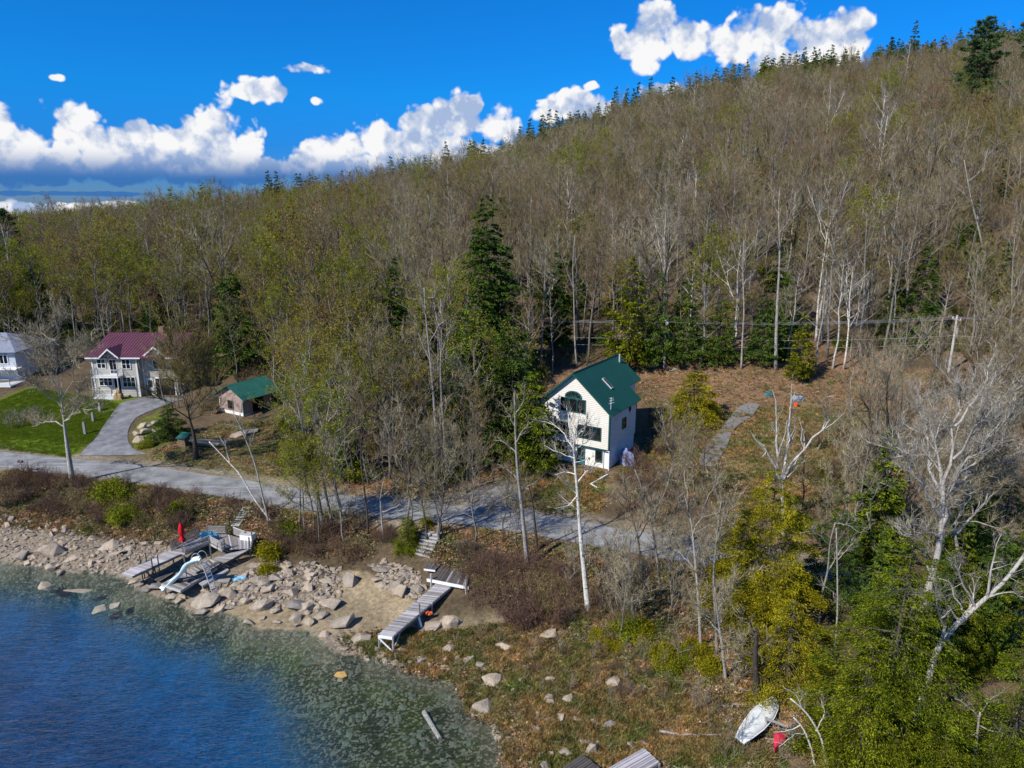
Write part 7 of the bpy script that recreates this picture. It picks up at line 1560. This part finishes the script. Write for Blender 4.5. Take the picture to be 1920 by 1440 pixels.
def rock(x, y, w_, d_, h_, label, group=None, seed=0, z=None, mt=None, rz=None):
    rg = rs(seed + 5000); me = RK[seed % 16]
    if mt: me = me.copy(); me.materials.clear(); me.materials.append(MATS[mt])
    o = bpy.data.objects.new('boulder', me); COL.objects.link(o)
    o.scale = (w_, d_, h_ * 2.0); o.rotation_euler = (rg.uniform(-.25, .25), rg.uniform(-.25, .25), rg.uniform(-.5, .5) if rz is None else rz)
    o.location = (x, y, (hz(x, y) if z is None else z) + h_ * 0.18); return tag(o, label, 'boulder', group)
HR = []
for (ox, oy, sc_, lst) in [(340, 1040, 4.57, [(810, 190, 170, 110), (1440, 210, 170, 130), (635, 355, 100, 80), (690, 430, 170, 90), (980, 440, 190, 110), (975, 530, 120, 130), (330, 440, 140, 130), (210, 380, 240, 120), (190, 470, 150, 80), (1290, 435, 180, 75), (1390, 560, 220, 140), (1540, 710, 150, 140), (590, 590, 120, 80), (1220, 680, 90, 90), (1390, 805, 90, 80), (1100, 580, 100, 70), (960, 310, 140, 120), (1090, 290, 100, 80), (810, 470, 130, 90), (550, 400, 90, 70), (1200, 520, 110, 60), (1240, 400, 80, 60), (840, 360, 80, 70), (1080, 500, 60, 50), (460, 420, 70, 80), (540, 290, 90, 70), (700, 545, 60, 45), (820, 580, 70, 50), (1000, 600, 70, 60)]),
                           (0, 940, 6, [(1220, 490, 220, 140), (1320, 570, 190, 80), (600, 560, 220, 130), (400, 620, 100, 80), (1020, 690, 100, 90), (690, 800, 110, 130), (570, 740, 130, 80), (500, 925, 160, 110), (1100, 1150, 170, 90), (1290, 1120, 150, 130), (1460, 535, 90, 70), (1070, 600, 90, 70), (260, 630, 150, 110), (1800, 475, 110, 90), (1640, 470, 100, 80), (350, 335, 100, 60), (800, 640, 180, 60), (1130, 670, 100, 60), (90, 280, 80, 60), (590, 370, 80, 90), (310, 700, 110, 50)]),
                           (780, 1160, 4.8, [(150, 60, 160, 90), (300, 30, 120, 120), (690, 545, 150, 110), (600, 800, 190, 150), (1280, 880, 130, 130), (1375, 720, 90, 100), (1360, 1180, 150, 90), (1210, 140, 130, 70), (585, 410, 80, 90), (300, 270, 90, 100), (60, 380, 100, 90), (480, 360, 110, 70), (820, 1035, 60, 60), (1590, 1170, 100, 110), (1150, 1310, 110, 80), (1220, 1210, 60, 60), (1500, 1190, 60, 60), (800, 260, 120, 70), (1780, 570, 120, 100), (1570, 590, 80, 60), (280, 440, 90, 60), (1740, 950, 100, 90), (1420, 1010, 50, 50)]),
                           (680, 960, 5.14, [(370, 770, 130, 120), (690, 1080, 150, 110), (860, 1040, 140, 90), (150, 650, 120, 60), (170, 700, 90, 60), (300, 780, 80, 60), (530, 740, 90, 80), (480, 790, 90, 60), (590, 730, 70, 60), (240, 720, 80, 60), (330, 690, 90, 50), (200, 560, 150, 50)])]:
    for (x, y, w_, h_) in lst: HR.append((ox + x / sc_, oy + y / sc_, w_ / sc_, h_ / sc_))
uniq = {10: 'pale triangular boulder at the left edge of the silt bed', 11: 'pale upright boulder standing between the silt bed and the water', 1: 'big blocky grey boulder at the head of the silt bed', 7: 'large rounded boulder at the foot of the slide ladder', 29: 'large flat slab lying in the middle of the left beach', 30: 'long flat slab below the largest slab of the left beach', 31: 'dark shadowed wedge-shaped boulder on the left beach',
        36: 'pale rock standing alone in the water off the left beach', 37: 'pale flat rock just under the water left of the gangway', 38: 'pointed pale rock standing in the water left of the gangway', 52: 'smooth grey boulder in the grass above the right waterline', 53: 'large tan boulder with an orange stain at the right waterline', 56: 'oval pale boulder above the dark dock at the bottom', 54: 'pointed grey boulder in the dry grass at the lower right', 74: 'large tan flat boulder in the shadow beside the long dock', 0: 'large pale boulder on top of the rock pile right of the deck'}
for i, (px, py, w_, h_) in enumerate(HR):
    z0 = 0.25 if i in (36, 37, 38) else None; q = ground(px, py + h_ * .25) if z0 is None else at_z(px, py + h_ * .3, 0.0); d_ = q[1]; ww = max(0.3, w_ * d_ / FPX * (1.12 if i < 50 else 1.35)); hh = max(0.2, h_ * d_ / FPX)
    grp = ('boulders of the pile between deck and silt bed', 'pale rounded boulder in the rock pile between the deck and the silt bed') if i < 29 else ('boulders of the left beach', 'grey-tan boulder on the left beach') if i < 50 else ('boulders in the dry grass at the right', 'pale boulder half sunk in the dry grass right of the long dock') if i < 73 else ('stones beside the long dock', 'angular grey stone beside the long dock')
    lb, gr = (uniq[i], None) if i in uniq else (grp[1], grp[0])
    rock(q[0], q[1], ww, ww * 0.85, hh * 0.9, lb, gr, i, z=(-0.15 if i != 37 else -0.4) if z0 is not None else None, rz=0.0 if i in (29, 30) else None)
for i, (x, y, w_, h_) in enumerate([(1100, 1000, 90, 90), (1120, 1060, 120, 60), (1030, 1010, 70, 80), (1200, 1040, 60, 50), (1160, 990, 60, 60), (1050, 1060, 90, 60), (1130, 940, 90, 60), (1080, 960, 70, 50), (1160, 930, 60, 50)]):
    q = ground(x / 4, 560 + y / 4 + 4); s = q[1] / FPX / 4; rock(q[0], q[1], w_ * s * 1.1, w_ * s, h_ * s * .9, 'pale boulder of the little retaining pile inside the bend of the drive', 'boulders at the bend of the drive', 300 + i)
for i, (px, py, s, lab) in enumerate([(400, 835, 5.0, 'long low ledge of grey bedrock on the slope below the shed'), (455, 815, 3.0, 'smaller ledge of bedrock nearer the shed'), (1222, 690, 2.4, 'dark grey ledge at the top of the clearing behind the green roof'), (1262, 694, 1.4, 'pale boulder at the top of the clearing left of the yellow fir'), (1600, 760, 1.0, 'white stone in the leaves of the clearing'), (1560, 745, 0.9, 'grey stone near the tarpaulin in the clearing'), (1250, 760, 1.6, 'grey rock beside the yellow fir')]):
    q = ground(px, py); rock(q[0], q[1], s, s * .55, s * .22, lab, None, 330 + i, rz=0.35)
# smaller boulders, each one its own object, by the stretch of shore they lie on
ZB_ = [([(0, 965), (120, 985), (230, 1010), (330, 1010), (320, 1040), (240, 1075), (130, 1070), (0, 1050)], 45, .3, .8, 'small grey-tan stone on the left beach', 'small stones of the left beach'),
       ([(430, 1085), (500, 1050), (640, 1065), (640, 1120), (600, 1150), (500, 1135), (370, 1140), (380, 1100)], 78, .4, 1.0, 'middling stone in the rock pile between the deck and the silt bed', 'middling stones of the pile'),
       ([(690, 1060), (720, 1052), (790, 1075), (790, 1125), (745, 1120)], 30, .25, .6, 'small grey slab-like stone at the top of the silt bed by the platform', 'slab stones above the silt bed'),
       ([(640, 1200), (700, 1215), (790, 1225), (860, 1265), (780, 1258), (690, 1240)], 18, .2, .4, 'small tan stone at the waterline by the end of the long dock', 'stones at the end of the dock'),
       ([(800, 1200), (1000, 1230), (1100, 1330), (1150, 1400), (980, 1430), (900, 1340), (860, 1280)], 24, .3, .65, 'small pale stone in the dry grass at the right', 'small stones in the dry grass')]
ns_ = 0
for i_, (px_, py_, s_) in enumerate([(262, 1098, .9), (275, 1108, .7), (290, 1104, 1.0), (252, 1092, .7), (300, 1096, .8), (322, 1122, .7), (345, 1120, .9), (335, 1132, .6), (400, 1100, .8), (415, 1090, 1.1), (388, 1112, .8)]):
    q = ground(px_, py_); rock(q[0], q[1], s_ * 1.3, s_, s_ * .6, 'tan rock among the dock legs under the deck and slide', 'rocks among the dock legs', 370 + i_)
for poly, n_, s0, s1, lab, grp in ZB_:
    rg = rs(1200 + n_)
    for i, (x, y) in enumerate(zone(poly, n_, n_)): s = s0 + (s1 - s0) * rg.uniform(0, 1) ** 1.8; rock(x, y, s * rg.uniform(.9, 1.5), s, s * rg.uniform(.4, .75), lab, grp, 400 + ns_); ns_ += 1
pts_ = np.vstack([zone(p_[0], 700 if k_ < 2 else 300, 77 + k_) for k_, p_ in enumerate(ZB_)] + [zone([(640, 1200), (880, 1250), (960, 1420), (500, 1430), (380, 1200)], 2, 99), zone([(1175, 1395), (1290, 1370), (1300, 1400), (1190, 1410)], 40, 98)])
rg = rs(1300); n_ = len(pts_); far_ = inside(pts_[:, 0], pts_[:, 1], WPOLY)
scatter('shore_stones', np.column_stack([pts_, land(pts_[:, 0], pts_[:, 1]) + 0.02]), rg.integers(0, 16, n_), rg.uniform(0, 6.28, n_), np.where(far_, rg.uniform(.15, .6, n_), rg.uniform(.12, .5, n_)), [[m_] for m_ in RK])
RW = []
for i in range(6): mw = rockmesh(1100 + i, [.5, .7][i % 2], 1.3); mw.materials.clear(); mw.materials.append(MATS['rock_weedy']); RW.append(mw)
wp = zone([(640, 1200), (880, 1250), (960, 1420), (500, 1430), (250, 1200), (60, 1075), (300, 1120)], 480, 96); wp = wp[inside(wp[:, 0], wp[:, 1], WPOLY)]; wp = wp[land(wp[:, 0], wp[:, 1]) > -1.0]
scatter('lakebed_stones', np.column_stack([wp, land(wp[:, 0], wp[:, 1]) - 0.03]), rg.integers(0, 6, len(wp)), rg.uniform(0, 6.28, len(wp)), rg.uniform(.15, .75, len(wp)) ** 1.5, [[m_] for m_ in RW])
# driftwood and fallen logs
def log_(pl, z, r, label, sd_=0):
    g = Geo(); pts_ = [at_z(x, y, z) for x, y in pl]; pts_ = [p * [1, 1, 0] + [0, 0, max(hz(p[0], p[1]), 0) + z * 0 + r * 0.8 + 0.05] for p in pts_]; c = pts_[0].copy(); p3 = resample(catmull(np.array(pts_) - c, 4), 10); p3[:, 2] += rs(sd_).normal(size=10) * .05
    g.tube(p3, np.linspace(r, r * .45, 10), 7); o = g.obj('fallen_log', MATS['dead_wood'], None, True); o.location = c; return tag(o, label, 'log')
log_([(1236, 1372), (1275, 1379), (1320, 1382), (1350, 1381)], 0.8, 0.09, 'long pale driftwood log above the lilac dock', 1)
log_([(1356, 1326), (1375, 1324), (1400, 1323)], 1.1, 0.08, 'short pale log beside the bow of the dinghy', 2); log_([(1350, 1375), (1362, 1350), (1374, 1325)], 1.1, 0.07, 'dark crooked branch left of the dinghy', 3)
log_([(1435, 1378), (1460, 1384), (1500, 1378), (1520, 1376)], 1.2, 0.05, 'thin white branch lying across the red plastic', 4); log_([(595, 1060), (612, 1068), (620, 1074)], 1.0, 0.06, 'pale stick on top of the rock pile', 5); log_([(1370, 1288), (1400, 1300), (1410, 1296)], 1.2, 0.07, 'pale log leaning on the thick trunk above the dinghy', 6)
g = Geo(); p = at_z(795, 1335, -0.15); q = at_z(825, 1385, -0.12); g.tube([p - p, (q - p)], [0.16, 0.13], 8); o = g.obj('sunken_log', MATS['dead_wood']); o.location = p; tag(o, 'pale log lying just under the water near the right shore', 'log')
for (px, py, lab) in ((640, 1262, 'round orange-brown stone under water with a pale top'), (735, 1275, 'small orange stone under water right of the other')):
    q = at_z(px, py, -0.15); rock(q[0], q[1], .95 if px < 700 else .5, .8 if px < 700 else .45, .25, lab, None, 350 + px % 7, z=-0.28, mt='rock_orange')
for (pl, lab) in (([(132, 1114), (150, 1108), (172, 1102)], 'pale narrow slab just breaking the water off the left beach'),):
    a, b_ = at_z(*pl[0], 0.02), at_z(*pl[-1], 0.02); c = (a + b_) / 2; rock(c[0], c[1], 2.0, .5, .2, lab, None, 361, z=-0.06, rz=0.25)

# ------------------------------------------------------------------ grass, litter and twigs on the ground
def tuft(seed, n_, h_, sp_, mt_):
    rg = rs(seed); F = Geo(); a = rg.uniform(0, 6.28, n_); c = np.column_stack([rg.normal(size=(n_, 2)) * sp_, np.full(n_, h_ * .42)]); F.leaves(c, np.column_stack([np.cos(a) * .5, np.sin(a) * .5, np.full(n_, 1.0)]), h_ * rg.uniform(.35, .6, n_), 0.014, rg, 0.3); return F.mesh('grass_tuft', MATS[mt_])
def litter_(seed, n_, sp_):
    rg = rs(seed); F = Geo(); F.leaves(np.column_stack([rg.normal(size=(n_, 2)) * sp_, rg.uniform(0.01, .07, n_)]), np.column_stack([rg.normal(size=(n_, 2)), rg.normal(size=n_) * .2]), 0.07 * rg.uniform(.7, 1.4, n_), 0.05, rg); return F.mesh('leaf_patch', MATS['litter_leaf'])
def twigpile(seed):
    rg = rs(seed); F = Geo(); F.twigs(rg.normal(size=(14, 3)) * [.35, .35, 0] + [0, 0, .03], rg.normal(size=(14, 3)) * [1, 1, .12], rg.uniform(.3, .9, 14), .009, rng=rg); return F.mesh('fallen_twigs', MATS['twig_grey'])
GT = [[tuft(1400, 46, .22, .16, 'grass_blade')], [tuft(1401, 40, .32, .13, 'grass_blade')], [litter_(1402, 42, .3)], [litter_(1403, 34, .24)], [twigpile(1404)]]
def cover(name, polys, seed, mix, s0=.7, s1=1.4):
    rg = rs(seed); P_ = np.vstack([zone(p_, n_, seed + k_) for k_, (p_, n_) in enumerate(polys)]); d_ = seg_dist(P_[:, 0], P_[:, 1], ROADC[:, :2])[0]; P_ = P_[(d_ > 2.6) & ~inside(P_[:, 0], P_[:, 1], WPOLY)]
    scatter(name, np.column_stack([P_, land(P_[:, 0], P_[:, 1])]), rg.choice(len(GT), len(P_), p=mix), rg.uniform(0, 6.28, len(P_)), rg.uniform(s0, s1, len(P_)), GT)
cover('dry_grass', [([(780, 1190), (1000, 1170), (1150, 1230), (1350, 1340), (1480, 1440), (960, 1445), (900, 1345), (760, 1250)], 9000), ([(640, 1200), (780, 1180), (780, 1250), (690, 1230)], 500)], 31, [.33, .29, .15, .08, .15])
cover('leaf_litter', [([(760, 990), (960, 1000), (1300, 1060), (1500, 1110), (1560, 1440), (1350, 1340), (1150, 1230), (850, 1080)], 9000), ([(0, 890), (440, 925), (700, 960), (700, 1040), (450, 1030), (0, 985)], 5000)], 32, [.12, .10, .38, .24, .16])
cover('clearing_litter', [([(1160, 690), (1900, 690), (1900, 830), (1500, 800), (1240, 800)], 5000), ([(560, 800), (900, 780), (980, 900), (850, 930), (640, 930)], 2500), ([(270, 860), (420, 790), (560, 790), (560, 900)], 1500)], 33, [.16, .14, .28, .17, .25], .55, 1.05)
cover('meadow_grass', [([(1240, 800), (1450, 760), (1640, 770), (1750, 850), (1650, 970), (1400, 970), (1150, 900)], 5000), ([(970, 890), (1130, 885), (1130, 960), (980, 960)], 900), ([(0, 885), (300, 900), (300, 925), (0, 905)], 500)], 34, [.38, .28, .16, .08, .10], .8, 1.5)
# short lawn
lw = zone([(-40, 838), (60, 850), (130, 858), (176, 828), (225, 762), (180, 745), (60, 728), (0, 752), (-40, 775)], 9000, 55); rg = rs(56)
leafmat('lawn_blade', [(0.075, 0.125, 0.010), (0.13, 0.19, 0.014), (0.20, 0.24, 0.03)], 0.35, 0.75, 1.25)
LT = [[tuft(1410, 30, .09, .16, 'lawn_blade')]]; scatter('lawn', np.column_stack([lw, land(lw[:, 0], lw[:, 1])]), np.zeros(len(lw)), rg.uniform(0, 6, len(lw)), rg.uniform(.8, 1.3, len(lw)), LT)
